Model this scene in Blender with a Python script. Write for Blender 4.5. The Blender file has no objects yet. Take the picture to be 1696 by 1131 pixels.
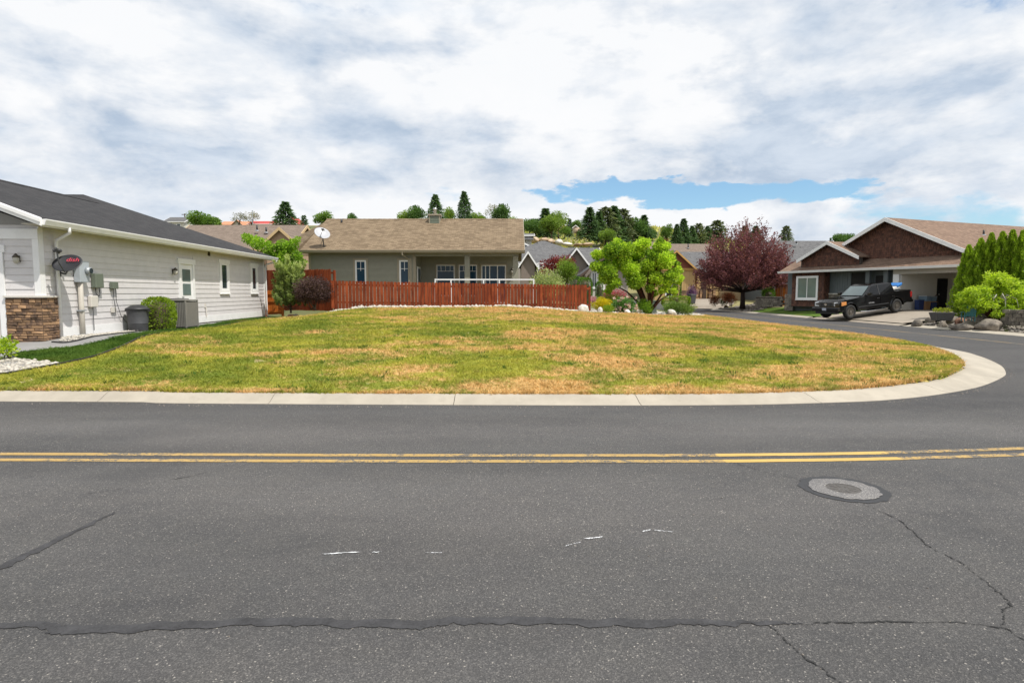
import bpy, bmesh, math, random
import numpy as np
from mathutils import Vector, Matrix
R = math.radians
random.seed(7); RNG = np.random.default_rng(7)
scn = bpy.context.scene; COL = scn.collection
# ---------------------------------------------------------------- camera
CAM_H = 1.7; PITCH = math.atan(.0805)
cam_d = bpy.data.cameras.new('camera'); cam_d.lens = 1000/1696*36; cam_d.sensor_width = 36
cam_d.clip_start = .05; cam_d.clip_end = 6000
cam = bpy.data.objects.new('camera', cam_d); COL.objects.link(cam)
cam.location = (0, 0, CAM_H); cam.rotation_euler = (math.pi/2-PITCH, 0, 0); scn.camera = cam
# ---------------------------------------------------------------- world: sky with broken cloud
SUN_EL, SUN_AZ = 59, 37           # azimuth: degrees from +X towards -Y
SUNV = Vector((math.cos(R(SUN_EL))*math.cos(R(SUN_AZ)), -math.cos(R(SUN_EL))*math.sin(R(SUN_AZ)), math.sin(R(SUN_EL))))
W = bpy.data.worlds.new('World'); scn.world = W; W.use_nodes = True
nt = W.node_tree; nt.nodes.clear()
def N(t, typ, **kw):
    n = t.nodes.new(typ)
    for k, v in kw.items():
        if k == 'op': n.operation = v
        else: setattr(n, k, v)
    return n
def L(t, a, b): t.links.new(a, b)
def math_(t, op, a, b=None, c=None, clamp=False):
    n = t.nodes.new('ShaderNodeMath'); n.operation = op; n.use_clamp = clamp
    for i, v in enumerate((a, b, c)):
        if v is None: continue
        if isinstance(v, (int, float)): n.inputs[i].default_value = v
        else: t.links.new(v, n.inputs[i])
    return n.outputs[0]
def mixc(t, f, a, b, blend='MIX'):
    n = t.nodes.new('ShaderNodeMix'); n.data_type = 'RGBA'; n.blend_type = blend
    for s, v in ((n.inputs[0], f), (n.inputs[6], a), (n.inputs[7], b)):
        if isinstance(v, (int, float)): s.default_value = v
        elif isinstance(v, (tuple, list)): s.default_value = (*v, 1) if len(v) == 3 else v
        else: t.links.new(v, s)
    return n.outputs[2]
def noise(t, vec, scale, detail=4, rough=.5, dist=0, out=0, dims=None, w=None):
    n = t.nodes.new('ShaderNodeTexNoise'); n.inputs['Scale'].default_value = scale
    n.inputs['Detail'].default_value = detail; n.inputs['Roughness'].default_value = rough
    n.inputs['Distortion'].default_value = dist
    if dims: n.noise_dimensions = dims
    if vec is not None: t.links.new(vec, n.inputs['Vector'])
    return n.outputs[out]
def mrange(t, v, a, b, c=0, d=1, smooth=True):
    n = t.nodes.new('ShaderNodeMapRange'); n.interpolation_type = 'SMOOTHSTEP' if smooth else 'LINEAR'
    t.links.new(v, n.inputs[0])
    for i, k in enumerate((a, b, c, d)): n.inputs[i+1].default_value = k
    return n.outputs[0]
def vmul(t, v, s):
    n = t.nodes.new('ShaderNodeVectorMath'); n.operation = 'MULTIPLY'; t.links.new(v, n.inputs[0]); n.inputs[1].default_value = s
    return n.outputs[0]
def build_sky():
    t = nt; STR = .1
    out = N(t, 'ShaderNodeOutputWorld'); bg = N(t, 'ShaderNodeBackground'); bg.inputs[1].default_value = STR
    sky = N(t, 'ShaderNodeTexSky'); sky.sky_type = 'NISHITA'; sky.sun_disc = False
    sky.sun_elevation = R(SUN_EL); sky.sun_rotation = R(90+SUN_AZ); sky.air_density = 1.0; sky.dust_density = .6; sky.ozone_density = 1.3
    tc = N(t, 'ShaderNodeTexCoord'); sx = N(t, 'ShaderNodeSeparateXYZ'); L(t, tc.outputs['Generated'], sx.inputs[0])
    X, Y, Z = sx.outputs
    den = math_(t, 'ADD', math_(t, 'MAXIMUM', Z, 0.0), .26)
    u = math_(t, 'DIVIDE', X, den); v = math_(t, 'DIVIDE', Y, den)
    cx = N(t, 'ShaderNodeCombineXYZ'); L(t, u, cx.inputs[0]); L(t, v, cx.inputs[1]); cx.inputs[2].default_value = 3.7
    p = cx.outputs[0]
    q3 = vmul(t, tc.outputs['Generated'], (1, 1, 2.7))
    n1 = noise(t, q3, 1.9, 10, .56, .2)
    n2 = noise(t, vmul(t, p, (1, 1, 2.3)), 1.7, 9, .62, .5)
    q4 = N(t, 'ShaderNodeVectorMath'); q4.operation = 'ADD'; L(t, q3, q4.inputs[0]); q4.inputs[1].default_value = (5.3, 2.1, 1.7); n3 = noise(t, q4.outputs[0], 2.0, 8, .55, .2)
    n4 = noise(t, vmul(t, p, (1, 1, 7)), 4.2, 6, .65, .4)
    # cover: cloud almost everywhere; a ragged low break right of straight ahead and thin spots high on the right
    wob = noise(t, vmul(t, tc.outputs['Generated'], (3.2, 3.2, 9)), 1.6, 7, .62); wob2 = noise(t, vmul(t, tc.outputs['Generated'], (4, 4, 12)), 2.2, 6, .6, out=0)
    az = math_(t, 'ADD', math_(t, 'DIVIDE', X, math_(t, 'MAXIMUM', Y, .05)), math_(t, 'MULTIPLY', math_(t, 'SUBTRACT', wob2, .5), .5))
    el = math_(t, 'ADD', math_(t, 'DIVIDE', Z, math_(t, 'MAXIMUM', Y, .05)), math_(t, 'MULTIPLY', math_(t, 'SUBTRACT', wob, .5), .11))
    def gap(a0, e0, wa, we):
        da = math_(t, 'DIVIDE', math_(t, 'SUBTRACT', az, a0), wa); de = math_(t, 'DIVIDE', math_(t, 'SUBTRACT', el, e0), we)
        r = math_(t, 'ADD', math_(t, 'MULTIPLY', da, da), math_(t, 'MULTIPLY', de, de))
        return mrange(t, r, 1.0, 0.0)
    g1 = math_(t, 'MULTIPLY', gap(.31, .163, .33, .030), .30)
    g2 = math_(t, 'MULTIPLY', gap(.80, .49, .24, .09), .12)
    g3 = math_(t, 'MULTIPLY', gap(.72, .125, .28, .06), .13)
    g4 = math_(t, 'MULTIPLY', gap(-.12, .155, .13, .02), .12)
    g = math_(t, 'ADD', math_(t, 'ADD', g1, g2), math_(t, 'ADD', g3, g4))
    puff = noise(t, vmul(t, tc.outputs['Generated'], (1, 1, 2.4)), 6.5, 8, .6, .3)
    f = math_(t, 'ADD', math_(t, 'MULTIPLY', n1, .45), math_(t, 'ADD', math_(t, 'MULTIPLY', n2, .15), math_(t, 'MULTIPLY', puff, .40)))
    cov = mrange(t, math_(t, 'SUBTRACT', f, g), .31, .42)
    # tone of the cloud: lit tops, blue-grey undersides (density compared with the density a little higher up)
    p3 = vmul(t, tc.outputs['Generated'], (1, 1, 2.1))
    up = N(t, 'ShaderNodeVectorMath'); up.operation = 'ADD'; L(t, p3, up.inputs[0]); up.inputs[1].default_value = (.03, -.01, .07)
    a1 = noise(t, p3, 4.6, 10, .58, .15); a2 = noise(t, up.outputs[0], 4.6, 10, .58, .15)
    rel = math_(t, 'MULTIPLY', math_(t, 'SUBTRACT', a1, a2), 2.4)
    tone = math_(t, 'ADD', math_(t, 'MULTIPLY', n3, .65), math_(t, 'MULTIPLY', a1, .35))
    low = math_(t, 'ADD', mrange(t, Z, .09, .19, .18, -.30), mrange(t, Z, .20, .38, 0, .66))
    tone = math_(t, 'ADD', math_(t, 'ADD', mrange(t, tone, .36, .60), low), rel, clamp=True)
    grey = (3.55, 4.3, 5.3); white = (7.55, 7.65, 7.8)
    a3 = noise(t, q4.outputs[0], 7.5, 8, .62, .3)
    ccol = mixc(t, tone, mixc(t, mrange(t, a3, .3, .7), (3.7, 4.5, 5.6), (5.5, 6.1, 6.9)), white)
    ccol = mixc(t, mrange(t, a1, .54, .70, 0, .45), ccol, (7.9, 7.9, 7.95))
    ccol = mixc(t, mrange(t, n1, .32, .45, .35, 0), ccol, (5.4, 6.4, 7.6))
    blue = mixc(t, 1.0, sky.outputs[0], (.92, 1.12, 1.2), 'MULTIPLY')
    L(t, mixc(t, cov, blue, ccol), bg.inputs[0]); L(t, bg.outputs[0], out.inputs[0])
build_sky()
sun_d = bpy.data.lights.new('sun', 'SUN'); sun_d.energy = 3.7; sun_d.angle = R(.6); sun_d.color = (1, .95, .87)
sun = bpy.data.objects.new('sun', sun_d); COL.objects.link(sun); sun.location = (20, -20, 60)
sun.rotation_euler = (-SUNV).to_track_quat('-Z', 'Y').to_euler()
vs = scn.view_settings; vs.view_transform = 'Standard'; vs.look = 'None'; vs.exposure = .34; vs.gamma = 1; vs.use_curve_mapping = False
# ---------------------------------------------------------------- pixel -> place helpers (photo pixels, 1696 wide)
CP, SP = math.cos(PITCH), math.sin(PITCH)
def at(px, py, Y):
    u = (565.5-py)/1000; r = (px-848)/1000; k = Y/(CP+u*SP)
    return Vector((r*k, Y, CAM_H+(-SP+u*CP)*k))
def sm(a, b, x):
    t = np.clip((np.asarray(x, float)-a)/(b-a), 0, 1); return t*t*(3-2*t)
# ---------------------------------------------------------------- mesh helpers
class MB:
    def __init__(s): s.v = []; s.f = []; s.M = None
    def add(s, vs, fs):
        o = len(s.v)
        s.v += [tuple(s.M @ Vector(p)) for p in vs] if s.M else [tuple(p) for p in vs]
        s.f += [tuple(i+o for i in f) for f in fs]; return s
    def box(s, x0, x1, y0, y1, z0, z1):
        return s.add([(x0,y0,z0),(x1,y0,z0),(x1,y1,z0),(x0,y1,z0),(x0,y0,z1),(x1,y0,z1),(x1,y1,z1),(x0,y1,z1)],
                     [(0,3,2,1),(4,5,6,7),(0,1,5,4),(1,2,6,5),(2,3,7,6),(3,0,4,7)])
    def hexa(s, p): return s.add(p, [(0,3,2,1),(4,5,6,7),(0,1,5,4),(1,2,6,5),(2,3,7,6),(3,0,4,7)])
    def prism(s, a, b):
        n = len(a); return s.add(list(a)+list(b), [tuple(range(n))[::-1], tuple(range(n, 2*n))]+[(i,(i+1)%n,(i+1)%n+n,i+n) for i in range(n)])
    def tube(s, path, rad, n=8, cap=True):
        P = [Vector(p) for p in path]; m = len(P)
        rad = [rad]*m if isinstance(rad, (int, float)) else rad
        vs = []; fs = []; ref = None
        for i, p in enumerate(P):
            d = (P[min(i+1, m-1)]-P[max(i-1, 0)]).normalized()
            if ref is None: ref = d.orthogonal().normalized()
            ref = (ref-d*ref.dot(d)).normalized(); b = d.cross(ref)
            for k in range(n):
                a = 2*math.pi*k/n; vs.append(p+(ref*math.cos(a)+b*math.sin(a))*rad[i])
        for i in range(m-1):
            for k in range(n): fs.append((i*n+k, i*n+(k+1)%n, (i+1)*n+(k+1)%n, (i+1)*n+k))
        if cap: fs += [tuple(range(n))[::-1], tuple(range((m-1)*n, m*n))]
        return s.add(vs, fs)
    def lathe(s, prof, n=20, c=(0,0,0), axis='z'):
        vs = []; fs = []
        for r, h in prof:
            for k in range(n):
                a = 2*math.pi*k/n; x, y = r*math.cos(a), r*math.sin(a)
                q = (x, y, h) if axis == 'z' else ((x, h, y) if axis == 'y' else (h, x, y))
                vs.append((q[0]+c[0], q[1]+c[1], q[2]+c[2]))
        for i in range(len(prof)-1):
            for k in range(n): fs.append((i*n+k, i*n+(k+1)%n, (i+1)*n+(k+1)%n, (i+1)*n+k))
        fs += [tuple(range(n))[::-1], tuple(range((len(prof)-1)*n, len(prof)*n))]
        return s.add(vs, fs)
    def mesh(s, name, recalc=True):
        me = bpy.data.meshes.new(name); me.from_pydata(s.v, [], s.f)
        if recalc:
            b = bmesh.new(); b.from_mesh(me); bmesh.ops.recalc_face_normals(b, faces=b.faces); b.to_mesh(me); b.free()
        return me
    def build(s, name, mat, parent=None, smooth=False, bevel=0, seg=2):
        me = s.mesh(name); me.materials.append(mat)
        if smooth: me.polygons.foreach_set('use_smooth', [True]*len(me.polygons))
        return link(name, me, parent, bevel, seg)
def link(name, me, parent=None, bevel=0, seg=2):
    o = bpy.data.objects.new(name, me); COL.objects.link(o); o.parent = parent
    if bevel:
        m = o.modifiers.new('bevel', 'BEVEL'); m.width = bevel; m.segments = seg; m.limit_method = 'ANGLE'; m.angle_limit = R(35)
    return o
def tag(o, label, cat, group=None):
    o['label'] = label; o['category'] = cat
    if group: o['group'] = group
    return o
def thing(name, label, cat, loc=(0,0,0), rz=0, group=None):
    o = bpy.data.objects.new(name, None); COL.objects.link(o); o.location = loc; o.rotation_euler = (0, 0, rz); o.empty_display_size = .2
    return tag(o, label, cat, group)
def struct(o, kind='structure', label=None):
    o['kind'] = kind
    if label: o['label'] = label
    return o
def dup(root, loc=None, rz=None, scale=None, label=None, group=None):
    def cp(o, par):
        c = o.copy(); COL.objects.link(c); c.parent = par
        for ch in list(o.children): cp(ch, c)
        return c
    r = cp(root, None)
    if loc is not None: r.location = loc
    if rz is not None: r.rotation_euler = (0, 0, rz)
    if scale is not None: r.scale = scale
    if label: r['label'] = label
    if group: r['group'] = group
    return r
def np_mesh(name, verts, faces, tint=None, smooth=False):
    """verts (n,3), faces (m,k) numpy; tint per face"""
    me = bpy.data.meshes.new(name); n = len(verts); m, k = faces.shape
    me.vertices.add(n); me.vertices.foreach_set('co', verts.astype(np.float32).ravel())
    me.loops.add(m*k); me.loops.foreach_set('vertex_index', faces.astype(np.int32).ravel())
    me.polygons.add(m); me.polygons.foreach_set('loop_start', np.arange(0, m*k, k, dtype=np.int32))
    if smooth: me.polygons.foreach_set('use_smooth', np.ones(m, bool))
    if tint is not None:
        a = me.attributes.new('tint', 'FLOAT', 'FACE'); a.data.foreach_set('value', tint.astype(np.float32))
    me.update(calc_edges=True); return me
# ---------------------------------------------------------------- materials
def newmat(name):
    m = bpy.data.materials.new(name); m.use_nodes = True; t = m.node_tree; b = t.nodes['Principled BSDF']; return m, t, b
def bump(t, b, h, strength=.3, dist=.01):
    n = t.nodes.new('ShaderNodeBump'); n.inputs['Strength'].default_value = strength; n.inputs['Distance'].default_value = dist
    t.links.new(h, n.inputs['Height']); t.links.new(n.outputs[0], b.inputs['Normal'])
def pos(t, obj=False):
    n = t.nodes.new('ShaderNodeTexCoord' if obj else 'ShaderNodeNewGeometry'); return n.outputs['Object' if obj else 'Position']
def plain(name, col, rough=.6, var=.12, scale=6, metal=0, spec=.5, bumps=.0, rand=0, streak=None):
    """painted / solid surface with uneven tone"""
    m, t, b = newmat(name); p = pos(t)
    if streak: p = vmul(t, p, streak)
    n = noise(t, p, scale, 5, .6)
    n2 = noise(t, p, scale*9, 3, .6)
    f = math_(t, 'ADD', math_(t, 'MULTIPLY', n, .65), math_(t, 'MULTIPLY', n2, .35))
    lo = tuple(c*(1-var*1.6) for c in col); hi = tuple(min(1, c*(1+var*1.6)) for c in col)
    c = mixc(t, mrange(t, f, .3, .7, smooth=False), lo, hi)
    if rand:
        oi = N(t, 'ShaderNodeObjectInfo'); c = mixc(t, mrange(t, oi.outputs['Random'], 0, 1, 0, 1, False), mixc(t, 1.0, c, (1-rand,)*3, 'MULTIPLY'), mixc(t, 1.0, c, (1+rand,)*3, 'MULTIPLY'))
    L(t, c, b.inputs['Base Color']); b.inputs['Roughness'].default_value = rough; b.inputs['Metallic'].default_value = metal
    b.inputs['Specular IOR Level'].default_value = spec
    if bumps: bump(t, b, n2, bumps, .01)
    return m
def leafmat(name, dark, light, trans=.25, rough=.55, rand=.12):
    m, t, b = newmat(name)
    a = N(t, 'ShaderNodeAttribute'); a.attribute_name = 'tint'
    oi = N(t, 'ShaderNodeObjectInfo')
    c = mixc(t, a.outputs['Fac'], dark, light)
    c = mixc(t, oi.outputs['Random'], mixc(t, 1.0, c, (1-rand,)*3, 'MULTIPLY'), mixc(t, 1.0, c, (1+rand, 1+rand*.8, 1+rand*.4), 'MULTIPLY'))
    L(t, c, b.inputs['Base Color']); b.inputs['Roughness'].default_value = rough; b.inputs['Specular IOR Level'].default_value = .25
    tr = N(t, 'ShaderNodeBsdfTranslucent'); L(t, mixc(t, 1.0, c, (1.3, 1.4, .8), 'MULTIPLY'), tr.inputs[0])
    mx = N(t, 'ShaderNodeMixShader'); mx.inputs[0].default_value = trans
    L(t, b.outputs[0], mx.inputs[1]); L(t, tr.outputs[0], mx.inputs[2]); L(t, mx.outputs[0], t.nodes['Material Output'].inputs[0])
    return m
def shingle_mat(name, c1, c2, axis='x', scale=1.0):
    """asphalt shingles in object space; axis = local direction along the eave"""
    m, t, b = newmat(name); tc = pos(t, True); s = N(t, 'ShaderNodeSeparateXYZ'); L(t, tc, s.inputs[0])
    cb = N(t, 'ShaderNodeCombineXYZ'); L(t, s.outputs[0 if axis == 'x' else 1], cb.inputs[0])
    L(t, math_(t, 'MULTIPLY', s.outputs[2], 2.35), cb.inputs[1])
    br = N(t, 'ShaderNodeTexBrick'); L(t, cb.outputs[0], br.inputs[0])
    br.inputs['Scale'].default_value = 1; br.inputs['Brick Width'].default_value = .26; br.inputs['Row Height'].default_value = .145
    br.inputs['Mortar Size'].default_value = .006; br.inputs['Bias'].default_value = 0; br.offset = .37
    br.inputs['Color1'].default_value = (0, 0, 0, 1); br.inputs['Color2'].default_value = (1, 1, 1, 1); br.inputs['Mortar'].default_value = (.0, .0, .0, 1)
    n = noise(t, tc, 1.2, 4); n2 = noise(t, tc, 90, 2)
    f = math_(t, 'ADD', math_(t, 'MULTIPLY', br.outputs[0], .55), math_(t, 'ADD', math_(t, 'MULTIPLY', n, .25), math_(t, 'MULTIPLY', n2, .3)))
    c = mixc(t, f, c1, c2)
    L(t, mixc(t, math_(t, 'MULTIPLY', br.outputs['Fac'], .6), c, tuple(x*.35 for x in c1)), b.inputs['Base Color']); b.inputs['Roughness'].default_value = .9
    b.inputs['Specular IOR Level'].default_value = .2
    saw = math_(t, 'FRACT', math_(t, 'DIVIDE', math_(t, 'MULTIPLY', s.outputs[2], 2.35), .145))
    bump(t, b, math_(t, 'SUBTRACT', math_(t, 'ADD', math_(t, 'MULTIPLY', n2, .25), math_(t, 'MULTIPLY', br.outputs[0], .2)), saw), .55, .02)
    return m
def wood_mat(name, c1, c2, rand=.2, rough=.65):
    m, t, b = newmat(name); p = pos(t); oi = N(t, 'ShaderNodeObjectInfo')
    of = N(t, 'ShaderNodeVectorMath'); of.operation = 'ADD'; L(t, p, of.inputs[0]); cb = N(t, 'ShaderNodeCombineXYZ')
    L(t, math_(t, 'MULTIPLY', oi.outputs['Random'], 37), cb.inputs[2]); L(t, cb.outputs[0], of.inputs[1])
    n = noise(t, vmul(t, of.outputs[0], (22, 22, 1.6)), 1, 5, .6, .4); n2 = noise(t, of.outputs[0], 2.2, 3)
    f = math_(t, 'ADD', math_(t, 'MULTIPLY', n, .6), math_(t, 'MULTIPLY', n2, .4))
    c = mixc(t, mrange(t, f, .33, .66), c1, c2)
    c = mixc(t, oi.outputs['Random'], mixc(t, 1.0, c, (1-rand,)*3, 'MULTIPLY'), mixc(t, 1.0, c, (1+rand, 1+rand*1.2, 1+rand), 'MULTIPLY'))
    L(t, c, b.inputs['Base Color']); b.inputs['Roughness'].default_value = rough; b.inputs['Specular IOR Level'].default_value = .15; bump(t, b, n, .25, .006); return m
def glass_mat(name, col, rough=.04, spec=.8):
    m, t, b = newmat(name); p = pos(t); n = noise(t, p, 1.1, 3)
    L(t, mixc(t, n, tuple(c*.6 for c in col), tuple(c*1.4 for c in col)), b.inputs['Base Color'])
    b.inputs['Roughness'].default_value = rough; b.inputs['IOR'].default_value = 1.52; b.inputs['Specular IOR Level'].default_value = spec
    bump(t, b, noise(t, p, .9, 2), .04, .05); return m
def stone_mat(name, cols, rand=.35, scale=9, rough=.85):
    m, t, b = newmat(name); p = pos(t); oi = N(t, 'ShaderNodeObjectInfo')
    n = noise(t, p, scale, 6, .65)
    c = mixc(t, mrange(t, n, .32, .68), cols[0], cols[1])
    if len(cols) > 2: c = mixc(t, mrange(t, math_(t, 'FRACT', math_(t, 'MULTIPLY', oi.outputs['Random'], 7.3)), .35, .75), c, cols[2])
    c = mixc(t, oi.outputs['Random'], mixc(t, 1.0, c, (1-rand,)*3, 'MULTIPLY'), mixc(t, 1.0, c, (1+rand,)*3, 'MULTIPLY'))
    L(t, c, b.inputs['Base Color']); b.inputs['Roughness'].default_value = rough; bump(t, b, noise(t, p, scale*4, 4, .7), .5, .015); return m
def tintmat(name, c1, c2, rough=.85, bumps=.4, scale=60):
    m, t, b = newmat(name); a = N(t, 'ShaderNodeAttribute'); a.attribute_name = 'tint'; p = pos(t); n = noise(t, p, scale, 3)
    c = mixc(t, a.outputs['Fac'], c1, c2); L(t, mixc(t, math_(t, 'MULTIPLY', n, .5), c, tuple(x*.6 for x in c1)), b.inputs['Base Color'])
    b.inputs['Roughness'].default_value = rough; bump(t, b, n, bumps, .01); return m
def asphalt_mat(name, base=.080, patch=True):
    m, t, b = newmat(name); p = pos(t)
    v = N(t, 'ShaderNodeTexVoronoi'); v.inputs['Scale'].default_value = 150; L(t, p, v.inputs['Vector'])
    sp = N(t, 'ShaderNodeSeparateColor'); L(t, v.outputs['Color'], sp.inputs[0])
    big = noise(t, vmul(t, p, (.22, .8, 1)), .9, 5, .6); mid = noise(t, p, 3.2, 5, .6); fine = noise(t, p, 160, 3, .7)
    k = base
    wide = noise(t, vmul(t, p, (.5, 1, 1)), .28, 4, .55, .8)
    c = mixc(t, mrange(t, big, .32, .68), (k*.70, k*.70, k*.725), (k*1.16, k*1.15, k*1.15))
    c = mixc(t, mrange(t, wide, .40, .66, 0, .5), c, (k*1.24, k*1.17, k*1.13))
    c = mixc(t, mrange(t, mid, .35, .7, 0, .4), c, (k*1.25, k*1.2, k*1.14))
    g1 = math_(t, 'POWER', sp.outputs[2], 2.2)
    c = mixc(t, 1.0, c, mixc(t, g1, (.74, .74, .745), (1.5, 1.48, 1.45)), 'MULTIPLY')
    c = mixc(t, mrange(t, fine, .38, .62, 0, .4), c, (k*.42, k*.42, k*.44))
    c = mixc(t, mrange(t, sp.outputs[0], .88, 1.0, 0, .5), c, (k*2.9, k*2.75, k*2.55))
    c = mixc(t, mrange(t, sp.outputs[1], .988, .997, 0, .7), c, (.42, .39, .35))
    sy = N(t, 'ShaderNodeSeparateXYZ'); L(t, p, sy.inputs[0])
    yw = math_(t, 'ADD', sy.outputs[1], math_(t, 'MULTIPLY', math_(t, 'SUBTRACT', wide, .5), 1.6))
    band = math_(t, 'ADD', mrange(t, math_(t, 'ABSOLUTE', math_(t, 'SUBTRACT', yw, 7.35)), .75, .1, 0, .42), mrange(t, math_(t, 'ABSOLUTE', math_(t, 'SUBTRACT', yw, 4.9)), 1.0, .1, 0, .34))
    c = mixc(t, band, c, mixc(t, 1.0, c, (1.5, 1.47, 1.46), 'MULTIPLY'))
    c = mixc(t, mrange(t, yw, 8.3, 9.0, 0, .45), c, mixc(t, 1.0, c, (.62, .62, .65), 'MULTIPLY'))
    stain = noise(t, vmul(t, p, (.35, 1, 1)), .55, 4, .55, .8)
    c = mixc(t, mrange(t, stain, .55, .74, 0, .42), c, (k*.5, k*.5, k*.53))
    L(t, c, b.inputs['Base Color']); b.inputs['Roughness'].default_value = .82; b.inputs['Specular IOR Level'].default_value = .35
    bump(t, b, math_(t, 'ADD', v.outputs['Distance'], math_(t, 'MULTIPLY', fine, .8)), .55, .006); return m
def concrete_mat(name, col, rough=.85):
    m, t, b = newmat(name); p = pos(t); n = noise(t, p, 1.3, 6, .65); n2 = noise(t, p, 70, 3); n3 = noise(t, p, 5, 5, .6)
    c = mixc(t, mrange(t, n, .3, .7), tuple(x*.84 for x in col), tuple(x*1.08 for x in col))
    c = mixc(t, mrange(t, n3, .55, .75, 0, .35), c, tuple(x*.68 for x in col)); c = mixc(t, math_(t, 'MULTIPLY', n2, .3), c, tuple(x*.6 for x in col))
    L(t, c, b.inputs['Base Color']); b.inputs['Roughness'].default_value = rough; bump(t, b, n2, .25, .006); return m
def line_paint(name, col, wear):
    m, t, b = newmat(name); p = pos(t)
    v = N(t, 'ShaderNodeTexVoronoi'); v.inputs['Scale'].default_value = 80; L(t, p, v.inputs['Vector'])
    n = noise(t, p, 45, 4, .7); n2 = noise(t, p, 1.5, 4)
    n5 = noise(t, p, 9, 5, .7); f = mrange(t, math_(t, 'ADD', math_(t, 'MULTIPLY', math_(t, 'ADD', n, n5), .5), math_(t, 'MULTIPLY', n2, .35)), wear, wear+.10)
    c = mixc(t, mrange(t, n2, .3, .7), tuple(x*.85 for x in col), col)
    L(t, mixc(t, f, c, (.1, .095, .085)), b.inputs['Base Color']); b.inputs['Roughness'].default_value = .75; bump(t, b, n, .3, .004); return m
def grass_color(t, p, lush=False):
    if lush:
        n = noise(t, p, 1.1, 4, .6); c = mixc(t, mrange(t, n, .3, .7), (.055, .125, .018), (.125, .215, .035))
        return mixc(t, mrange(t, noise(t, p, .55, 3), .62, .75, 0, .7), c, (.30, .19, .06))
    pn = vmul(t, p, (.75, 1.1, 1))
    big = noise(t, pn, .42, 5, .6, .6); mid = noise(t, pn, 1.5, 6, .68, .4); fin = noise(t, p, 8, 5, .7); tuft = noise(t, p, 3.4, 5, .7, .3)
    g = mixc(t, mrange(t, noise(t, pn, .8, 5, .6), .35, .65), (.20, .255, .034), (.43, .415, .062))
    dk = mixc(t, mrange(t, tuft, .56, .64, 0, .62), g, (.085, .15, .022))
    dry = mixc(t, mrange(t, fin, .3, .7), (.46, .28, .095), (.82, .57, .255))
    s = N(t, 'ShaderNodeSeparateXYZ'); L(t, p, s.inputs[0])
    f = math_(t, 'ADD', math_(t, 'MULTIPLY', big, .52), math_(t, 'ADD', math_(t, 'MULTIPLY', mid, .40), math_(t, 'MULTIPLY', fin, .30)))
    far = mrange(t, s.outputs[1], 19, 27, 0, .04); right = mrange(t, s.outputs[0], -7, 3, -.06, 0); edge = mrange(t, s.outputs[1], 10.6, 9.6, 0, .06)
    f = math_(t, 'ADD', f, math_(t, 'ADD', far, math_(t, 'ADD', right, edge)))
    c = mixc(t, mrange(t, f, .565, .675), dk, dry)
    c = mixc(t, mrange(t, tuft, .36, .43, .35, 0), c, (.20, .135, .06))
    return mixc(t, mrange(t, noise(t, p, 2.6, 5, .65), .66, .72, 0, .7), c, (.80, .66, .46))
def ground_grass(name, lush=False):
    m, t, b = newmat(name); p = pos(t); c = grass_color(t, p, lush); n = noise(t, p, 38, 4, .7)
    L(t, mixc(t, mrange(t, n, .35, .65, .3, 0), c, (.12, .10, .04)), b.inputs['Base Color']); b.inputs['Roughness'].default_value = .95; b.inputs['Specular IOR Level'].default_value = .1
    bump(t, b, n, .9, .04); return m
def blade_mat(name, lush=False):
    m, t, b = newmat(name); p = pos(t); c = grass_color(t, p, lush); a = N(t, 'ShaderNodeAttribute'); a.attribute_name = 'tint'
    c = mixc(t, a.outputs['Fac'], mixc(t, 1.0, c, (.72, .72, .7), 'MULTIPLY'), mixc(t, 1.0, c, (1.25, 1.22, 1.2), 'MULTIPLY'))
    L(t, c, b.inputs['Base Color']); b.inputs['Roughness'].default_value = .7; b.inputs['Specular IOR Level'].default_value = .15
    tr = N(t, 'ShaderNodeBsdfTranslucent'); L(t, c, tr.inputs[0]); mx = N(t, 'ShaderNodeMixShader'); mx.inputs[0].default_value = .4
    L(t, b.outputs[0], mx.inputs[1]); L(t, tr.outputs[0], mx.inputs[2]); L(t, mx.outputs[0], t.nodes['Material Output'].inputs[0]); return m
M = {}
M['asphalt'] = asphalt_mat('asphalt'); M['seal'] = plain('crack_sealant', (.048, .048, .051), .8, .3, 7, spec=.25, bumps=.5)
M['crack'] = plain('open_crack', (.018, .018, .018), .9); M['newseal'] = plain('tar_ring', (.030, .031, .034), .7, .12, 14, bumps=.2)
M['concrete'] = concrete_mat('kerb_concrete', (.40, .36, .295)); M['walk'] = concrete_mat('walk_concrete', (.27, .265, .26))
M['drive'] = concrete_mat('drive_concrete', (.33, .285, .23)); M['collar'] = asphalt_mat('collar_aggregate', .165); M['iron'] = plain('cast_iron', (.10, .092, .085), .6, .2, 30, .3, bumps=.4)
M['yellow'] = line_paint('yellow_paint', (.43, .285, .095), .66); M['yellow_bright'] = line_paint('yellow_paint_fresh', (.53, .355, .10), .74); M['yellow_old'] = line_paint('yellow_paint_worn', (.36, .25, .11), .62)
M['whitepaint'] = plain('white_scuff', (.62, .63, .65), .7, .2, 60)
M['lawn'] = ground_grass('lawn_soil'); M['lush'] = ground_grass('strip_soil', True); M['blade'] = blade_mat('lawn_blade'); M['lushblade'] = blade_mat('strip_blade', True)
M['white'] = plain('white_trim', (.80, .80, .80), .5, .05, 3); M['siding'] = plain('grey_siding', (.61, .59, .592), .6, .05, 4, rand=.03)
M['black_roof'] = shingle_mat('charcoal_shingle', (.024, .024, .027), (.056, .055, .057), 'y')
M['tan_roof'] = shingle_mat('tan_shingle', (.095, .066, .040), (.275, .207, .135)); M['brown_roof'] = shingle_mat('brown_shingle', (.115, .075, .055), (.27, .185, .135))
M['brown_roof_y'] = shingle_mat('brown_shingle_side', (.115, .075, .055), (.27, .185, .135), 'y')
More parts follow.
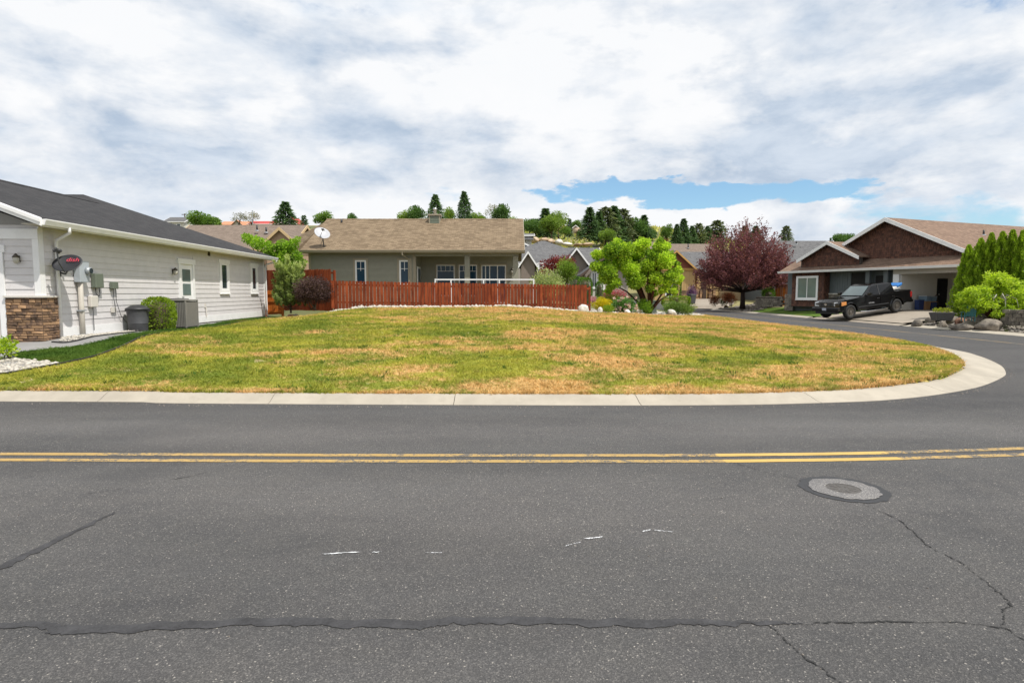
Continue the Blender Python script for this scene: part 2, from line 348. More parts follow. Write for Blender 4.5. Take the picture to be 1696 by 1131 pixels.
M['grey_roof'] = shingle_mat('grey_shingle', (.075, .075, .08), (.17, .17, .172)); M['grey_roof_y'] = shingle_mat('grey_shingle_side', (.06, .06, .066), (.125, .125, .13), 'y')
M['taupe_roof'] = shingle_mat('taupe_shingle', (.13, .10, .08), (.24, .19, .155))
M['green_siding'] = plain('olive_siding', (.245, .238, .185), .6, .06, 4, rand=.04); M['khaki'] = plain('khaki_trim', (.30, .26, .19), .55, .06, 3); M['soffit'] = plain('soffit', (.42, .39, .34), .6, .05)
M['glass'] = glass_mat('window_glass', (.03, .045, .055)); M['glass_blue'] = glass_mat('porch_glass', (.018, .05, .085), spec=.22); M['glass_pale'] = glass_mat('curtained_glass', (.14, .19, .18)); M['dark'] = plain('dark_interior', (.012, .012, .012), .8)
M['red_wood'] = wood_mat('red_stain', (.115, .022, .009), (.27, .060, .021), .24); M['orange_wood'] = wood_mat('orange_stain', (.34, .085, .014), (.56, .19, .04))
M['stone'] = stone_mat('stone_veneer', ((.085, .055, .04), (.26, .16, .095), (.36, .22, .12))); M['mortar'] = plain('mortar', (.05, .042, .035), .95)
M['pebble'] = tintmat('white_pebble', (.36, .33, .28), (.66, .62, .55)); M['gravel'] = tintmat('brown_gravel', (.12, .10, .085), (.40, .36, .31))
M['boulder_white'] = stone_mat('white_rock', ((.45, .42, .37), (.72, .69, .63)), .1, 7); M['boulder'] = stone_mat('grey_rock', ((.10, .085, .07), (.26, .225, .185)), .25, 5); M['redrock'] = stone_mat('red_rock', ((.14, .065, .04), (.28, .15, .10)), .2, 6)
M['hillrock'] = stone_mat('hill_rock', ((.26, .17, .10), (.60, .46, .32)), .2, .5)
M['bark'] = wood_mat('bark', (.045, .030, .022), (.12, .085, .06)); M['darkbark'] = wood_mat('plum_bark', (.022, .014, .013), (.06, .04, .035)); M['redbark'] = wood_mat('red_bark', (.055, .022, .016), (.12, .055, .04))
M['blackplastic'] = plain('black_plastic', (.030, .031, .034), .5, .15, 8); M['greyplastic'] = plain('grey_plastic', (.055, .057, .062), .5, .15, 6)
M['galv'] = plain('galvanised', (.36, .39, .42), .45, .1, 8, .35); M['meter'] = plain('meter_grey', (.40, .44, .48), .5, .06); M['utility'] = plain('utility_green', (.13, .155, .12), .6, .08); M['pipe'] = plain('pale_pipe', (.44, .41, .36), .6, .08)
M['cream'] = plain('cream_box', (.60, .57, .52), .6, .05); M['acgrey'] = plain('ac_grey', (.26, .25, .235), .45, .06, 5, .2); M['acdark'] = plain('ac_dark', (.075, .073, .07), .7); M['dishgrey'] = plain('dish_grey', (.028, .030, .036), .45, .08, 4); M['dishwhite'] = plain('dish_white', (.40, .41, .44), .4, .05, 4); M['steel'] = plain('steel', (.5, .5, .5), .3, .05, 8, .9)
M['red_letter'] = plain('red_letter', (.55, .05, .09), .5, .03); M['pink_letter'] = plain('pink_letter', (.68, .32, .36), .5, .03)
M['edging'] = plain('black_edging', (.020, .020, .021), .5); M['bronze'] = plain('lamp_bronze', (.09, .078, .062), .4, .1, 20, .6); M['lampglass'] = plain('lamp_glass', (.42, .40, .34), .2, .05)
# leaves: dark, light
LM = {}
for k, a, b_, tr in (('bright', (.028, .072, .010), (.245, .315, .032), .3), ('plum', (.030, .009, .014), (.23, .09, .105), .2), ('conifer', (.012, .026, .012), (.048, .078, .030), .1), ('pine', (.022, .032, .014), (.078, .090, .040), .1),
    ('mid', (.025, .055, .012), (.105, .165, .035), .25), ('deep', (.014, .036, .010), (.060, .105, .028), .2), ('arbor', (.026, .068, .006), (.26, .37, .028), .25), ('lime', (.08, .15, .012), (.36, .44, .035), .3), ('box', (.055, .095, .010), (.20, .265, .025), .25),
    ('barberry', (.026, .014, .014), (.125, .078, .078), .15), ('youngpine', (.045, .075, .022), (.24, .28, .10), .2), ('redmaple', (.035, .006, .008), (.18, .028, .030), .2), ('pinkbush', (.10, .02, .03), (.34, .10, .13), .2), ('goldbush', (.16, .17, .010), (.62, .47, .015), .2),
    ('olive', (.06, .08, .012), (.22, .24, .03), .2), ('peony', (.02, .055, .018), (.09, .17, .05), .2), ('cotone', (.035, .070, .014), (.135, .19, .045), .2), ('dogwood', (.07, .12, .03), (.48, .52, .22), .25), ('redtip', (.05, .03, .015), (.26, .08, .045), .2), ('hedge', (.016, .045, .008), (.085, .15, .020), .2),
    ('grey', (.06, .062, .04), (.18, .175, .12), .2), ('hillgrass', (.12, .14, .035), (.30, .28, .08), .2), ('violet', (.03, .012, .05), (.12, .06, .18), .2), ('vine', (.035, .085, .010), (.19, .29, .028), .3), ('fresh', (.075, .145, .025), (.27, .38, .07), .25)):
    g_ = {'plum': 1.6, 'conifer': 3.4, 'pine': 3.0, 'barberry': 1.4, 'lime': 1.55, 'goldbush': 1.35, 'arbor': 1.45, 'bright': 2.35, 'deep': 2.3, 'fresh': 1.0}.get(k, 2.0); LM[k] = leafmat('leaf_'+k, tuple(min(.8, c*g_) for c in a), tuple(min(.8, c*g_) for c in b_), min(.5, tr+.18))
LM['petal'] = leafmat('petal', (.55, .30, .34), (.85, .72, .70), .3); LM['petalpink'] = leafmat('petal_pink', (.45, .16, .26), (.75, .42, .52), .3)
# ================================================================ THE SETTING
def spline(P, n):
    P = np.array(P, float); d = np.r_[0, np.cumsum(np.hypot(*np.diff(P, axis=0).T))]; out = []
    Q = np.vstack([2*P[0]-P[1], P, 2*P[-1]-P[-2]])
    for i in range(len(P)-1):
        p0, p1, p2, p3 = Q[i:i+4]
        for t in np.linspace(0, 1, n, endpoint=False):
            out.append(.5*((2*p1)+(-p0+p2)*t+(2*p0-5*p1+4*p2-p3)*t*t+(-p0+3*p1-3*p2+p3)*t**3))
    out.append(P[-1]); return np.array(out)
EDGE = [(-60,9.75),(-30,9.62),(-8,9.37),(-5.1,9.20),(0,9.05),(3.2,9.06),(5.2,9.31),(6.06,9.53),(7.1,9.99),(8.45,10.83),(9.89,12.08),(10.64,12.92),(11.58,14.27),(12.6,16.22),(13.23,18.07),(13.7,22),(13.8,30),(13.8,62)]
BACK = [(-60,10.1),(-30,9.97),(-8,9.72),(-5.1,9.55),(0,9.40),(3.1,9.42),(5.0,9.70),(5.8,9.93),(6.75,10.36),(7.95,11.1),(9.2,12.35),(9.85,13.15),(10.65,14.5),(11.6,16.5),(12.3,18.4),(13.05,22),(13.4,30),(13.4,62)]
EDGE_S = spline(EDGE, 10); BACK_S = spline(BACK, 10)
def inpoly(x, y, poly):
    x = np.asarray(x, float); y = np.asarray(y, float); r = np.zeros(x.shape, bool); n = len(poly); j = n-1
    for i in range(n):
        xi, yi = poly[i]; xj, yj = poly[j]
        if yi != yj: r ^= ((yi > y) != (yj > y)) & (x < (xj-xi)*(y-yi)/(yj-yi)+xi)
        j = i
    return r
LOT = [tuple(p) for p in BACK_S]+[(13.4, 62), (-60, 62)]
def lotz(x, y):
    x = np.asarray(x, float); y = np.asarray(y, float)
    s = np.clip((y-9.4)/18.6, 0, 1); z = .1+.95*s**.78*np.clip((13.6-x)/14, 0, 1)
    pad = np.interp(y, [9.4, 11, 13, 15, 30, 34], [.1, .20, .43, .56, .56, 1.0])
    w = 1-sm(-10.2, -6.3, x); z = z*(1-w)+pad*w
    z += .03*np.sin(x*.9+1)*np.sin(y*.7)*np.clip((y-11)/4, 0, 1)*np.clip((13-x)/4, 0, 1)
    return z+np.clip(y-40, 0, 40)*.012
def farz(x, y):
    h = np.clip(y-80, 0, 170)*.165*(1-.62*sm(50, 130, x)); return h
def terrain(x, y):
    x = np.asarray(x, float); y = np.asarray(y, float)
    lot = inpoly(x, y, LOT) | (y > 62) & (x < 13.4)
    right = .04+.54*sm(20.3, 25.2, x)
    road = np.where(y > 62, .3+.0*x, -.08)
    z = np.where(lot, lotz(x, y), np.where(x > 20.25, right, road))
    mid = sm(58, 72, y); z = z*(1-mid)+mid*(.75+.012*np.clip(y-60, 0, 40))
    z = np.where((y < 9) & (x <= 20.25), -.08, z); z = np.where((y < 9) & (x > 20.25), np.where(y > 2, right, -.08), z)
    z = np.where(y < -6, .05, z)
    return z+farz(x, y)
def Zt(x, y): return float(terrain(np.array([x]), np.array([y]))[0])
def grid_mesh(name, xs, ys, zf, mask=None):
    X, Y = np.meshgrid(xs, ys); Zz = zf(X, Y); V = np.stack([X, Y, Zz], -1).reshape(-1, 3)
    nx, ny = len(xs), len(ys); i = np.arange((ny-1)*(nx-1)); r, c = i//(nx-1), i % (nx-1); a = r*nx+c
    F = np.stack([a, a+1, a+nx+1, a+nx], 1)
    if mask is not None:
        cx = (V[F][:, :, 0]).mean(1); cy = (V[F][:, :, 1]).mean(1); F = F[mask(cx, cy)]
        u, inv = np.unique(F, return_inverse=True); V = V[u]; F = inv.reshape(-1, 4)
    return np_mesh(name, V, F, smooth=True)
gmat, gt, gb = newmat('ground_soil'); gp = pos(gt)
gc = mixc(gt, mrange(gt, noise(gt, gp, .05, 6, .65), .38, .62), (.075, .095, .028), (.24, .205, .085))
gc = mixc(gt, mrange(gt, noise(gt, gp, .6, 5, .65), .5, .7, 0, .6), gc, (.07, .09, .025))
L(gt, gc, gb.inputs['Base Color']); gb.inputs['Roughness'].default_value = .95; bump(gt, gb, noise(gt, gp, 1.5, 5), .6, .3)
xs = np.unique(np.r_[np.linspace(-1400, -120, 26), np.linspace(-120, -24, 33), np.arange(-24, 34, .5), np.linspace(34, 130, 33), np.linspace(130, 1400, 26)])
ys = np.unique(np.r_[np.linspace(-900, -20, 10), np.arange(-20, 66, .5), np.linspace(66, 270, 60), np.linspace(270, 3000, 16)])
g = link('ground', grid_mesh('ground', xs, ys, lambda x, y: terrain(x, y)-.10)); g.data.materials.append(gmat); struct(g, label='grassy soil underlying the whole neighbourhood')
# asphalt: main road plus the side road running straight away
mb = MB(); mb.add([(-200,-9,0),(200,-9,0),(200,9.0,0),(-200,9.0,0),(-200,9.0,0),(13.6,9.0,0),(13.6,10.6,0),(-200,10.6,0)], [(0,1,2,3)])
mb.add([(-200,9.0,0),(20.3,9.0,0),(20.3,10.2,0),(-200,10.2,0)], [(0,1,2,3)]); mb.add([(5.5,10.2,0),(20.3,10.2,0),(20.3,64,0),(5.5,64,0)], [(0,1,2,3)])
road = bpy.data.meshes.new('road'); road.from_pydata(mb.v, [], mb.f); road.materials.append(M['asphalt'])
struct(link('road', road), label='grey asphalt road with faded speckle turning off at the corner')
def far_lane(name, pts, w, z, mat, label):
    S = spline(pts, 8); mb = MB(); n = len(S); d = np.gradient(S, axis=0); d /= np.hypot(*d.T)[:, None]; nn = np.stack([-d[:, 1], d[:, 0]], 1)
    vs = [(*(S[i]+nn[i]*w/2), Zt(*S[i])+z) for i in range(n)]+[(*(S[i]-nn[i]*w/2), Zt(*S[i])+z) for i in range(n)]
    mb.add(vs, [(i, i+1, n+i+1, n+i) for i in range(n-1)]); o = mb.build(name, mat); return struct(o, label=label)
# kerb in cast sections
def kerb_run(E, B, name, label, step, top=.115):
    root = bpy.data.objects.new(name, None); COL.objects.link(root); struct(root, label=label)
    d = np.r_[0, np.cumsum(np.hypot(*np.diff(E, axis=0).T))]; Lh = d[-1]; t = 0
    while t < Lh-.3:
        t1 = min(t+step, Lh); q = np.linspace(t+.005, t1-.005, 9)
        e = np.stack([np.interp(q, d, E[:, 0]), np.interp(q, d, E[:, 1])], 1); b = np.stack([np.interp(q, d, B[:, 0]), np.interp(q, d, B[:, 1])], 1)
        prof = [(0, -.12), (0, .006), (.25, .03), (.5, .075), (.68, top-.012), (.78, top), (1, top+.004), (1, -.12)]
        vs = []; fs = []; m = len(prof)
        for i in range(9):
            for k, z in prof: vs.append((*(e[i]*(1-k)+b[i]*k), z))
        for i in range(8):
            for k in range(m): fs.append((i*m+k, i*m+(k+1) % m, (i+1)*m+(k+1) % m, (i+1)*m+k))
        fs += [tuple(range(m))[::-1], tuple(range(8*m, 9*m))]
        MB().add(vs, fs).build('kerb_section', M['concrete'], root); t = t1
    return root
sel = EDGE_S[:, 0] > -16
i0 = int(np.argmax(sel))
kerb_run(EDGE_S[i0:], BACK_S[i0:], 'kerb', 'pale rolled concrete kerb sweeping round the corner of the lawn', 2.85)
FE = np.array([(20.0, 64-.5*i) for i in range(0, 47)]); FB = FE+np.array([.42, 0])
kerb_run(FE, FB, 'kerb', 'pale concrete kerb along the far side of the side road', 3.0, .09)
FE = np.array([(20.0, 31.-.5*i) for i in range(0, 48)]); FB = FE+np.array([.95, 0])
kerb_run(FE, FB, 'kerb', 'broad pale concrete gutter beside the rock garden', 3.0, .05)
# lawn of the empty lot and the darker strip by the grey house
EDGING = [(-9.4, 11.0), (-8.9, 11.9), (-8.75, 12.7), (-9.0, 14), (-9.55, 16), (-10.0, 19), (-10.35, 23), (-10.55, 26.5), (-10.2, 28.2)]
LAWN = [tuple(p) for p in BACK_S if p[0] > -14.5 and p[1] < 45]
i0 = LAWN[0]; LAWN = LAWN+[(13.4, 45), (13.2, 41.5), (12, 39.0), (10.0, 35.5), (8.0, 33.0), (6, 31), (4.2, 29.6), (3.3, 28.6), (0, 28.0), (-4, 27.4), (-8, 26.9), (-9.0, 27.6), (-9.6, 28.4)]+[(x, y) for x, y in EDGING[::-1]]+[(-10.5, 10.75), (-14.5, 10.5)]
STRIP = EDGING[1:]+[(-10.5, 28.2), (-11.2, 26), (-10.95, 22.5), (-10.6, 19), (-10.15, 16.2), (-9.85, 14.6), (-10.0, 13.6), (-10.7, 12.9), (-10.2, 12.4)]
def mk(name, poly, mat, dz, lab, step=.15, kind='structure'):
    P = np.array(poly); o = link(name, grid_mesh(name, np.arange(P[:, 0].min()-.1, P[:, 0].max()+.2, step), np.arange(P[:, 1].min()-.1, P[:, 1].max()+.2, step), lambda x, y: np.where(inpoly(x, y, LOT), lotz(x, y), .105)+dz, lambda x, y: inpoly(x, y, poly)))
    o.data.materials.append(mat); return struct(o, kind, lab)
mk('lawn', LAWN, M['lawn'], 0, 'wide mown lawn with dry tan patches on the empty lot')
mk('grass_strip', STRIP, M['lush'], -.015, 'narrow dark green grass strip below the grey house')
def blades(name, poly, n, mat, lab, h0, h1, dz, w0=.010, near=9., pw=1.3):
    P = np.array(poly); lo, hi = P.min(0), P.max(0); xs = []; tot = 0
    while tot < n:
        q = RNG.uniform(lo, hi, (n*2, 2)); q = q[inpoly(q[:, 0], q[:, 1], poly)]
        q = q[RNG.random(len(q)) < (near/np.maximum(q[:, 1], near))**pw]; xs.append(q); tot += len(q)
    q = np.vstack(xs)[:n]; z = lotz(q[:, 0], q[:, 1])+dz; sc = np.sqrt(np.maximum(q[:, 1], 9)/10)
    clump = .5+.5*np.sin(q[:, 0]*3.1+np.sin(q[:, 1]*2.3)*2)*np.sin(q[:, 1]*2.7)
    h = RNG.uniform(h0, h1, n)*sc*(.6+.7*clump*RNG.random(n)); a = RNG.uniform(0, 2*np.pi, n); w = RNG.uniform(.7, 1.5, n)*w0*sc
    ln = RNG.uniform(.4, 1.8, n)*h; b = RNG.uniform(0, 2*np.pi, n)
    base = np.stack([q[:, 0], q[:, 1], z-.01], 1); dx = np.stack([np.cos(a)*w, np.sin(a)*w, 0*a], 1)
    tip = base+np.stack([np.cos(b)*ln, np.sin(b)*ln, h], 1)
    V = np.stack([base-dx, base+dx, tip], 1).reshape(-1, 3); F = np.arange(3*n).reshape(-1, 3)
    o = link(name, np_mesh(name, V, F, RNG.random(n))); o.data.materials.append(mat); return struct(o, 'stuff', lab)
blades('lawn_grass', LAWN, 330000, M['blade'], 'short patchy green and straw coloured grass of the lot', .035, .075, 0)
blades('strip_grass', STRIP, 45000, M['lushblade'], 'lush dark green grass beside the walkway', .04, .08, -.015)
# ragged verge of dry blades leaning over the kerb back, and weedy tufts out on the lawn
def tufts(name, C, per, spread, h0, h1, mat, lab, z0=None, w0=.011):
    n = len(C)*per; c = np.repeat(C, per, 0); q = c+RNG.normal(size=(n, 2))*spread; z = (lotz(q[:, 0], q[:, 1]) if z0 is None else np.maximum(lotz(q[:, 0], q[:, 1]), z0))-.01; h = RNG.uniform(h0, h1, n); a = RNG.uniform(0, 6.28, n); b = RNG.uniform(0, 6.28, n); ln = h*RNG.uniform(.2, 1.1, n); w = w0*RNG.uniform(.7, 1.5, n)
    base = np.stack([q[:, 0], q[:, 1], z], 1); dx = np.stack([np.cos(a)*w, np.sin(a)*w, 0*a], 1); tip = base+np.stack([np.cos(b)*ln, np.sin(b)*ln, h], 1)
    o = link(name, np_mesh(name, np.stack([base-dx, base+dx, tip], 1).reshape(-1, 3), np.arange(3*n).reshape(-1, 3), RNG.random(n))); o.data.materials.append(mat); return struct(o, 'stuff', lab)
bs = BACK_S[(BACK_S[:, 0] > -13) & (BACK_S[:, 1] < 24)]; dd_ = np.r_[0, np.cumsum(np.hypot(*np.diff(bs, axis=0).T))]; tq = RNG.uniform(0, dd_[-1], 1500); C = np.stack([np.interp(tq, dd_, bs[:, 0])-.01, np.interp(tq, dd_, bs[:, 1])+.01], 1)
tufts('verge_grass', C, 9, .025, .03, .085, M['blade'], 'ragged grass fringe along the back of the kerb', .115)
C = RNG.uniform((-8, 9.7), (12, 26), (520, 2)); C = C[inpoly(C[:, 0], C[:, 1], LAWN)]
tufts('lawn_weeds', C, 22, .06, .04, .095, M['lushblade'], 'darker green weed tufts scattered over the dry lawn')
# concrete walk along the grey house, and the garage apron
WALK = [(-11.25, 28.6), (-10.5, 28.4), (-11.15, 26), (-10.9, 22.5), (-10.55, 19), (-10.1, 16.2), (-9.8, 14.6), (-9.95, 13.6), (-10.65, 12.9), (-10.3, 12.35), (-13, 11.9), (-22, 11.9), (-22, 14.35), (-11.3, 14.35)]
mk('walkway', WALK, M['walk'], .02, 'grey concrete walkway and apron beside the grey house', .12)
# ---- road markings
def ribbon(name, pts, w, z, mat, jit=0, seed=1, wv=0, parent=None):
    r = random.Random(seed); S = spline(pts, 24) if len(pts) > 2 else np.linspace(pts[0], pts[1], 30); n = len(S)
    d = np.gradient(S, axis=0); d /= np.maximum(np.hypot(*d.T)[:, None], 1e-6); nn = np.stack([-d[:, 1], d[:, 0]], 1); up = []; dn = []
    ja = jb = 0
    for i in range(n):
        ww = w if isinstance(w, (int, float)) else float(np.interp(i/(n-1), np.linspace(0, 1, len(w)), w))
        ja = ja*.6+r.uniform(-1, 1)*jit; jb = jb*.6+r.uniform(-1, 1)*jit; o = wv*math.sin(i*.37+seed)+ja
        up.append((*(S[i]+nn[i]*(ww/2+o)), z)); dn.append((*(S[i]-nn[i]*(ww/2-o+jb)), z))
    return MB().add(up+dn, [(i, i+1, n+i+1, n+i) for i in range(n-1)]).build(name, mat, parent)
for k, yy in enumerate((6.225, 6.0)):
    S = struct(ribbon('centre_line', [(-60, yy+.3), (-12, yy+.12), (-5.4, yy+.05), (-1.5, yy), (1.0, yy-.01), (2.15, yy)], .10, .004, M['yellow'], .002, 3+k), label=('farther' if k == 0 else 'nearer')+' faded yellow centre line on the left stretch of road')
    struct(ribbon('centre_line', [(2.15, yy), (3.3, yy+.05), (4.0, yy+.1)], .105, .004, M['yellow_bright'], .002, 5+k), label=('farther' if k == 0 else 'nearer')+' bright yellow centre line above the manhole')
    struct(ribbon('centre_line', [(4.0, yy+.1), (5.6, yy+.28), (9, yy+.75), (16, yy+1.9), (40, yy+6)], .10, .004, M['yellow'], .002, 7+k), label=('farther' if k == 0 else 'nearer')+' worn yellow centre line bending away to the right')
struct(ribbon('side_road_line', [(16.55, 11.5), (16.9, 19), (17.1, 31), (17.2, 63)], .13, .004, M['yellow_old'], .003, 21), label='worn single yellow line down the middle of the side road')
struct(ribbon('crack_sealant', [(-5, 2.93), (-2.63, 2.97), (-2.2, 2.93), (-1.34, 3.0), (-.6, 2.97), (-.15, 3.02), (.5, 2.99), (1.04, 3.0), (1.5, 2.985)], [.05, .055, .09, .065, .085, .06, .075, .045, .015], .004, M['seal'], .010, 4, .005), label='dark tar sealant band running across the near lane')
struct(ribbon('crack_sealant', [(-3.42, 2.7), (-3.25, 3.3), (-3.18, 3.62), (-3.13, 4.1), (-3.09, 4.58)], [.05, .07, .075, .06, .012], .004, M['seal'], .009, 9, .003), label='short dark sealant smear at the left edge')
for k, (pts, w) in enumerate((([(1.5, 2.985), (1.9, 3.005), (2.46, 2.97), (2.52, 2.84), (2.7, 2.6)], .009), ([(2.84, 4.75), (2.90, 4.4), (2.81, 3.94), (2.84, 3.7), (2.79, 3.39), (2.74, 3.2), (2.63, 3.1), (2.5, 2.96)], .008), ([(1.32, 2.97), (1.36, 2.75), (1.44, 2.5)], .006), ([(2.2, 5.95), (2.45, 5.6), (2.62, 5.42)], .007), ([(-3.6, 5.0), (-3.2, 5.3), (-2.9, 5.6)], .005))):
    struct(ribbon('road_crack', pts, [w*.4, w*.7, w*.3, w*.9, w*.25], .0045, M['crack'], .007, 30+k, .004), label=['thin crack continuing right from the tar band', 'jagged crack from the manhole down to the tar band', 'short crack below the tar band', 'hairline crack above the manhole', 'hairline crack in the left lane'][k])
for k, (p, q, w) in enumerate((((-1.24, 3.815), (-.99, 3.85), .011), ((-.92, 3.845), (-.86, 3.845), .007), ((-.57, 3.83), (-.46, 3.84), .008), ((.36, 3.94), (.47, 4.01), .006), ((.50, 4.06), (.64, 4.10), .014), ((.93, 4.19), (1.0, 4.225), .012), ((1.02, 4.215), (1.17, 4.18), .008), ((-2.02, 5.02), (-1.35, 5.08), .004), ((.55, 5.15), (1.5, 5.45), .004))):
    struct(ribbon('paint_scuff', [p, q], [w*.3, w, w*.6, w*.9, w*.2], .0045, M['whitepaint'] if k < 7 else M['collar'], .004, 50+k), label=['longest white paint scrape, left of centre on the asphalt', 'tiny white fleck right of the longest scrape', 'short white dash in the middle of the near lane', 'thin slanting white scratch right of centre', 'thick white chip right of centre on the asphalt', 'small white nick of the rightmost scrape pair', 'rightmost white scrape on the near lane', 'faint pale scratch below the yellow lines at left', 'faint pale scratch below the yellow lines at right'][k])
mh = thing('manhole', 'round iron manhole lid in a concrete collar ringed with tar', 'manhole', (2.88, 5.13, 0)); mh.scale = (.92, .92, 1)
def disc(r0, r1, z, jit, seed, n=48):
    r = random.Random(seed); mb = MB(); vs = []
    for k in range(n):
        a = 2*math.pi*k/n; c, s_ = math.cos(a), math.sin(a); j = 1+r.uniform(-jit, jit); vs += [(r0*c, r0*s_, z), (r1*j*c, r1*j*s_, z)]
    return mb.add(vs, [(2*k, 2*k+1, (2*k+3) % (2*n), (2*k+2) % (2*n)) for k in range(n)])
disc(.29, .385, .004, .035, 1).build('tar_ring', M['newseal'], mh); disc(.15, .305, .008, .045, 2).build('collar', M['collar'], mh)
disc(.0001, .158, .0055, 0, 3).build('lid', M['iron'], mh)
mb = MB()
for a in range(8): mb.M = Matrix.Rotation(a*math.pi/4, 4, 'Z'); mb.box(.05, .12, -.008, .008, .0056, .0075)
mb.build('lid_rib', M['iron'], mh)
# ---- gravel and pebble beds
ICO = None
def pebbles(name, poly, n, r0, r1, mat, lab, zf=None, dz=0, flat=.6, tn=1.0):
    b = bmesh.new(); bmesh.ops.create_icosphere(b, subdivisions=1, radius=1); bv = np.array([v.co[:] for v in b.verts]); bf = np.array([[v.index for v in f.verts] for f in b.faces]); b.free()
    P = np.array(poly); lo, hi = P.min(0), P.max(0); acc = []; tot = 0
    while tot < n:
        q = RNG.uniform(lo, hi, (n*2, 2)); q = q[inpoly(q[:, 0], q[:, 1], poly)]; acc.append(q); tot += len(q)
    q = np.vstack(acc)[:n]; z = (zf(q[:, 0], q[:, 1]) if zf else terrain(q[:, 0], q[:, 1]))+dz; r = r0+(r1-r0)*RNG.random(n)**2.2
    V = np.tile(bv, (n, 1, 1))*RNG.uniform(.78, 1.2, (n, len(bv), 1)); V *= (r[:, None]*RNG.uniform(.7, 1.3, (n, 3))*np.array([1, 1, flat]))[:, None, :]
    a = RNG.uniform(0, 6.28, n); c, s_ = np.cos(a)[:, None], np.sin(a)[:, None]; V = np.stack([V[:, :, 0]*c-V[:, :, 1]*s_, V[:, :, 0]*s_+V[:, :, 1]*c, V[:, :, 2]], -1)
    V += np.stack([q[:, 0], q[:, 1], z+r*.25], 1)[:, None, :]
    F = (bf[None]+(np.arange(n)*len(bv))[:, None, None]).reshape(-1, 3)
    o = link(name, np_mesh(name, V.reshape(-1, 3), F, np.repeat(RNG.random(n)**tn, len(bf)))); o.data.materials.append(mat); return struct(o, 'stuff', lab)
BED = [(-14.5, 10.5), (-10.5, 10.75), (-9.4, 11.0), (-8.9, 11.9), (-10.2, 12.35), (-12, 11.95), (-14.5, 11.8)]
mk('bed_soil', BED, M['walk'], .004, 'soil beneath the white stone bed by the apron')
pebbles('bed_pebbles', BED, 2600, .018, .06, M['pebble'], 'white river stones in the bed by the apron')
WB = [(-11.15, 14.9), (-10.75, 14.3), (-10.45, 14.2), (-10.5, 15.2), (-10.8, 17.6), (-11.15, 18.2)]
pebbles('wall_pebbles', WB, 1100, .012, .035, M['pebble'], 'narrow bed of white pebbles along the grey wall', dz=.035)
def edge_strip(pts, lab, h=.035):
    S = spline(pts, 8); n = len(S); d = np.gradient(S, axis=0); d /= np.hypot(*d.T)[:, None]; nn = np.stack([-d[:, 1], d[:, 0]], 1); mb = MB(); vs = []; fs = []
    for i in range(n):
        z = Zt(*S[i]); 
        for k, zz in ((-.02, -.08), (-.02, h), (.02, h), (.02, -.08)): vs.append((*(S[i]+nn[i]*k), z+zz))
    for i in range(n-1):
        for k in range(4): fs.append((4*i+k, 4*i+(k+1) % 4, 4*i+4+(k+1) % 4, 4*i+4+k))
    fs += [(3, 2, 1, 0), tuple(range(4*n-4, 4*n))]
    return tag(mb.add(vs, fs).build('lawn_edging', M['edging']), lab, 'edging', 'lawn edging strips')
edge_strip(EDGING[1:], 'black plastic edging between dark grass strip and dry lawn')
edge_strip([(-14.5, 10.5), (-10.5, 10.75), (-9.4, 11.0), (-8.9, 11.9)], 'black plastic edging round the white stone bed', .035)
edge_strip([(-10.85, 14.2), (-10.42, 14.15), (-10.47, 15.2), (-10.78, 17.6), (-11.1, 18.25)], 'black plastic edging of the pebbles under the meter', .05)
FROW = [(-8.2, 27.3), (-8.1, 26.85), (-4, 27.35), (0, 27.95), (3.3, 28.5), (4.3, 29.5), (3.9, 29.7), (0, 28.55), (-4, 27.95), (-8, 27.6)]
pebbles('fence_stones', FROW, 1300, .03, .115, M['pebble'], 'row of white stones along the foot of the red fence', lambda x, y: lotz(x, y), 0, .7, .6)
GARDEN = [(4.0, 29.5), (6, 30.9), (8.0, 32.8), (10.0, 35.3), (12, 38.7), (13.3, 41.5), (13.0, 44), (9, 41), (6.5, 37), (4.0, 32)]
pebbles('garden_stones', GARDEN, 2300, .03, .11, M['pebble'], 'white stone mulch of the corner shrub bed', lambda x, y: lotz(x, y), 0, .7)
pebbles('corner_stones', [(-10.8, 28.6), (-10.2, 28.2), (-9.0, 27.4), (-8.0, 26.8), (-8.0, 27.6), (-9.4, 28.6), (-10.5, 29.2)], 500, .025, .08, M['pebble'], 'pale stones curving past the young pine', lambda x, y: lotz(x, y), 0, .7)

gs = EDGE_S[(EDGE_S[:, 0] > -12) & (EDGE_S[:, 1] < 22)]; poly = [tuple(p) for p in gs]+[(p[0]+.0, p[1]-.22) for p in gs[::-1]]
pebbles('kerb_grit', poly, 1400, .003, .011, M['gravel'], 'fine grit gathered along the foot of the kerb', lambda x, y: 0*x, .0, .6)
pebbles('road_grit', [(-9, 1.2), (9, 1.2), (9, 8.8), (-9, 8.8)], 900, .002, .007, M['gravel'], 'loose grit scattered over the asphalt', lambda x, y: 0*x, .0, .6)
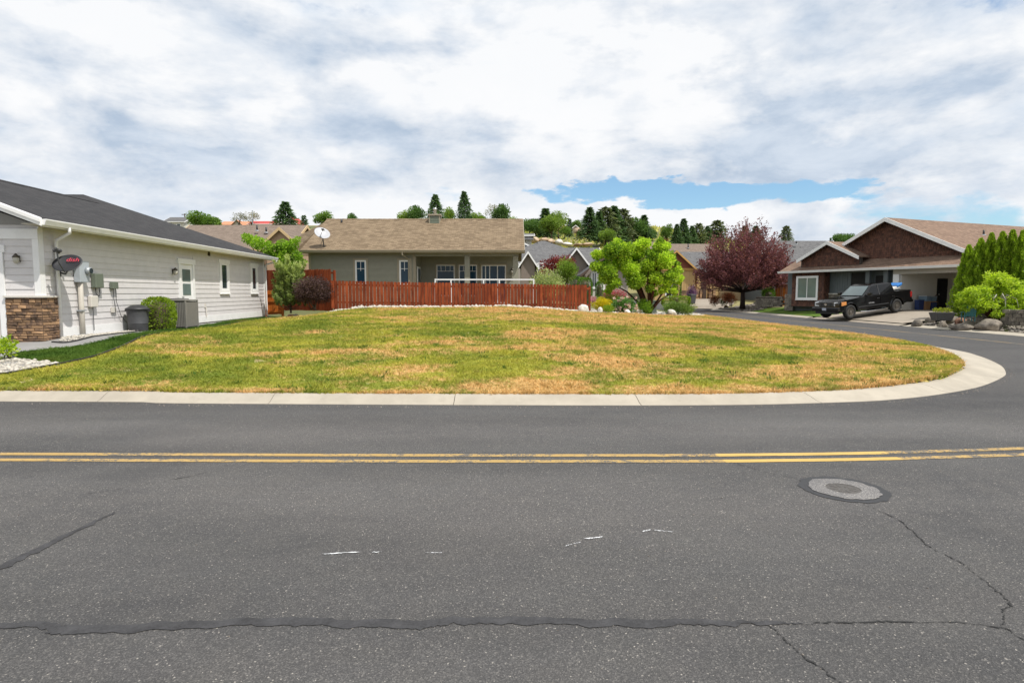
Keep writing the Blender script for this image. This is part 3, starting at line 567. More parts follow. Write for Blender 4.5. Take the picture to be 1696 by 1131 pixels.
# ================================================================ BUILDING HELPERS
def wmap(kind, c=0):
    """(along, out, z) -> local; 'x+': wall facing +x at x=c running along y; 'y-': wall facing -y at y=c running along x"""
    return {'x+': lambda a, o, z: (c+o, a, z), 'y-': lambda a, o, z: (a, c-o, z), 'x-': lambda a, o, z: (c-o, a, z)}[kind]
def wbox(mb, f, a0, a1, o0, o1, z0, z1):
    return mb.hexa([f(a0,o0,z0), f(a1,o0,z0), f(a1,o1,z0), f(a0,o1,z0), f(a0,o0,z1), f(a1,o0,z1), f(a1,o1,z1), f(a0,o1,z1)])
def lap(parent, f, a0, a1, z0, z1, e, mat, holes=(), t=.024, top=None, name='plank'):
    """lap siding, one object per board; holes (a0,a1,z0,z1); top(a)->max z for gables"""
    z = z0; r = random.Random(int(a0*100+z0*10))
    while z < z1-.02:
        zt = min(z+e, z1); segs = [(a0, a1)]
        for h in holes:
            if h[2] < zt-.01 and h[3] > z+.01:
                ns = []
                for s0, s1 in segs:
                    if h[1] <= s0 or h[0] >= s1: ns.append((s0, s1)); continue
                    if h[0] > s0: ns.append((s0, h[0]))
                    if h[1] < s1: ns.append((h[1], s1))
                segs = ns
        for s0, s1 in segs:
            if top:
                lo, hi = top(z), top(zt)
                p0, p1 = max(s0, lo[0]), min(s1, lo[1]); q0, q1 = max(s0, hi[0]), min(s1, hi[1])
                if p1-p0 < .05: continue
                if q1 < q0: q0 = q1 = (q0+q1)/2
            else: p0, p1, q0, q1 = s0, s1, s0, s1
            if s1-s0 < .02: continue
            MB().hexa([f(p0, .002, z), f(p1, .002, z), f(p1, t, z), f(p0, t, z), f(q0, .002, zt), f(q1, .002, zt), f(q1, t*.28, zt), f(q0, t*.28, zt)]).build(name, mat, parent)
        z = zt
def window(parent, f, a0, a1, z0, z1, trim, mt, glass, frame=.05, fm=None, bars_v=(), bars_h=(), head=0, sill=True, depth=.05, name='window'):
    """trim ring (part) with frame, pane and bars (sub-parts)"""
    fm = fm or M['white']; mb = MB(); o = depth
    if trim:
        wbox(mb, f, a0, a0+trim, 0, o, z0, z1); wbox(mb, f, a1-trim, a1, 0, o, z0, z1); wbox(mb, f, a0+trim, a1-trim, 0, o, z0, z0+trim)
        wbox(mb, f, a0-head*.4, a1+head*.4, 0, o+.012, z1, z1+max(head, trim)) if head else wbox(mb, f, a0+trim, a1-trim, 0, o, z1-trim, z1)
    else: wbox(mb, f, a0, a1, 0, .01, z0, z1)
    w = mb.build(name, mt, parent)
    b0, b1, y0, y1 = a0+trim, a1-trim, z0+trim, (z1 if head else z1-trim)
    mb = MB(); wbox(mb, f, b0, b0+frame, .001, o-.012, y0, y1); wbox(mb, f, b1-frame, b1, .001, o-.012, y0, y1); wbox(mb, f, b0+frame, b1-frame, .001, o-.012, y0, y0+frame); wbox(mb, f, b0+frame, b1-frame, .001, o-.012, y1-frame, y1)
    mb.build('frame', fm, w)
    mb = MB(); wbox(mb, f, b0+frame, b1-frame, .004, .012, y0+frame, y1-frame); mb.build('pane', glass, w)
    if bars_v or bars_h:
        mb = MB()
        for b in bars_v: p = b0+(b1-b0)*b[0]; wbox(mb, f, p-b[1]/2, p+b[1]/2, .013, .026, y0+frame+(y1-y0-2*frame)*b[2], y1-frame)
        for b in bars_h: p = y0+(y1-y0)*b[0]; wbox(mb, f, b0+frame, b1-frame, .013, .024, p-b[1]/2, p+b[1]/2)
        mb.build('glazing_bar', fm, w)
    if sill: mb = MB(); wbox(mb, f, a0-.02, a1+.02, .0, o+.03, z0-.035, z0); mb.build('sill', mt, w)
    return w
def slab(name, pts, th, mat, parent):
    """roof plane: polygon with thickness below"""
    P = [Vector(p) for p in pts]; n = (P[1]-P[0]).cross(P[2]-P[0]).normalized(); n = n if n.z > 0 else -n
    return MB().prism(P, [p-Vector((0, 0, th)) for p in P]).build(name, mat, parent)
def gutter(parent, a, b, mat, w=.11, h=.12, out=(1, 0)):
    """K-style gutter hung from a to b (top inner edge), profile leaning outwards"""
    a, b = Vector(a), Vector(b); o = Vector((out[0], out[1], 0)).normalized(); pr = [(0, 0), (w, .005), (w, -.02), (w*.82, -h*.55), (w*.62, -h), (0, -h)]
    return MB().prism([a+o*x+Vector((0, 0, z)) for x, z in pr], [b+o*x+Vector((0, 0, z)) for x, z in pr]).build('gutter', mat, parent)
def vent_pipe(parent, p, mat, r=.05, h=.3):
    o = MB().lathe([(r, 0), (r, h)], 10, p).build('vent_pipe', mat, parent, True); MB().lathe([(r*2.4, -.02), (r*2.2, .03), (r*1.05, .06)], 10, p).build('flashing', M['galv'], o)
def wall_lamp(parent, f, a, z, s=1):
    mb = MB(); wbox(mb, f, a-.05*s, a+.05*s, 0, .03, z-.09*s, z+.09*s); l = mb.build('wall_lamp', M['bronze'], parent)
    c = f(a, .12*s, z-.02*s); MB().lathe([(.03*s, -.13*s), (.075*s, -.08*s), (.085*s, .06*s)], 10, c).build('lamp_glass', M['lampglass'], l, True)
    MB().lathe([(.10*s, .06*s), (.06*s, .12*s), (.015*s, .17*s)], 10, c).build('lamp_cap', M['bronze'], l, True)
def textmesh(txt, size, ext, mat, name, parent, mw):
    cu = bpy.data.curves.new(name, 'FONT'); cu.body = txt; cu.size = size; cu.extrude = ext; cu.align_x = 'CENTER'; cu.align_y = 'CENTER'; cu.resolution_u = 3
    o = bpy.data.objects.new('tmp', cu); COL.objects.link(o); dg = bpy.context.evaluated_depsgraph_get(); me = bpy.data.meshes.new_from_object(o.evaluated_get(dg)); bpy.data.objects.remove(o)
    me.name = name; me.materials.clear(); me.materials.append(mat); r = link(name, me, parent); r.matrix_local = mw; return r
# ================================================================ GREY HOUSE ON THE LEFT
GH = thing('grey_house', 'pale grey lap-sided house with charcoal roof at the left', 'house', (-11.2, 14.4, .60), math.atan(.043))
fs, ff = wmap('x+', 0), wmap('y-', 0); WL = 14.55; SO = 2.72
MB().box(-13.5, -.001, .001, WL-.001, -.6, SO-.02).build('wall', M['siding'], GH)
MB().prism([(-7.6, .001, SO-.03), (-.001, .001, SO-.03), (-3.65, .001, SO+1.28)], [(-7.6, .3, SO-.03), (-.001, .3, SO-.03), (-3.65, .3, SO+1.28)]).build('gable_wall', M['acgrey'], GH)
side = bpy.data.objects.new('side_siding', None); COL.objects.link(side); side.parent = GH
front = bpy.data.objects.new('front_siding', None); COL.objects.link(front); front.parent = GH
DOOR = (6.45, 7.55); W1 = (9.68, 10.55); W2 = (12.85, 13.68)
lap(side, fs, .12, WL-.1, .24, SO, .168, M['siding'], [(DOOR[0], DOOR[1], -1, 2.28), (W1[0], W1[1], 1.05, 2.42), (W2[0], W2[1], 1.05, 2.42)], .019)
lap(front, ff, -.78, -.12, 1.02, 2.36, .168, M['siding'])
MB().box(.001, .03, .55, DOOR[0]-.02, .0, .24).build('skirt_board', M['white'], GH); MB().box(.001, .03, DOOR[1]+.02, WL, .0, .24).build('skirt_board', M['white'], GH)
mb = MB(); mb.box(-.002, .028, .0, .14, .98, SO); mb.box(-.115, .028, -.03, -.001, .98, 2.36); mb.build('corner_board', M['white'], GH)
MB().box(-.001, .03, WL-.11, WL+.02, .24, SO).build('corner_board', M['white'], GH)
MB().box(-.001, .012, .3, WL, -.6, -.005).build('foundation', M['walk'], GH)
MB().box(-7.6, .03, -.035, -.001, 2.362, 2.60).build('frieze_board', M['white'], GH)
mb = MB()
for k in range(6): mb.box(-.75-k*.5, -.71-k*.5, -.03, -.002, 2.602, 3.3+min(k, 4)*.15)
mb.build('gable_batten', M['white'], GH) if False else None
# garage door
gd = MB().box(-6.4, -.93, -.01, .02, -.02, 2.02).build('garage_door', M['cream'], GH)
for r_ in range(4):
    for c in range(6): MB().box(-1.12-(c+1)*.86+.08, -1.05-c*.86, -.03, -.011, .06+r_*.5, .46+r_*.5).build('door_panel', M['glass_pale'] if r_ == 3 else M['white'], gd, bevel=.012)
mb = MB(); mb.box(-.93, -.79, -.05, -.001, -.04, 2.05); mb.box(-6.6, -.74, -.055, -.001, 2.052, 2.22); mb.build('garage_trim', M['white'], GH)
wall_lamp(GH, ff, -.45, 1.90, .8)
# stone veneer pier wrapping the corner
sv = bpy.data.objects.new('stone_veneer', None); COL.objects.link(sv); sv.parent = GH
MB().box(-.785, .035, -.045, .55, -.35, .985).build('mortar', M['mortar'], sv)
MB().box(-.80, .10, -.11, .57, .987, 1.03).build('cap_stone', M['cream'], sv)
rr = random.Random(5); z = -.12
while z < .96:
    h = rr.uniform(.045, .085); zt = min(z+h, .985)
    for wall in (0, 1):
        a = -.785 if wall == 0 else -.045; end = .035 if wall == 0 else .55
        while a < end-.03:
            l = min(rr.uniform(.09, .26), end-a); l = end-a if end-a-l < .07 else l; d = rr.uniform(.015, .042); g_ = .005; mb = MB(); d2 = d*rr.uniform(.7, 1)
            if wall == 0: mb.hexa([(a+g_, -.044, z+g_), (a+l-g_, -.044, z+g_), (a+l-g_, -.045-d, z+g_*1.5), (a+g_, -.045-d2, z+g_*1.5), (a+g_, -.044, zt), (a+l-g_, -.044, zt), (a+l-g_*2, -.045-d2, zt-g_), (a+g_*2, -.045-d, zt-g_)])
            else: mb.hexa([(.034, a+g_, z+g_), (.034, a+l-g_, z+g_), (.036+d, a+l-g_, z+g_*1.5), (.036+d2, a+g_, z+g_*1.5), (.034, a+g_, zt), (.034, a+l-g_, zt), (.036+d2, a+l-g_*2, zt-g_), (.036+d, a+g_*2, zt-g_)])
            mb.build('stone', M['stone'], sv); a += l
    z = zt+.004
# side door, windows
dr = MB(); wbox(dr, fs, DOOR[0], DOOR[0]+.13, 0, .06, -.05, 2.1); wbox(dr, fs, DOOR[1]-.13, DOOR[1], 0, .06, -.05, 2.1); wbox(dr, fs, DOOR[0]-.06, DOOR[1]+.06, 0, .075, 2.1, 2.28); dr = dr.build('side_door', M['white'], GH)
mb = MB(); wbox(mb, fs, DOOR[0]+.13, DOOR[1]-.13, .001, .02, -.02, 2.1); mb.build('leaf', M['white'], dr)
for z0, z1 in ((1.02, 1.42), (1.50, 1.92)):
    mb = MB(); wbox(mb, fs, DOOR[0]+.27, DOOR[1]-.27, .021, .03, z0, z1); mb.build('pane', M['glass_pale'], dr)
MB().lathe([(.03, 0), (.035, .04), (.02, .06)], 10, (.03, DOOR[0]+.2, .95), 'x').build('handle', M['steel'], dr)
MB().box(.0, .35, DOOR[0], DOOR[1], -.09, -.03).build('door_step', M['walk'], GH)
wall_lamp(GH, fs, DOOR[0]-.35, 1.82, .85)
for a0, a1 in (W1, W2): window(GH, fs, a0, a1, 1.08, 2.28, .13, M['white'], M['glass'], .07, head=.15)
MB().box(.0, .03, 8.0+.75, 8.92, 2.5, 2.66).build('soffit_vent', M['mortar'], GH)
mb = MB(); mb.box(.0, .05, 8.3, 8.37, .55, .70); mb.tube([(.05, 8.35, .55), (.06, 8.35, .2)], .02, 6); mb.build('outlet_box', M['cream'], GH)
# roof (one sheet per slope)
PT = .385; EX = .46; EZ = 2.80
def rz_(x): return EZ+PT*(EX-x)
A = (EX, -.5, EZ); B = (EX, WL+.35, EZ); rA = EX+5.4; Cp = (-4.94, WL+.35-5.4, rz_(-4.94)); G0 = (-3.65, -.5, rz_(-3.65)); G1 = (-3.65, Cp[1]-1.29, rz_(-3.65))
slab('roof_slope', [A, B, Cp, G1, G0], .10, M['black_roof'], GH)
slab('roof_slope', [G0, G1, (-8.2, G1[1]-.0, rz_(-3.65)-PT*4.55), (-8.2, -.5, rz_(-3.65)-PT*4.55)], .10, M['black_roof'], GH)
slab('roof_slope', [Cp, (-14, Cp[1], Cp[2]), (-14, G1[1]-3.5, G0[2]-1.35), (-8.2, G1[1]-3.5, G0[2]-1.35), (-3.66, G1[1], G1[2])][:2]+[(-14, G1[1], G1[2]), (-3.66, G1[1]+.001, G1[2])], .10, M['black_roof'], GH)
slab('roof_slope', [B, (-14, WL+.35, EZ), (-14, Cp[1]+.001, Cp[2]), Cp], .10, M['black_roof'], GH)
MB().prism([(G0[0]-.1, -.52, G0[2]-.025), (G0[0], -.52, G0[2]+.03), (G0[0]+.1, -.52, G0[2]-.025)], [(G1[0]-.1, G1[1], G1[2]-.025), (G1[0], G1[1], G1[2]+.03), (G1[0]+.1, G1[1], G1[2]-.025)]).build('ridge_cap', M['black_roof'], GH)
mb = MB()
for o_, w_, d0, d1 in ((0, .18, -.56, -.505), (-.02, .10, -.585, -.561)):
    mb.prism([(EX+.02, d0, EZ-.0+o_), (G0[0], d0, G0[2]+o_), (G0[0], d0, G0[2]-w_), (EX+.02, d0, EZ-w_)], [(EX+.02, d1, EZ+o_), (G0[0], d1, G0[2]+o_), (G0[0], d1, G0[2]-w_), (EX+.02, d1, EZ-w_)])
mb.build('bargeboard', M['white'], GH)
MB().box(.0, EX, -.48, WL+.3, EZ-.14, EZ-.115).build('soffit', M['soffit'], GH)
MB().box(EX-.02, EX+.005, -.5, WL+.34, EZ-.19, EZ-.03).build('fascia', M['white'], GH)
gutter(GH, (EX+.006, -.52, EZ-.03), (EX+.006, WL+.37, EZ-.03), M['white'], .12, .13)
MB().tube([(EX+.06, .32, EZ-.14), (EX+.05, .36, EZ-.26), (.12, .46, EZ-.42), (.075, .5, EZ-.55), (.075, .5, -.18)], .04, 8).build('downspout', M['white'], GH, True)
MB().tube([(.075, .5, -.16), (.075, .5, -.38)], .055, 8).build('drain_boot', M['cream'], GH)
MB().tube([(EX+.06, WL+.28, EZ-.14), (EX+.05, WL+.22, EZ-.22), (.1, WL+.06, EZ-.36), (.075, WL+.04, EZ-.5), (.075, WL+.04, .02), (.14, WL+.1, -.03)], .035, 8).build('downspout', M['white'], GH, True)
def ghp(x, y, z): return GH.matrix_basis @ Vector((x, y, z))
bpy.context.view_layer.update()
# ---- things fixed to or standing by the grey house
em = thing('electric_meter', 'grey electric meter box on a pale conduit against the grey wall', 'meter', ghp(.03, 1.42, -.35), math.atan(.043))
MB().box(0, .16, -.28, .10, 1.72, 2.26).build('meter_box', M['meter'], em, bevel=.012); MB().lathe([(.10, .16), (.10, .2), (.085, .26)], 18, (0, .0, 2.02), 'x').build('meter_dial', M['galv'], em, True)
MB().lathe([(.07, .261), (.07, .275)], 16, (0, .0, 2.02), 'x').build('dial_glass', M['glass'], em); MB().tube([(.08, -.17, 0), (.08, -.17, 1.72)], .06, 10).build('conduit', M['pipe'], em, True)
mb = MB(); mb.box(0, .15, -.25, -.09, .98, 1.01); mb.box(0, .15, -.25, -.09, .35, .38); mb.build('bracket', M['galv'], em)
ub = thing('utility_box', 'grey green cable box beside the electric meter', 'utility box', ghp(.03, 1.98, 1.1), math.atan(.043))
MB().box(0, .13, -.18, .17, .13, .52).build('case', M['utility'], ub, bevel=.02); MB().tube([(.06, -.1, .13), (.08, -.12, -.02), (.08, 0, -.1), (.06, .08, -.02), (.06, .06, .13)], .012, 6).build('cable', M['blackplastic'], ub)
ub = thing('utility_box', 'cream phone box low on the wall under the meter', 'utility box', ghp(.03, 1.78, .72), math.atan(.043)); MB().box(0, .1, -.16, .14, 0, .3).build('case', M['cream'], ub, bevel=.02); MB().tube([(.05, -.03, 0), (.05, -.03, -.62)], .01, 6).build('cable', M['greyplastic'], ub)
ub = thing('utility_box', 'small dark green junction box right of the meter with loose wires', 'utility box', ghp(.03, 2.72, 1.05), math.atan(.043)); MB().box(0, .1, -.13, .13, .16, .36).build('case', M['utility'], ub, bevel=.015)
MB().tube([(.05, -.04, .16), (.05, -.05, -.1), (.05, .0, -.35), (.05, .02, -.6)], .008, 5).build('cable', M['blackplastic'], ub); MB().tube([(.05, .06, .16), (.05, .07, -.2), (.05, .25, -.6), (.05, .55, -.85), (.04, .58, -1.1)], .008, 5).build('cable', M['blackplastic'], ub)
MB().box(0, .04, -.12, .06, -.5, -.36).build('outlet', M['cream'], ub)
def dish(root, r, mat, tilt, az, letters=None, arm=.55, mastm=None):
    """offset dish: shallow bowl facing local -y after tilt, feed arm, mast"""
    mastm = mastm or M['greyplastic']; Mx = Matrix.Rotation(az, 4, 'Z') @ Matrix.Rotation(tilt, 4, 'X')
    vs = []; fs = []; nr, na = 6, 28
    for side in (0, 1):
        for i in range(nr+1):
            q = i/nr
            for k in range(na):
                a = 2*math.pi*k/na; x, z = r*q*math.cos(a), r*.86*q*math.sin(a); vs.append((x, -.16*r*q*q+(.012 if side else 0), z))
    h = (nr+1)*na
    for i in range(nr):
        for k in range(na):
            k2 = (k+1) % na; fs.append((i*na+k, i*na+k2, (i+1)*na+k2, (i+1)*na+k)); fs.append((h+i*na+k, h+(i+1)*na+k, h+(i+1)*na+k2, h+i*na+k2))
    for k in range(na): k2 = (k+1) % na; fs.append((nr*na+k, nr*na+k2, h+nr*na+k2, h+nr*na+k))
    mb = MB(); mb.M = Mx; mb.add(vs, fs); bowl = mb.build('reflector', mat, root, True)
    mb = MB(); mb.M = Mx; mb.tube([(0, .0, -r*.80), (0, -arm*.55, -r*.80), (0, -arm, -r*.28)], .016, 6); a = mb.build('feed_arm', mastm, root)
    mb = MB(); mb.M = Mx; mb.lathe([(.03, -arm-.06), (.045, -arm), (.035, -arm+.1)], 10, (0, 0, -r*.22), 'y'); mb.box(-.09, .09, -arm-.01, -arm+.05, -r*.30, -r*.16); mb.build('receiver', mastm, a)
    mb = MB(); mb.M = Mx; mb.box(-.07, .07, .012, .10, -.1, .1); mb.build('bracket', mastm, root)
    return Mx, bowl
sd = thing('satellite_dish', 'dark grey satellite dish with red lettering fixed to the grey wall', 'satellite dish', ghp(.0, .62, 1.62), math.atan(.043))
hd = bpy.data.objects.new('head', None); COL.objects.link(hd); hd.parent = sd; hd.location = (.42, -.25, .17); hd.rotation_euler = (0, 0, R(8))
Mx, bowl = dish(hd, .325, M["dishgrey"], R(-42), 0)
textmesh('dish', .18, .002, M['red_letter'], 'lettering', bowl, Mx @ Matrix.Translation((.10, -.052, .10)) @ Matrix.Rotation(math.pi/2, 4, 'X'))
MB().tube([(.03, .02, -.02), (.22, -.06, -.06), (.36, -.19, .02), (.42, -.24, .15)], .022, 7).build('mast', M['greyplastic'], sd); MB().box(0, .02, -.07, .09, -.12, .16).build('wall_plate', M['greyplastic'], sd)
bn = thing('storage_bin', 'dark grey plastic rain barrel with domed lid by the grey wall', 'bin', ghp(.42, 3.2, -.08)); bn.scale = (.86, .86, .92)
MB().lathe([(.26, 0), (.285, .04), (.30, .30), (.31, .31), (.31, .33), (.305, .34), (.33, .70), (.335, .74)], 28).build('barrel', M['greyplastic'], bn, True, bevel=.004); MB().lathe([(.365, .74), (.365, .79), (.30, .82), (.20, .88), (.10, .90), (.02, .905)], 28).build('lid', M['blackplastic'], bn, True)
mb = MB(); mb.box(-.40, -.33, -.06, .06, .70, .74); mb.box(.33, .40, -.06, .06, .70, .74); mb.build('handle', M['blackplastic'], bn)
ac = thing('air_conditioner', 'grey ribbed air conditioning unit on feet beside the white door', 'air conditioner', ghp(.62, 5.2, -.10), math.atan(.043))
MB().box(-.38, .38, -.38, .38, .09, .93).build('cabinet', M['acdark'], ac)
for sx in (0, 1, 2, 3):
    mb = MB(); mb.M = Matrix.Rotation(sx*math.pi/2, 4, 'Z')
    for k in range(15): mb.box(-.37+k*.05, -.345+k*.05, -.405, -.381, .12, .90)
    mb.build('louvre_panel', M['acgrey'], ac)
    mb = MB(); mb.M = Matrix.Rotation(sx*math.pi/2, 4, 'Z'); mb.box(-.415, -.375, -.415, -.375, .09, .94); mb.build('corner_post', M['acgrey'], ac)
MB().box(-.42, .42, -.42, .42, .94, .985).build('top', M['acgrey'], ac, bevel=.015); MB().lathe([(.30, .986), (.29, 1.01), (.06, 1.03), (.02, 1.035)], 24).build('fan_guard', M['acdark'], ac)
for x in (-.34, .34):
    for y in (-.34, .34): MB().box(x-.05, x+.05, y-.05, y+.05, 0, .09).build('foot', M['blackplastic'], ac)
MB().tube([(.3, .40, .75), (.3, .52, .74), (.25, .56, .5), (.2, .50, .2), (.0, .50, .12)], .018, 6).build('refrigerant_line', M['blackplastic'], ac)
# ================================================================ GREEN HOUSE BEHIND THE RED FENCE
GZ = 1.05
OH = thing('olive_house', 'olive green house with tan shingle roof and porch behind the red fence', 'house', (0, 33, GZ))
xl, xr, px0 = -11.0, .35, -5.25      # left wall, right end, porch start
fy = wmap('y-', 0)
MB().box(xl+.001, px0, .001, 9, -.6, 2.9).build('wall', M['green_siding'], OH)
MB().box(px0-.001, xr, 2.1, 9, -.6, 2.9).build('wall', M['green_siding'], OH)
MB().box(xl, xr, -.02, 2.1, -.3, -.02).build('porch_floor', M['drive'], OH)
sdg = bpy.data.objects.new('front_siding', None); COL.objects.link(sdg); sdg.parent = OH
GW = [(at(585, 440, 33).x, at(610, 440, 33).x), (at(658, 440, 33).x, at(682, 440, 33).x)]
lap(sdg, fy, xl, px0-.12, 0, 2.88, .165, M['green_siding'], [(a, b, 1.0, 2.5) for a, b in GW], .022)
fyp = wmap('y-', 2.1); psd = bpy.data.objects.new('porch_siding', None); COL.objects.link(psd); psd.parent = OH
fxp = wmap('x+', px0)
PW = [(-4.05, -2.75), (-2.5, -1.18), (-.95, .0+.78-.95)]
PWx = [(at(721, 440, 35.1).x, at(755, 440, 35.1).x), (at(758, 440, 35.1).x, at(792, 440, 35.1).x), (at(795, 440, 35.1).x, at(840, 440, 35.1).x)]
lap(psd, fyp, px0, xr, 0, 2.8, .165, M['green_siding'], [(a, b, .0, 2.36) for a, b in PWx], .02)
for a, b in GW: window(OH, fy, a, b, .95, 2.52, .11, M['khaki'], M['glass_blue'], .085, bars_v=[(.5, .025, .58)], bars_h=[(.66, .025)], depth=.05)
for i, (a, b) in enumerate(PWx[:2]): window(OH, fyp, a, b, .4, 2.32, .07, M['khaki'], M['glass_blue'], .05, bars_v=[(.25, .02, .82), (.5, .02, .82), (.75, .02, .82)], bars_h=[(.80, .02)])
a, b = PWx[2]; window(OH, fyp, a, b, -.02, 2.32, .08, M['khaki'], M['glass_blue'], .05, bars_v=[(.17, .05, 0), (.34, .05, 0), (.66, .05, 0)], sill=False, name='sliding_door')
MB().box(px0-.12, px0+.03, -.03, .12, -.02, 2.84).build('corner_board', M['khaki'], OH); MB().box(xl-.03, xl+.1, -.03, .1, -.02, 2.84).build('corner_board', M['khaki'], OH)
wall_lamp(OH, fyp, at(849, 440, 35.1).x, 1.9, 1.3)
dw = MB(); wbox(dw, wmap('x+', px0), .55, 1.55, 0, .05, -.02, 2.1); dw = dw.build('porch_door', M['white'], OH); mb = MB(); wbox(mb, wmap('x+', px0), .66, 1.44, .05, .06, .1, 2.0); mb.build('pane', M['glass_blue'], dw)
for x in (at(774, 440, 33).x, at(855, 440, 33).x-.03): 
    p = MB().box(x-.14, x+.14, -.14, .14, -.05, 2.62).build('porch_post', M['khaki'] if False else M['green_siding'], OH)
    MB().box(x-.165, x+.165, -.165, .165, -.05, .18).build('plinth', M['khaki'], p)
MB().box(px0, xr, -.10, .10, 2.62, 2.86).build('porch_beam', M['green_siding'], OH)
MB().box(px0, xr, .101, 2.09, 2.78, 2.83).build('porch_ceiling', M['khaki'], OH)
# roof: gable both ends
EY, RY = -.55, 4.3; ez = at(600, 414, 33+EY).z-GZ; rz = at(700, 363, 33+RY).z-GZ; gx0, gx1 = at(497, 414, 33+EY).x, at(868, 414, 33+EY).x+.02
slab('roof_slope', [(gx0, EY, ez), (gx1, EY, ez), (gx1, RY, rz), (gx0, RY, rz)], .10, M['tan_roof'], OH)
slab('roof_slope', [(gx0, RY+.001, rz), (gx1, RY+.001, rz), (gx1, 9.4, ez), (gx0, 9.4, ez)], .10, M['tan_roof'], OH)
pw = [Vector((gx0+.02, RY+.15, rz-.06)), at(476, 401, 39.8)-Vector((0, 33, GZ)), at(480, 422, 37.2)-Vector((0, 33, GZ)), at(512, 422, 37.2)-Vector((0, 33, GZ))]; slab('wing_roof', [pw[0], pw[1], pw[2]], .08, M['tan_roof'], OH); slab('wing_roof', [pw[0], pw[2]-Vector((0, .01, .0)), pw[3]], .08, M['tan_roof'], OH)
mb = MB()
for i in range(38):
    x0 = gx0+(gx1-gx0)*i/38; x1 = gx0+(gx1-gx0)*(i+1)/38-.01; mb.prism([(x0, RY-.16, rz-.055), (x0, RY, rz+.03), (x0, RY+.16, rz-.055)], [(x1, RY-.16, rz-.065), (x1, RY, rz+.018), (x1, RY+.16, rz-.065)])
mb.build('ridge_cap', M['tan_roof'], OH)
for gx, d in ((xl+.01, .2), (xr-.21, .2)): MB().prism([(gx, 0, 2.85), (gx, 8.9, 2.85), (gx, RY, rz-.15)], [(gx+d, 0, 2.85), (gx+d, 8.9, 2.85), (gx+d, RY, rz-.15)]).build('gable_wall', M['green_siding'], OH)
for gx in (gx1,): MB().prism([(gx, EY, ez+.01), (gx, RY, rz+.01), (gx, RY, rz-.2), (gx, EY, ez-.2)], [(gx+.03, EY, ez+.01), (gx+.03, RY, rz+.01), (gx+.03, RY, rz-.2), (gx+.03, EY, ez-.2)]).build('bargeboard', M['khaki'], OH)
MB().box(gx0, gx1, EY+.02, -.001, ez-.155, ez-.13).build('soffit', M['khaki'], OH)
gutter(OH, (gx0-.02, EY-.001, ez-.01), (gx1+.02, EY-.001, ez-.01), M['khaki'], .10, .13, (0, -1))
MB().tube([(px0-.6, EY-.05, ez-.12), (px0-.6, EY-.03, ez-.25), (px0-.35, -.06, ez-.45), (px0-.35, -.05, 0)], .04, 7).build('downspout', M['khaki'], OH)
vp = at(566, 369, 33+RY-.6); vent_pipe(OH, (vp.x, RY-.62, rz-.38), M['blackplastic'], .06, .3)
# chimney with flue
cx = at(721, 360, 37).x; ch = MB().box(cx-.31, cx+.31, RY-.75, RY-.1, rz-.5, rz+.12).build('chimney', M['green_siding'], OH)
mb = MB()
for x in (cx-.33, cx+.27): 
    for y in (RY-.77, RY-.14): mb.box(x, x+.06, y, y+.06, rz-.45, rz+.12)
mb.box(cx-.38, cx+.38, RY-.82, RY-.03, rz+.121, rz+.2); mb.build('chimney_trim', M['khaki'], ch)
mb = MB()
for k in range(3): mb.box(cx-.269, cx+.269, RY-.768, RY-.751, rz-.34+k*.15, rz-.21+k*.15)
mb.build('chimney_siding', M['utility'], ch)
MB().lathe([(.09, rz+.2), (.09, rz+.48), (.13, rz+.49), (.13, rz+.58), (.03, rz+.62)], 12, (cx, RY-.42, 0)).build('flue', M['steel'], ch, True)
# porch rail in white
rl = thing('porch_railing', 'white porch railing showing above the red picket fence', 'railing', (0, 31.6, GZ))
rx0, rx1 = at(721, 462, 31.6).x, at(884, 465, 31.6).x; z1 = at(800, 462, 31.6).z-GZ
MB().box(rx0, rx1, -.04, .04, z1-.07, z1).build('top_rail', M['white'], rl); MB().box(rx0, rx1, -.03, .03, .05, .11).build('bottom_rail', M['white'], rl)
for pxx in (721, 747, 801, 827, 884): x = at(pxx, 462, 31.6).x; MB().box(x-.035, x+.035, -.045, .045, 0, z1+.004).build('rail_post', M['white'], rl)

rd = at(537, 412, 33.2); sdx = thing('satellite_dish', 'pale grey satellite dish on a mast on the tan roof', 'satellite dish', (at(536, 411, 32.75).x, 32.75, GZ+ez+.10))
hd = bpy.data.objects.new('head', None); COL.objects.link(hd); hd.parent = sdx; hd.location = (-.05, -.05, .78); hd.rotation_euler = (0, 0, R(14))
dish(hd, .42, M['dishwhite'], R(-38), 0, arm=.45); hd.rotation_euler = (0, R(22), R(14))
MB().tube([(.0, .12, .0), (-.02, .02, .4), (-.05, -.0, .72)], .03, 7).build('mast', M['greyplastic'], sdx); MB().tube([(-.30, .2, .02), (-.03, .02, .5)], .012, 5).build('strut', M['greyplastic'], sdx)
MB().box(-.12, .12, .02, .24, -.06, .03).build('foot_plate', M['greyplastic'], sdx)
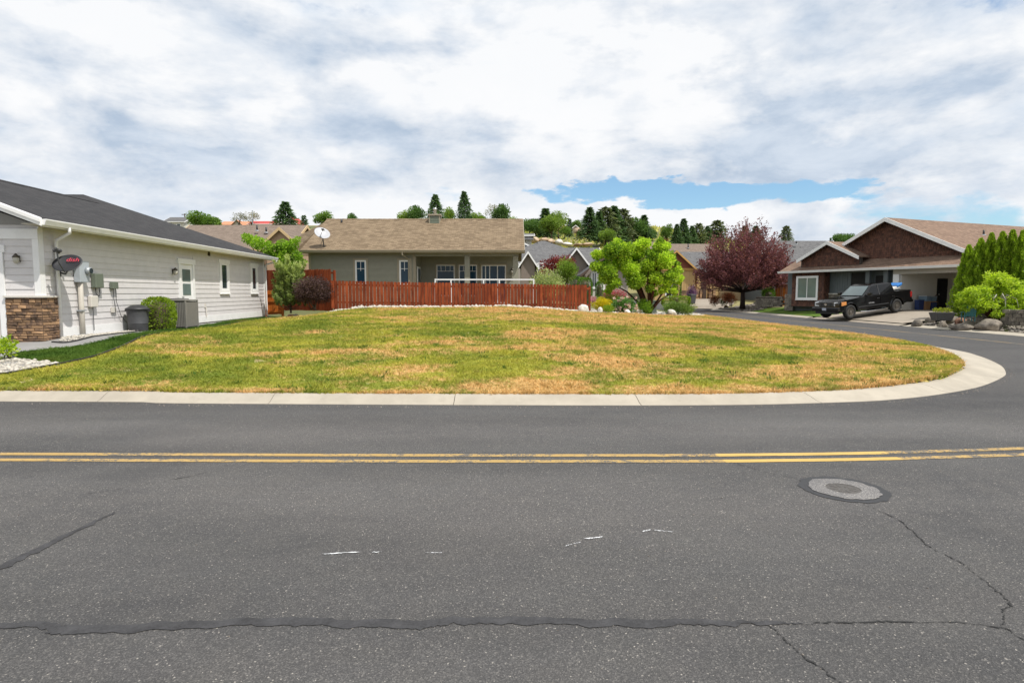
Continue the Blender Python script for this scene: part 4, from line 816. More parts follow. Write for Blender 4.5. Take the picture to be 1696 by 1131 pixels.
# ================================================================ FENCES
def picket_fence(label, p0, p1, h, mat, w=.14, gap=.012, rails=True, front_rails=False, jit=.012, zoff=0, thick=.02):
    p0, p1 = Vector(p0), Vector(p1); d = (p1-p0); ln = math.hypot(d.x, d.y); a = math.atan2(d.y, d.x)
    root = thing('picket_fence', label, 'fence', (p0.x, p0.y, p0.z), a); n = int(ln/(w+gap)); r = random.Random(int(ln*100)); sl = d.z/ln; shared = []
    for v in range(6):
        k = .022*r.random(); pts = [(0, 0), (w, 0), (w, h-.03), (w-.03, h), (.03, h), (0, h-.03)]
        shared.append(MB().prism([(x, -thick, z) for x, z in pts], [(x, 0, z) for x, z in pts]).mesh('picket')); shared[-1].materials.append(mat)
    for i in range(n):
        o = link('picket', shared[r.randrange(6)], root); x = i*(w+gap); o.location = (x, r.uniform(-.004, .004), x*sl+r.uniform(-jit, jit)+zoff); o.rotation_euler = (0, r.uniform(-.006, .006), 0); o.scale = (1-r.random()*.05, 1, 1)
    y0, y1 = (-.062, -.0225) if front_rails else (.006, .045)
    if rails:
        for z in ((.25, h-.22) if not front_rails else (.10, h*.52, h-.20)):
            MB().hexa([(0, y0, z), (ln, y0, z+ln*sl), (ln, y1, z+ln*sl), (0, y1, z), (0, y0, z+.09), (ln, y0, z+.09+ln*sl), (ln, y1, z+.09+ln*sl), (0, y1, z+.09)]).build('rail', mat, root)
    m = max(1, int(ln/2.4))
    for k in range(m+1):
        x = ln*k/m; y = (.05, .14) if not front_rails else (-.15, -.063); MB().box(x-.045, x+.045, y[0], y[1], x*sl-.1, x*sl+h-.05).build('post', mat, root)
    return root
def fz(px, py, Y): return at(px, py, Y)
a = at(549, 510, 27.7); b = at(977, 514.5, 29.6); picket_fence('long low red-stained picket fence across the back of the lawn', (a.x, 27.7, a.z-.03), (b.x, 29.6, b.z-.03), 1.27, M['red_wood'], .138, .019)
a = at(443, 515, 30.2); b = at(553, 515, 28.6); picket_fence('tall red-stained board fence between the grey house and low fence', (a.x, 30.2, GZ-.2), (b.x, 28.6, GZ-.2), at(500, 446.5, 29.2).z-GZ+.2, M['red_wood'], .14, .003)
a = at(444, 521, 29.6); b = at(467, 519, 29.4); picket_fence('short orange wooden gate section with rails beside the grey house', (a.x, 29.6, a.z), (b.x+.08, 29.45, a.z+.03), at(455, 481, 29.5).z-a.z, M['orange_wood'], .12, .006, front_rails=True)
# ================================================================ RIGHT HOUSE WITH OPEN GARAGE
RHZ = .60
RH = thing('brown_gabled_house', 'house with cedar-shingled gables, open garage and brown roof at right', 'house', (24.4, 39.5, RHZ), R(-68))
shake = tintmat('cedar_shake', (.060, .024, .014), (.165, .068, .040), .8, .3, 30); M['slate_board'] = plain('slate_board', (.100, .118, .126), .6, .06, 5); M['garagewall'] = plain('garage_wall', (.78, .74, .68), .8, .04, 2)
M['ledge'] = stone_mat('ledge_stone', ((.10, .088, .075), (.24, .21, .175)), .3, 8)
def shingle_clad(parent, f, a0, a1, z0, zf, w=.16, e=.16, name='shingle_cladding'):
    vs = []; fc = []; tint = []; r = random.Random(3); z = z0; k = 0
    while True:
        l, h = zf(z) if zf else (a0, a1)
        l, h = max(l, a0), min(h, a1)
        if h-l < .15: break
        a = l
        while a < h-.02:
            ww = min(w*r.uniform(.6, 1.3), h-a); t = r.uniform(.016, .028); zz = z-r.uniform(0, .012); o = len(vs)
            vs += [f(a+.004, .003, zz), f(a+ww-.004, .003, zz), f(a+ww-.004, t, zz), f(a+.004, t, zz), f(a+.004, .003, zz+e*1.1), f(a+ww-.004, .003, zz+e*1.1), f(a+ww-.004, .007, zz+e*1.1), f(a+.004, .007, zz+e*1.1)]
            fc += [[o, o+3, o+2, o+1], [o+3, o+2, o+6, o+7], [o, o+3, o+7, o+4], [o+1, o+5, o+6, o+2]]; tint += [r.random()]*4; a += ww
        z += e
        if zf is None and z > zmax_box[0]: break
    me = np_mesh(name, np.array(vs), np.array(fc), np.array(tint)); me.materials.append(shake); o = link(name, me, parent); o['kind'] = 'stuff'; return o
zmax_box = [0]
f0 = wmap('y-', 0)
# garage box: walls around an open door
MB().box(.55, 7.6, 5.6, 5.75, -.05, 2.7).build('garage_back_wall', M['garagewall'], RH); MB().box(.40, .549, .62, 7.15, -.05, 2.7).build('garage_side_wall', M['garagewall'], RH); MB().box(7.45, 7.6, .62, 5.59, -.05, 2.7).build('garage_side_wall', M['garagewall'], RH)
MB().box(.4, 7.6, .62, 7.15, 2.701, 2.76).build('garage_ceiling', M['garagewall'], RH)
MB().box(.4, 7.6, .5, 7.15, -.2, -.001).build('garage_floor', M['drive'], RH)
MB().box(.1, 7.8, .42, .60, 2.30, 2.68).build('garage_header', M['soffit'], RH)
MB().box(.12, .52, .40, .62, -.05, 2.299).build('garage_jamb', M['white'], RH); MB().box(6.9, 7.7, .40, .62, -.05, 2.299).build('garage_jamb', M['white'], RH)
gdoor = MB().box(.9, 6.9, 1.0, 3.5, 2.45, 2.50).build('raised_garage_door', M['white'], RH)
idr = MB().box(.551, .60, 4.1, 5.1, 0, 2.05).build('inner_door', M['dark'], RH); MB().box(.601, .65, 4.2, 4.25, .95, 1.05).build('handle', M['steel'], idr)
# left wing: recessed slate boards, shingled bay with a window
MB().box(-8.0, .099, .9, 7, -.3, 2.75).build('wall', M['slate_board'], RH); fw = wmap('y-', .9)
for i in range(26):
    a = -5.05+i*.2
    if a < -.0 and not (-3.45 < a < -1.8) and not (-1.45 < a < -.5): mb = MB(); wbox(mb, fw, a, a+.04, 0, .02, 1.06, 2.75); mb.build('batten', M['slate_board'], RH)
lg = bpy.data.objects.new('ledge_stone', None); COL.objects.link(lg); lg.parent = RH; rr = random.Random(9)
for ax0, ax1, yy in ((-5.05, -3.45, .9), (-8.9, -8.05, .65)):
    z = -.3
    while z < .98:
        h = rr.uniform(.10, .18); zt = min(z+h, 1.0); a = ax0
        while a < ax1-.05:
            l = min(rr.uniform(.2, .5), ax1-a); l = ax1-a if ax1-a-l < .12 else l; MB().box(a+.008, a+l-.008, yy-.05-rr.uniform(.01, .05), yy-.002, z+.006, zt-.006).build('stone', M['ledge'], lg); a += l
        z = zt
MB().box(-5.06, -3.44, .78, .899, 1.0, 1.06).build('stone_cap', M['cream'], RH); MB().box(-8.95, -8.0, .9, 6, -.3, 2.7).build('wall', M['slate_board'], RH); 
MB().box(-7.95, -5.06, .30, .899, .05, 2.74).build('bay', M['mortar'], RH); zmax_box[0] = 2.6
shingle_clad(RH, wmap('y-', .30), -7.95, -5.06, .1, None); shingle_clad(RH, wmap('x+', -5.06), .30, .88, .1, None)
window(RH, wmap('y-', .28), -7.5, -5.52, .58, 2.36, .11, M['white'], M['glass_pale'], .05, bars_v=[(.5, .06, 0)], depth=.06)
window(RH, fw, -3.40, -1.86, .9, 2.62, .06, M['slate_board'], M['dark'], .04, fm=M['slate_board'], sill=False)  # near-black pane: shade of a deep entry recess put into the colour
edo = MB(); wbox(edo, fw, -1.42, -.52, .001, .05, -.05, 2.25); edo = edo.build('entry_door', M['dark'], RH); mb = MB(); wbox(mb, fw, -.68, -.62, .051, .09, .95, 1.1); mb.build('handle', M['steel'], edo)
for x in (-1.80, -.5): MB().box(x, x+.30, .34, .62, -.05, 2.60).build('porch_post', M['slate_board'], RH)
# roofs
gz = 2.75; GY = 1.3                              # gutter height, gable plane
def RL(*p): return [Vector(q) for q in p]
pk = (-1.0, 6.0); pitch = .475
def rake(x): return pk[1]-abs(x-pk[0])*pitch
slab('roof_slope', [(pk[0], GY-.4, pk[1]+.1), (5.0, GY-.4, rake(5.0)+.1), (5.0, 17, rake(5.0)+.1), (pk[0], 17, pk[1]+.1)], .14, M['brown_roof_y'], RH)
slab('roof_slope', [(pk[0]-.001, GY-.4, pk[1]+.1), (-4.1, GY-.4, rake(-4.1)+.1), (-4.1, 17, rake(-4.1)+.1), (pk[0]-.001, 17, pk[1]+.1)], .14, M['brown_roof_y'], RH)
slab('roof_slope', [(-4.101, 2.0, rake(-4.1)+.08), (-9.3, 2.0, 3.4), (-9.3, 12, 3.4), (-4.101, 12, rake(-4.1)+.08)], .14, M['brown_roof_y'], RH)
MB().prism([(pk[0], GY, pk[1]), (4.6, GY, rake(4.6)), (4.6, GY, 3.1), (-3.9, GY, 3.1), (-3.9, GY, rake(-3.9))], [(pk[0], GY+.3, pk[1]), (4.6, GY+.3, rake(4.6)), (4.6, GY+.3, 3.1), (-3.9, GY+.3, 3.1), (-3.9, GY+.3, rake(-3.9))]).build('gable_wall', M['mortar'], RH)
shingle_clad(RH, wmap('y-', GY), -3.9, 4.3, 3.35, lambda z: (pk[0]-(pk[1]-z)/pitch+.02, pk[0]+(pk[1]-z-.14)/pitch))
def barge(x0, z0, x1, z1, y, w=.26, mat=None): MB().prism([(x0, y-.05, z0), (x1, y-.05, z1), (x1, y-.05, z1-w), (x0, y-.05, z0-w)], [(x0, y-.002, z0), (x1, y-.002, z1), (x1, y-.002, z1-w), (x0, y-.002, z0-w)]).build('bargeboard', mat or M['white'], RH)
barge(pk[0], pk[1]+.11, 4.75, rake(4.75)+.11, GY-.4); barge(-4.15, rake(-4.15)+.11, pk[0]-.001, pk[1]+.11, GY-.4)
# skirt roof over the garage and the porch
slab('skirt_roof', [(.0, 0, gz), (8.6, 0, gz), (8.6, GY+.25, gz+.75), (-.9, GY+.25, gz+.75)], .10, M['brown_roof'], RH)
slab('skirt_roof', [(-8.9, -.1, gz+.003), (-1.45, -.1, gz+.003), (-1.0, GY+.6, gz+.98), (-8.9, GY+.6, gz+.98)], .10, M['brown_roof'], RH)
slab('skirt_roof', [(-1.449, -.1, gz+.003), (-.002, 0, gz+.003), (-.9, GY+.25, gz+.753), (-1.0, GY+.6, gz+.98)], .10, M['brown_roof'], RH)
# small gable over the bay
sp = (-4.8, 4.70); sy = .45
def srk(x): return sp[1]-abs(x-sp[0])*.46
slab('roof_slope', [(sp[0], sy-.3, sp[1]+.1), (-2.25, sy-.3, srk(-2.25)+.1), (-2.25, 1.0, srk(-2.25)+.1), (-2.6, 5.5, srk(-2.6)+.1), (sp[0], 5.5, sp[1]+.1)], .1, M['brown_roof_y'], RH)
slab('roof_slope', [(sp[0]-.001, sy-.3, sp[1]+.1), (-7.4, sy-.3, srk(-7.4)+.1), (-7.4, 5.5, srk(-7.4)+.1), (sp[0]-.001, 5.5, sp[1]+.1)], .1, M['brown_roof_y'], RH)
MB().prism([(sp[0], sy, sp[1]), (-2.3, sy, srk(-2.3)), (-2.3, sy, 2.95), (-7.3, sy, 2.95), (-7.3, sy, srk(-7.3))], [(sp[0], sy+.2, sp[1]), (-2.3, sy+.2, srk(-2.3)), (-2.3, sy+.2, 2.95), (-7.3, sy+.2, 2.95), (-7.3, sy+.2, srk(-7.3))]).build('gable_wall', M['mortar'], RH)
shingle_clad(RH, wmap('y-', sy), -7.2, -2.4, 3.05, lambda z: (sp[0]-(sp[1]-z-.12)/.46, sp[0]+(sp[1]-z-.12)/.46))
barge(sp[0], sp[1]+.11, -2.2, srk(-2.2)+.11, sy-.3, .24); barge(-7.45, srk(-7.45)+.11, sp[0]-.001, sp[1]+.11, sy-.3, .24)
gutter(RH, (0, -.001, gz-.005), (8.6, -.001, gz-.005), M['white'], .12, .15, (0, -1)); gutter(RH, (-8.95, -.101, gz-.002), (-1.45, -.101, gz-.002), M['white'], .12, .15, (0, -1)); gutter(RH, (-1.45, -.101, gz-.002), (0, -.001, gz-.004), M['white'], .12, .15, (.07, -1))
MB().box(-8.9, 8.5, .02, .42, gz-.13, gz-.105).build('soffit', M['soffit'], RH)
vent_pipe(RH, (1.4, 7.2, rake(1.4)+.08), M['blackplastic'], .06, .35)
mb = MB(); mb.box(7.6, 12, .6, 8, -.2, 2.7); mb.build('wall', M['slate_board'], RH)
RHM = RH.matrix_basis.copy(); 
def rhp(x, y, z): return Matrix.Translation((24.4, 39.5, RHZ)) @ Matrix.Rotation(R(-68), 4, 'Z') @ Vector((x, y, z))
# driveway
DZ = lambda x, y: .075+.527*np.clip((x-20.05)/4.6, 0, 1)
DRV = [(20.42, 31.6), (20.42, 40.3), (24.5, 40.9), tuple(rhp(.3, .5, 0))[:2], tuple(rhp(7, .5, 0))[:2], (26.2, 32.6), (23.4, 31.4)]
P = np.array(DRV); o = link('driveway', grid_mesh('driveway', np.arange(20.3, 28, .12), np.arange(30, 42, .12), DZ, lambda x, y: inpoly(x, y, DRV))); o.data.materials.append(M['drive']); struct(o, label='beige concrete driveway sloping up to the open garage')
MB().add([(20.0, 31.2, .006), (20.43, 31.2, .08), (20.43, 40.4, .08), (20.0, 40.4, .006)], [(0, 1, 2, 3)]).build('driveway_lip', M['drive'])['kind'] = 'structure'
RLAWN = [(20.42, 40.6), (24.3, 41.1), (25.0, 47), (22.6, 53.5), (20.42, 56)]
zr = lambda x, y: .10+.5*sm(20.3, 25, x)
o = link('side_lawn', grid_mesh('side_lawn', np.arange(20.3, 26, .2), np.arange(40, 57, .2), zr, lambda x, y: inpoly(x, y, RLAWN))); o.data.materials.append(M['lush']); struct(o, label='strip of green lawn in front of the brown gabled house')
# ================================================================ BACKGROUND HOUSES
def colmat(name, c, **k): M[name] = plain(name, c, .65, .06, 3, **k); return M[name]
for n_, c_ in (('tan_wall', (.37, .25, .17)), ('yellow_wall', (.50, .34, .15)), ('rust_shingle', (.25, .075, .04)), ('greige', (.30, .27, .235)), ('taupe_wall', (.20, .165, .14)), ('offwhite', (.62, .60, .56)), ('pink_wall', (.52, .38, .32)), ('red_metal', (.42, .045, .035)), ('orange_tile', (.50, .22, .11)), ('gold_trim', (.50, .29, .09)), ('beam_tan', (.55, .40, .22)), ('pale_blue', (.33, .40, .46)), ('brown_dark', (.09, .06, .045))): colmat(n_, c_)
def gable_house(root, x0, x1, y0, y1, zw, ridge, rz, wall, roof, trim, over=.45, name='', gablemat=None, zb=-1.0, roofy=None):
    """box + gable roof in root's frame. ridge 'x' runs along x, 'y' along y"""
    MB().box(x0, x1, y0, y1, zb, zw).build('wall', wall, root); o = over; gm = gablemat or wall
    if ridge == 'x':
        ym = (y0+y1)/2; k = (rz-zw)/((y1-y0)/2); ze = zw-o*k
        slab('roof_slope', [(x0-o, y0-o, ze), (x1+o, y0-o, ze), (x1+o, ym, rz), (x0-o, ym, rz)], .14, roof, root); slab('roof_slope', [(x0-o, ym+.001, rz), (x1+o, ym+.001, rz), (x1+o, y1+o, ze), (x0-o, y1+o, ze)], .14, roof, root)
        for x in (x0, x1-.15): MB().prism([(x, y0, zw), (x, y1, zw), (x, ym, rz-.15)], [(x+.15, y0, zw), (x+.15, y1, zw), (x+.15, ym, rz-.15)]).build('gable_wall', gm, root)
        for x in (x0-o-.05, x1+o+.001):
            mb = MB(); mb.prism([(x, y0-o, ze+.01), (x, ym, rz+.01), (x, ym, rz-.24), (x, y0-o, ze-.24)], [(x+.05, y0-o, ze+.01), (x+.05, ym, rz+.01), (x+.05, ym, rz-.24), (x+.05, y0-o, ze-.24)]); mb.prism([(x, ym+.001, rz+.01), (x, y1+o, ze+.01), (x, y1+o, ze-.24), (x, ym+.001, rz-.24)], [(x+.05, ym+.001, rz+.01), (x+.05, y1+o, ze+.01), (x+.05, y1+o, ze-.24), (x+.05, ym+.001, rz-.24)]); mb.build('bargeboard', trim, root)
        MB().box(x0-o, x1+o, y0-o-.05, y0-o-.001, ze-.18, ze-.0).build('fascia', trim, root)
    else:
        xm = (x0+x1)/2; k = (rz-zw)/((x1-x0)/2); ze = zw-o*k
        slab('roof_slope', [(x0-o, y0-o, ze), (xm, y0-o, rz), (xm, y1+o, rz), (x0-o, y1+o, ze)], .14, roofy or roof, root); slab('roof_slope', [(x1+o, y0-o, ze), (xm+.001, y0-o, rz), (xm+.001, y1+o, rz), (x1+o, y1+o, ze)], .14, roofy or roof, root)
        MB().prism([(x0, y0, zw), (x1, y0, zw), (xm, y0, rz-.15)], [(x0, y0+.15, zw), (x1, y0+.15, zw), (xm, y0+.15, rz-.15)]).build('gable_wall', gm, root)
        y = y0-o-.05; mb = MB(); w = .24
        mb.prism([(x0-o, y, ze+.01), (xm, y, rz+.01), (xm, y, rz-w), (x0-o, y, ze-w)], [(x0-o, y+.049, ze+.01), (xm, y+.049, rz+.01), (xm, y+.049, rz-w), (x0-o, y+.049, ze-w)]); mb.prism([(xm+.001, y, rz+.01), (x1+o, y, ze+.01), (x1+o, y, ze-w), (xm+.001, y, rz-w)], [(xm+.001, y+.049, rz+.01), (x1+o, y+.049, ze+.01), (x1+o, y+.049, ze-w), (xm+.001, y+.049, rz-w)]); mb.build('bargeboard', trim, root)
def win(root, y, x0, x1, z0, z1, trim=None, glass=None, bars=()): return window(root, wmap('y-', y), x0, x1, z0, z1, .1, trim or M['white'], glass or M['glass'], .05, bars_v=bars, depth=.05)
def Q(px, Y): return (px-848)/1000*Y          # lateral place of a photo column at depth Y
def Zp(py, Y): return at(848, py, Y).z
# tan house behind the grey one
Y = 46; t = thing('tan_house', 'tan house with taupe roof and cream-edged gable behind the grey house', 'house', (0, Y, 1.0))
gable_house(t, Q(250, Y), Q(452, Y), 3, 11, Zp(403, Y)-1, 'x', Zp(373, Y+7)-1, M['tan_wall'], M['taupe_roof'], M['beam_tan'])
gable_house(t, Q(441, Y), Q(488, Y), .5, 6.5, Zp(397, Y)-1, 'y', Zp(375.5, Y)-1, M['tan_wall'], M['taupe_roof'], M['beam_tan'], .25)
for pxx in (429, 444): vent_pipe(t, (Q(pxx, Y+5), 5.2, Zp(382 if pxx < 440 else 385, Y+5)-1), M['blackplastic'], .07, .45)
# grey gabled house seen over the fence's right end
Y = 62; t = thing('grey_gabled_house', 'grey roofed house with white-trimmed gables behind the red maple', 'house', (0, Y, 1.0))
gable_house(t, Q(866, Y), Q(1000, Y), 2, 12, Zp(432, Y)-1, 'x', Zp(410.5, Y+7)-1, M['greige'], M['grey_roof'], M['white'])
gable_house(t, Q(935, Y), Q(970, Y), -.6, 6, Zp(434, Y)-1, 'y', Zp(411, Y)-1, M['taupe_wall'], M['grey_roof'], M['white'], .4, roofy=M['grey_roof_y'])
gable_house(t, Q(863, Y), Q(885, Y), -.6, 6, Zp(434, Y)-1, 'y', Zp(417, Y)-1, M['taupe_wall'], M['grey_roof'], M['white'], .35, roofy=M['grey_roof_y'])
win(t, -.6, Q(890, Y)-0, Q(900, Y), Zp(446, Y)-1, Zp(434, Y)-1.1); win(t, 2, Q(889, Y), Q(901, Y), Zp(448, Y)-1, Zp(436, Y)-1); win(t, 2, Q(909, Y), Q(917, Y), Zp(470, Y)-1, Zp(450, Y)-1)
for k in range(5): MB().box(Q(903+k*14, Y), Q(905+k*14, Y), 1.55, 1.95, -.8, Zp(434, Y)-1.05).build('porch_post', M['greige'], t)
# taupe cottage with the steep porch gable
Y = 56; t = thing('taupe_cottage', 'taupe house with steep brown porch gable left of the green tree', 'house', (0, Y, .95))
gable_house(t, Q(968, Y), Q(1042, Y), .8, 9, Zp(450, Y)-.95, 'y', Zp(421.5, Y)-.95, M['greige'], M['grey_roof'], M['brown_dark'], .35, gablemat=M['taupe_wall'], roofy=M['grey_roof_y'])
gable_house(t, Q(975, Y), Q(992, Y), -.4, .75, Zp(448, Y)-.95, 'y', Zp(438, Y)-.95, M['offwhite'], M['grey_roof'], M['taupe_wall'], .4, gablemat=M['greige'], roofy=M['taupe_roof'])
win(t, -.4, Q(977, Y), Q(988, Y), Zp(478, Y)-.95, Zp(450, Y)-.95, glass=M['glass'], bars=[(.5, .06, 0)])
for k in range(16): x = Q(985, Y)+k*.2; zt = Zp(421.5, Y)-.95-abs(x-Q(1005, Y))*.75; MB().box(x, x+.035, .76, .799, Zp(449, Y)-.95, zt-.45).build('batten', M['taupe_wall'], t)
win(t, .8, Q(996, Y), Q(1003, Y), Zp(480, Y)-.95, Zp(450, Y)-.95, glass=M['cream'])
# pale grey hip roof house further back, left of it a white two-storey house
Y = 84; t = thing('hip_roof_house', 'house showing only a pale grey hip roof below the rock bank', 'house', (Q(902, Y), Y, 2.0)); zr = Zp(399, Y+5)-2; ze = Zp(420, Y)-2
mb = MB(); mb.add([(-5, 0, ze), (5, 0, ze), (5, 10, ze), (-5, 10, ze), (.3, 5, zr), (-.3, 5, zr)], [(0, 1, 4, 5), (1, 2, 4), (2, 3, 5, 4), (3, 0, 5), (0, 3, 2, 1)]); mb.build('roof', M['grey_roof'], t); MB().box(-4.6, 4.6, .4, 9.6, -1, ze-.02).build('wall', M['greige'], t)
for dx in (-.9, 1.2): vent_pipe(t, (dx, 3.9, zr-.75), M['blackplastic'], .08, .5)
Y = 100; t = thing('two_storey_house', 'white two-storey house with tiered grey roofs at the olive roof edge', 'house', (0, Y, 4.5))
gable_house(t, Q(852, Y), Q(880, Y), 0, 7, Zp(389, Y)-4.5, 'x', Zp(383.5, Y)-4.5, M['offwhite'], M['grey_roof'], M['white'], .5); slab('lower_roof', [(Q(850, Y), -1.2, Zp(397, Y)-4.5), (Q(883, Y), -1.2, Zp(397, Y)-4.5), (Q(882, Y), -.01, Zp(393.5, Y)-4.5), (Q(850, Y), -.01, Zp(393.5, Y)-4.5)], .15, M['grey_roof'], t)
win(t, 0, Q(873, Y), Q(876, Y), Zp(392, Y)-4.5, Zp(389.6, Y)-4.5); win(t, 0, Q(871, Y), Q(875, Y), Zp(402, Y)-4.5, Zp(398.5, Y)-4.5)
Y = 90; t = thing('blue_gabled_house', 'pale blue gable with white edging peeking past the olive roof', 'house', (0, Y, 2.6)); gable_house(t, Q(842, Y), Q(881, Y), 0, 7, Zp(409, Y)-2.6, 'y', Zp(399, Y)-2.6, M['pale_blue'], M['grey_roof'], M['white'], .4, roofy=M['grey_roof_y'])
# yellow house
Y = 74; t = thing('yellow_house', 'yellow house with rust gable and stone piers behind the plum tree', 'house', (0, Y, .8))
gable_house(t, Q(1128, Y), Q(1262, Y), 1.5, 11, Zp(447, Y)-.8, 'x', Zp(417, Y+6)-.8, M['yellow_wall'], M['grey_roof'], M['gold_trim'])
gable_house(t, Q(1082, Y), Q(1147, Y), -.5, 8, Zp(445, Y)-.8, 'y', Zp(415.5, Y)-.8, M['yellow_wall'], M['grey_roof'], M['gold_trim'], .6, gablemat=M['rust_shingle'], roofy=M['grey_roof_y'])
for k in range(6): MB().box(Q(1126, Y)+k*.3, Q(1126, Y)+k*.3+.05, -.54, -.5, 1.2, Zp(447, Y)-.9).build('batten', M['yellow_wall'], t)
MB().box(Q(1080, Y), Q(1149, Y), -.7, -.501, Zp(448, Y)-.8, Zp(444.5, Y)-.8).build('porch_beam', M['gold_trim'], t)
for pxx in (1157, 1179): 
    x = Q(pxx, Y); p = MB().box(x-.25, x+.25, .2, .7, 1.3, Zp(447, Y)-.85).build('porch_post', M['yellow_wall'], t); rr = random.Random(pxx); z = -.6
    while z < 1.25:
        h = rr.uniform(.14, .24); MB().box(x-.36-rr.uniform(0, .05), x+rr.uniform(-.1, .1), .05-rr.uniform(0, .05), .85, z+.01, z+h).build('stone', M['stone'], p); MB().box(x+.11, x+.36+rr.uniform(0, .05), .05-rr.uniform(0, .05), .85, z+.01, z+h).build('stone', M['stone'], p); z += h
rr = random.Random(4); lw = bpy.data.objects.new('stone_base', None); COL.objects.link(lw); lw.parent = t; z = -.6
while z < 1.15:
    h = rr.uniform(.16, .26); a = Q(1124, Y)
    while a < Q(1147, Y): l = rr.uniform(.3, .6); MB().box(a, min(a+l-.02, Q(1148, Y)), -.62-rr.uniform(0, .06), -.51, z+.01, z+h).build('stone', M['stone'], lw); a += l
    z += h
ed = MB().box(Q(1162, Y), Q(1175, Y), 1.42, 1.495, -.3, 2.2).build('entry_door', M['brown_dark'], t); MB().box(Q(1197, Y), Q(1232, Y), 1.40, 1.494, -.4, 2.0).build('garage_door', M['beam_tan'], t)
win(t, -.5, Q(1099, Y), Q(1111, Y), .4, 1.9)
# long taupe roof behind the green tree, dark grey roof behind the plum
Y = 100; t = thing('long_roof_house', 'house with long plain taupe roof behind the bright green tree', 'house', (0, Y, 3)); gable_house(t, Q(1050, Y), Q(1185, Y), 0, 10, Zp(424, Y)-3, 'x', Zp(404, Y+5)-3, M['tan_wall'], M['taupe_roof'], M['beam_tan']); vent_pipe(t, (Q(1137, Y+3), 3, Zp(411, Y+3)-3), M['blackplastic'], .1, .7)
Y = 66; t = thing('dark_roof_house', 'house with dark grey roof between plum tree and brown gabled house', 'house', (0, Y, .8)); gable_house(t, Q(1285, Y), Q(1415, Y), 0, 12, Zp(441, Y)-.8, 'x', Zp(399, Y+6)-.8, M['slate_board'], M['grey_roof'], M['white'])
for pxx, py in ((1313, 400), (1320, 410)): vent_pipe(t, (Q(pxx, Y+4.5), 4.3, Zp(py+5, Y+4.5)-.8), M['blackplastic'], .08, .4)
# hill houses
def hill_house(label, name, px0, px1, pyw, pyr, Y, wall, roof, trim, ridge='x', wins=2):
    zb = Zt(Q((px0+px1)/2, Y), Y); t = thing(name, label, 'house', (0, Y, zb)); gable_house(t, Q(px0, Y), Q(px1, Y), 0, 8, Zp(pyw, Y)-zb, ridge, Zp(pyr, Y+(4 if ridge == 'x' else 0))-zb, wall, roof, trim, .5, zb=-6, roofy=roof)
    for k in range(wins): x = Q(px0, Y)+(Q(px1, Y)-Q(px0, Y))*(k+.6)/(wins+.2); win(t, 0, x-.6, x+.6, Zp(pyw, Y)-zb-1.9, Zp(pyw, Y)-zb-.7)
    return t
hill_house('pale pink house under a gable on the rocky hilltop', 'hilltop_house', 942, 962, 381, 373, 205, M['pink_wall'], M['taupe_roof'], M['white'], 'y')
hill_house('low brown flat-roofed house on the hill beside dark red shrub', 'hillside_house', 1072, 1102, 404, 400.5, 150, M['tan_wall'], M['taupe_roof'], M['brown_dark'])
hill_house('long low house with orange tile roof on the left skyline', 'tiled_house', 370, 425, 372, 367, 190, M['cream'], M['orange_tile'], M['brown_dark'], wins=3)
hill_house('small cream gable in front of the orange roof on the skyline', 'gabled_cottage', 391, 406, 371.5, 364.5, 186, M['cream'], M['orange_tile'], M['brown_dark'], 'y', 1)
hill_house('low white building with red metal roof on the skyline', 'red_roof_building', 418, 462, 370.5, 366.5, 183, M['offwhite'], M['red_metal'], M['white'], wins=3)
hill_house('white house with steep red roof behind the left fir', 'steep_roof_house', 468, 500, 374, 357, 180, M['offwhite'], M['red_metal'], M['white'], 'y')
hill_house('pale house with dark hip-like roof at far left skyline', 'skyline_house', 280, 311, 366.5, 360, 185, M['offwhite'], M['grey_roof'], M['white'])
up = thing('utility_pole', 'thin wooden utility pole left of the round skyline tree', 'utility pole', (Q(313, 190), 190, 18)); MB().tube([(0, 0, -2), (0, 0, Zp(354, 190)-18)], .14, 7).build('pole', M['bark'], up); MB().box(-.9, .9, -.08, .08, Zp(356, 190)-18, Zp(355, 190)-18).build('crossarm', M['bark'], up)
up = thing('flag_pole', 'thin pale pole above the red metal roof', 'pole', (Q(424, 178), 178, 18)); MB().tube([(0, 0, -4), (0, 0, Zp(350, 178)-18)], .1, 7).build('pole', M['galv'], up); MB().lathe([(.18, 0), (.2, .15), (.04, .3)], 8, (0, 0, Zp(350, 178)-18)).build('finial', M['galv'], up)
# ================================================================ PICKUP TRUCK
paint, pt, pb = newmat('black_paint'); L(pt, mixc(pt, noise(pt, pos(pt), 3, 4), (.004, .004, .0045), (.007, .007, .0075)), pb.inputs['Base Color']); pb.inputs['Roughness'].default_value = .12; pb.inputs['Specular IOR Level'].default_value = .5; pb.inputs['Coat Weight'].default_value = .15; pb.inputs['Coat Roughness'].default_value = .04
M['tyre'] = plain('tyre', (.022, .022, .022), .85, .15, 20); M['alloy'] = plain('alloy', (.21, .195, .175), .4, .1, 20, .6); M['amber'] = plain('amber_lens', (.62, .26, .08), .25, .05); M['lens'] = plain('clear_lens', (.62, .64, .66), .15, .05); M['tail'] = plain('tail_lens', (.35, .02, .02), .25, .05); M['chrome'] = plain('chrome', (.6, .6, .62), .18, .03, 8, 1.0); M['plate'] = plain('plate', (.42, .46, .55), .4, .1, 40)
M['carglass'] = glass_mat('car_glass', (.006, .007, .008), .03, .35); M['windscreen'] = glass_mat('windscreen', (.10, .135, .14), .03)
TR = thing('pickup_truck', 'black crew-cab pickup truck parked nose-out on the sloping driveway', 'pickup truck')
fw_, rw_ = Vector((20.1, 36.0, .17)), Vector((23.5, 37.04, .52)); hd_ = (fw_-rw_).normalized(); lf = Vector((0, 0, 1)).cross(hd_).normalized(); upv = hd_.cross(lf)
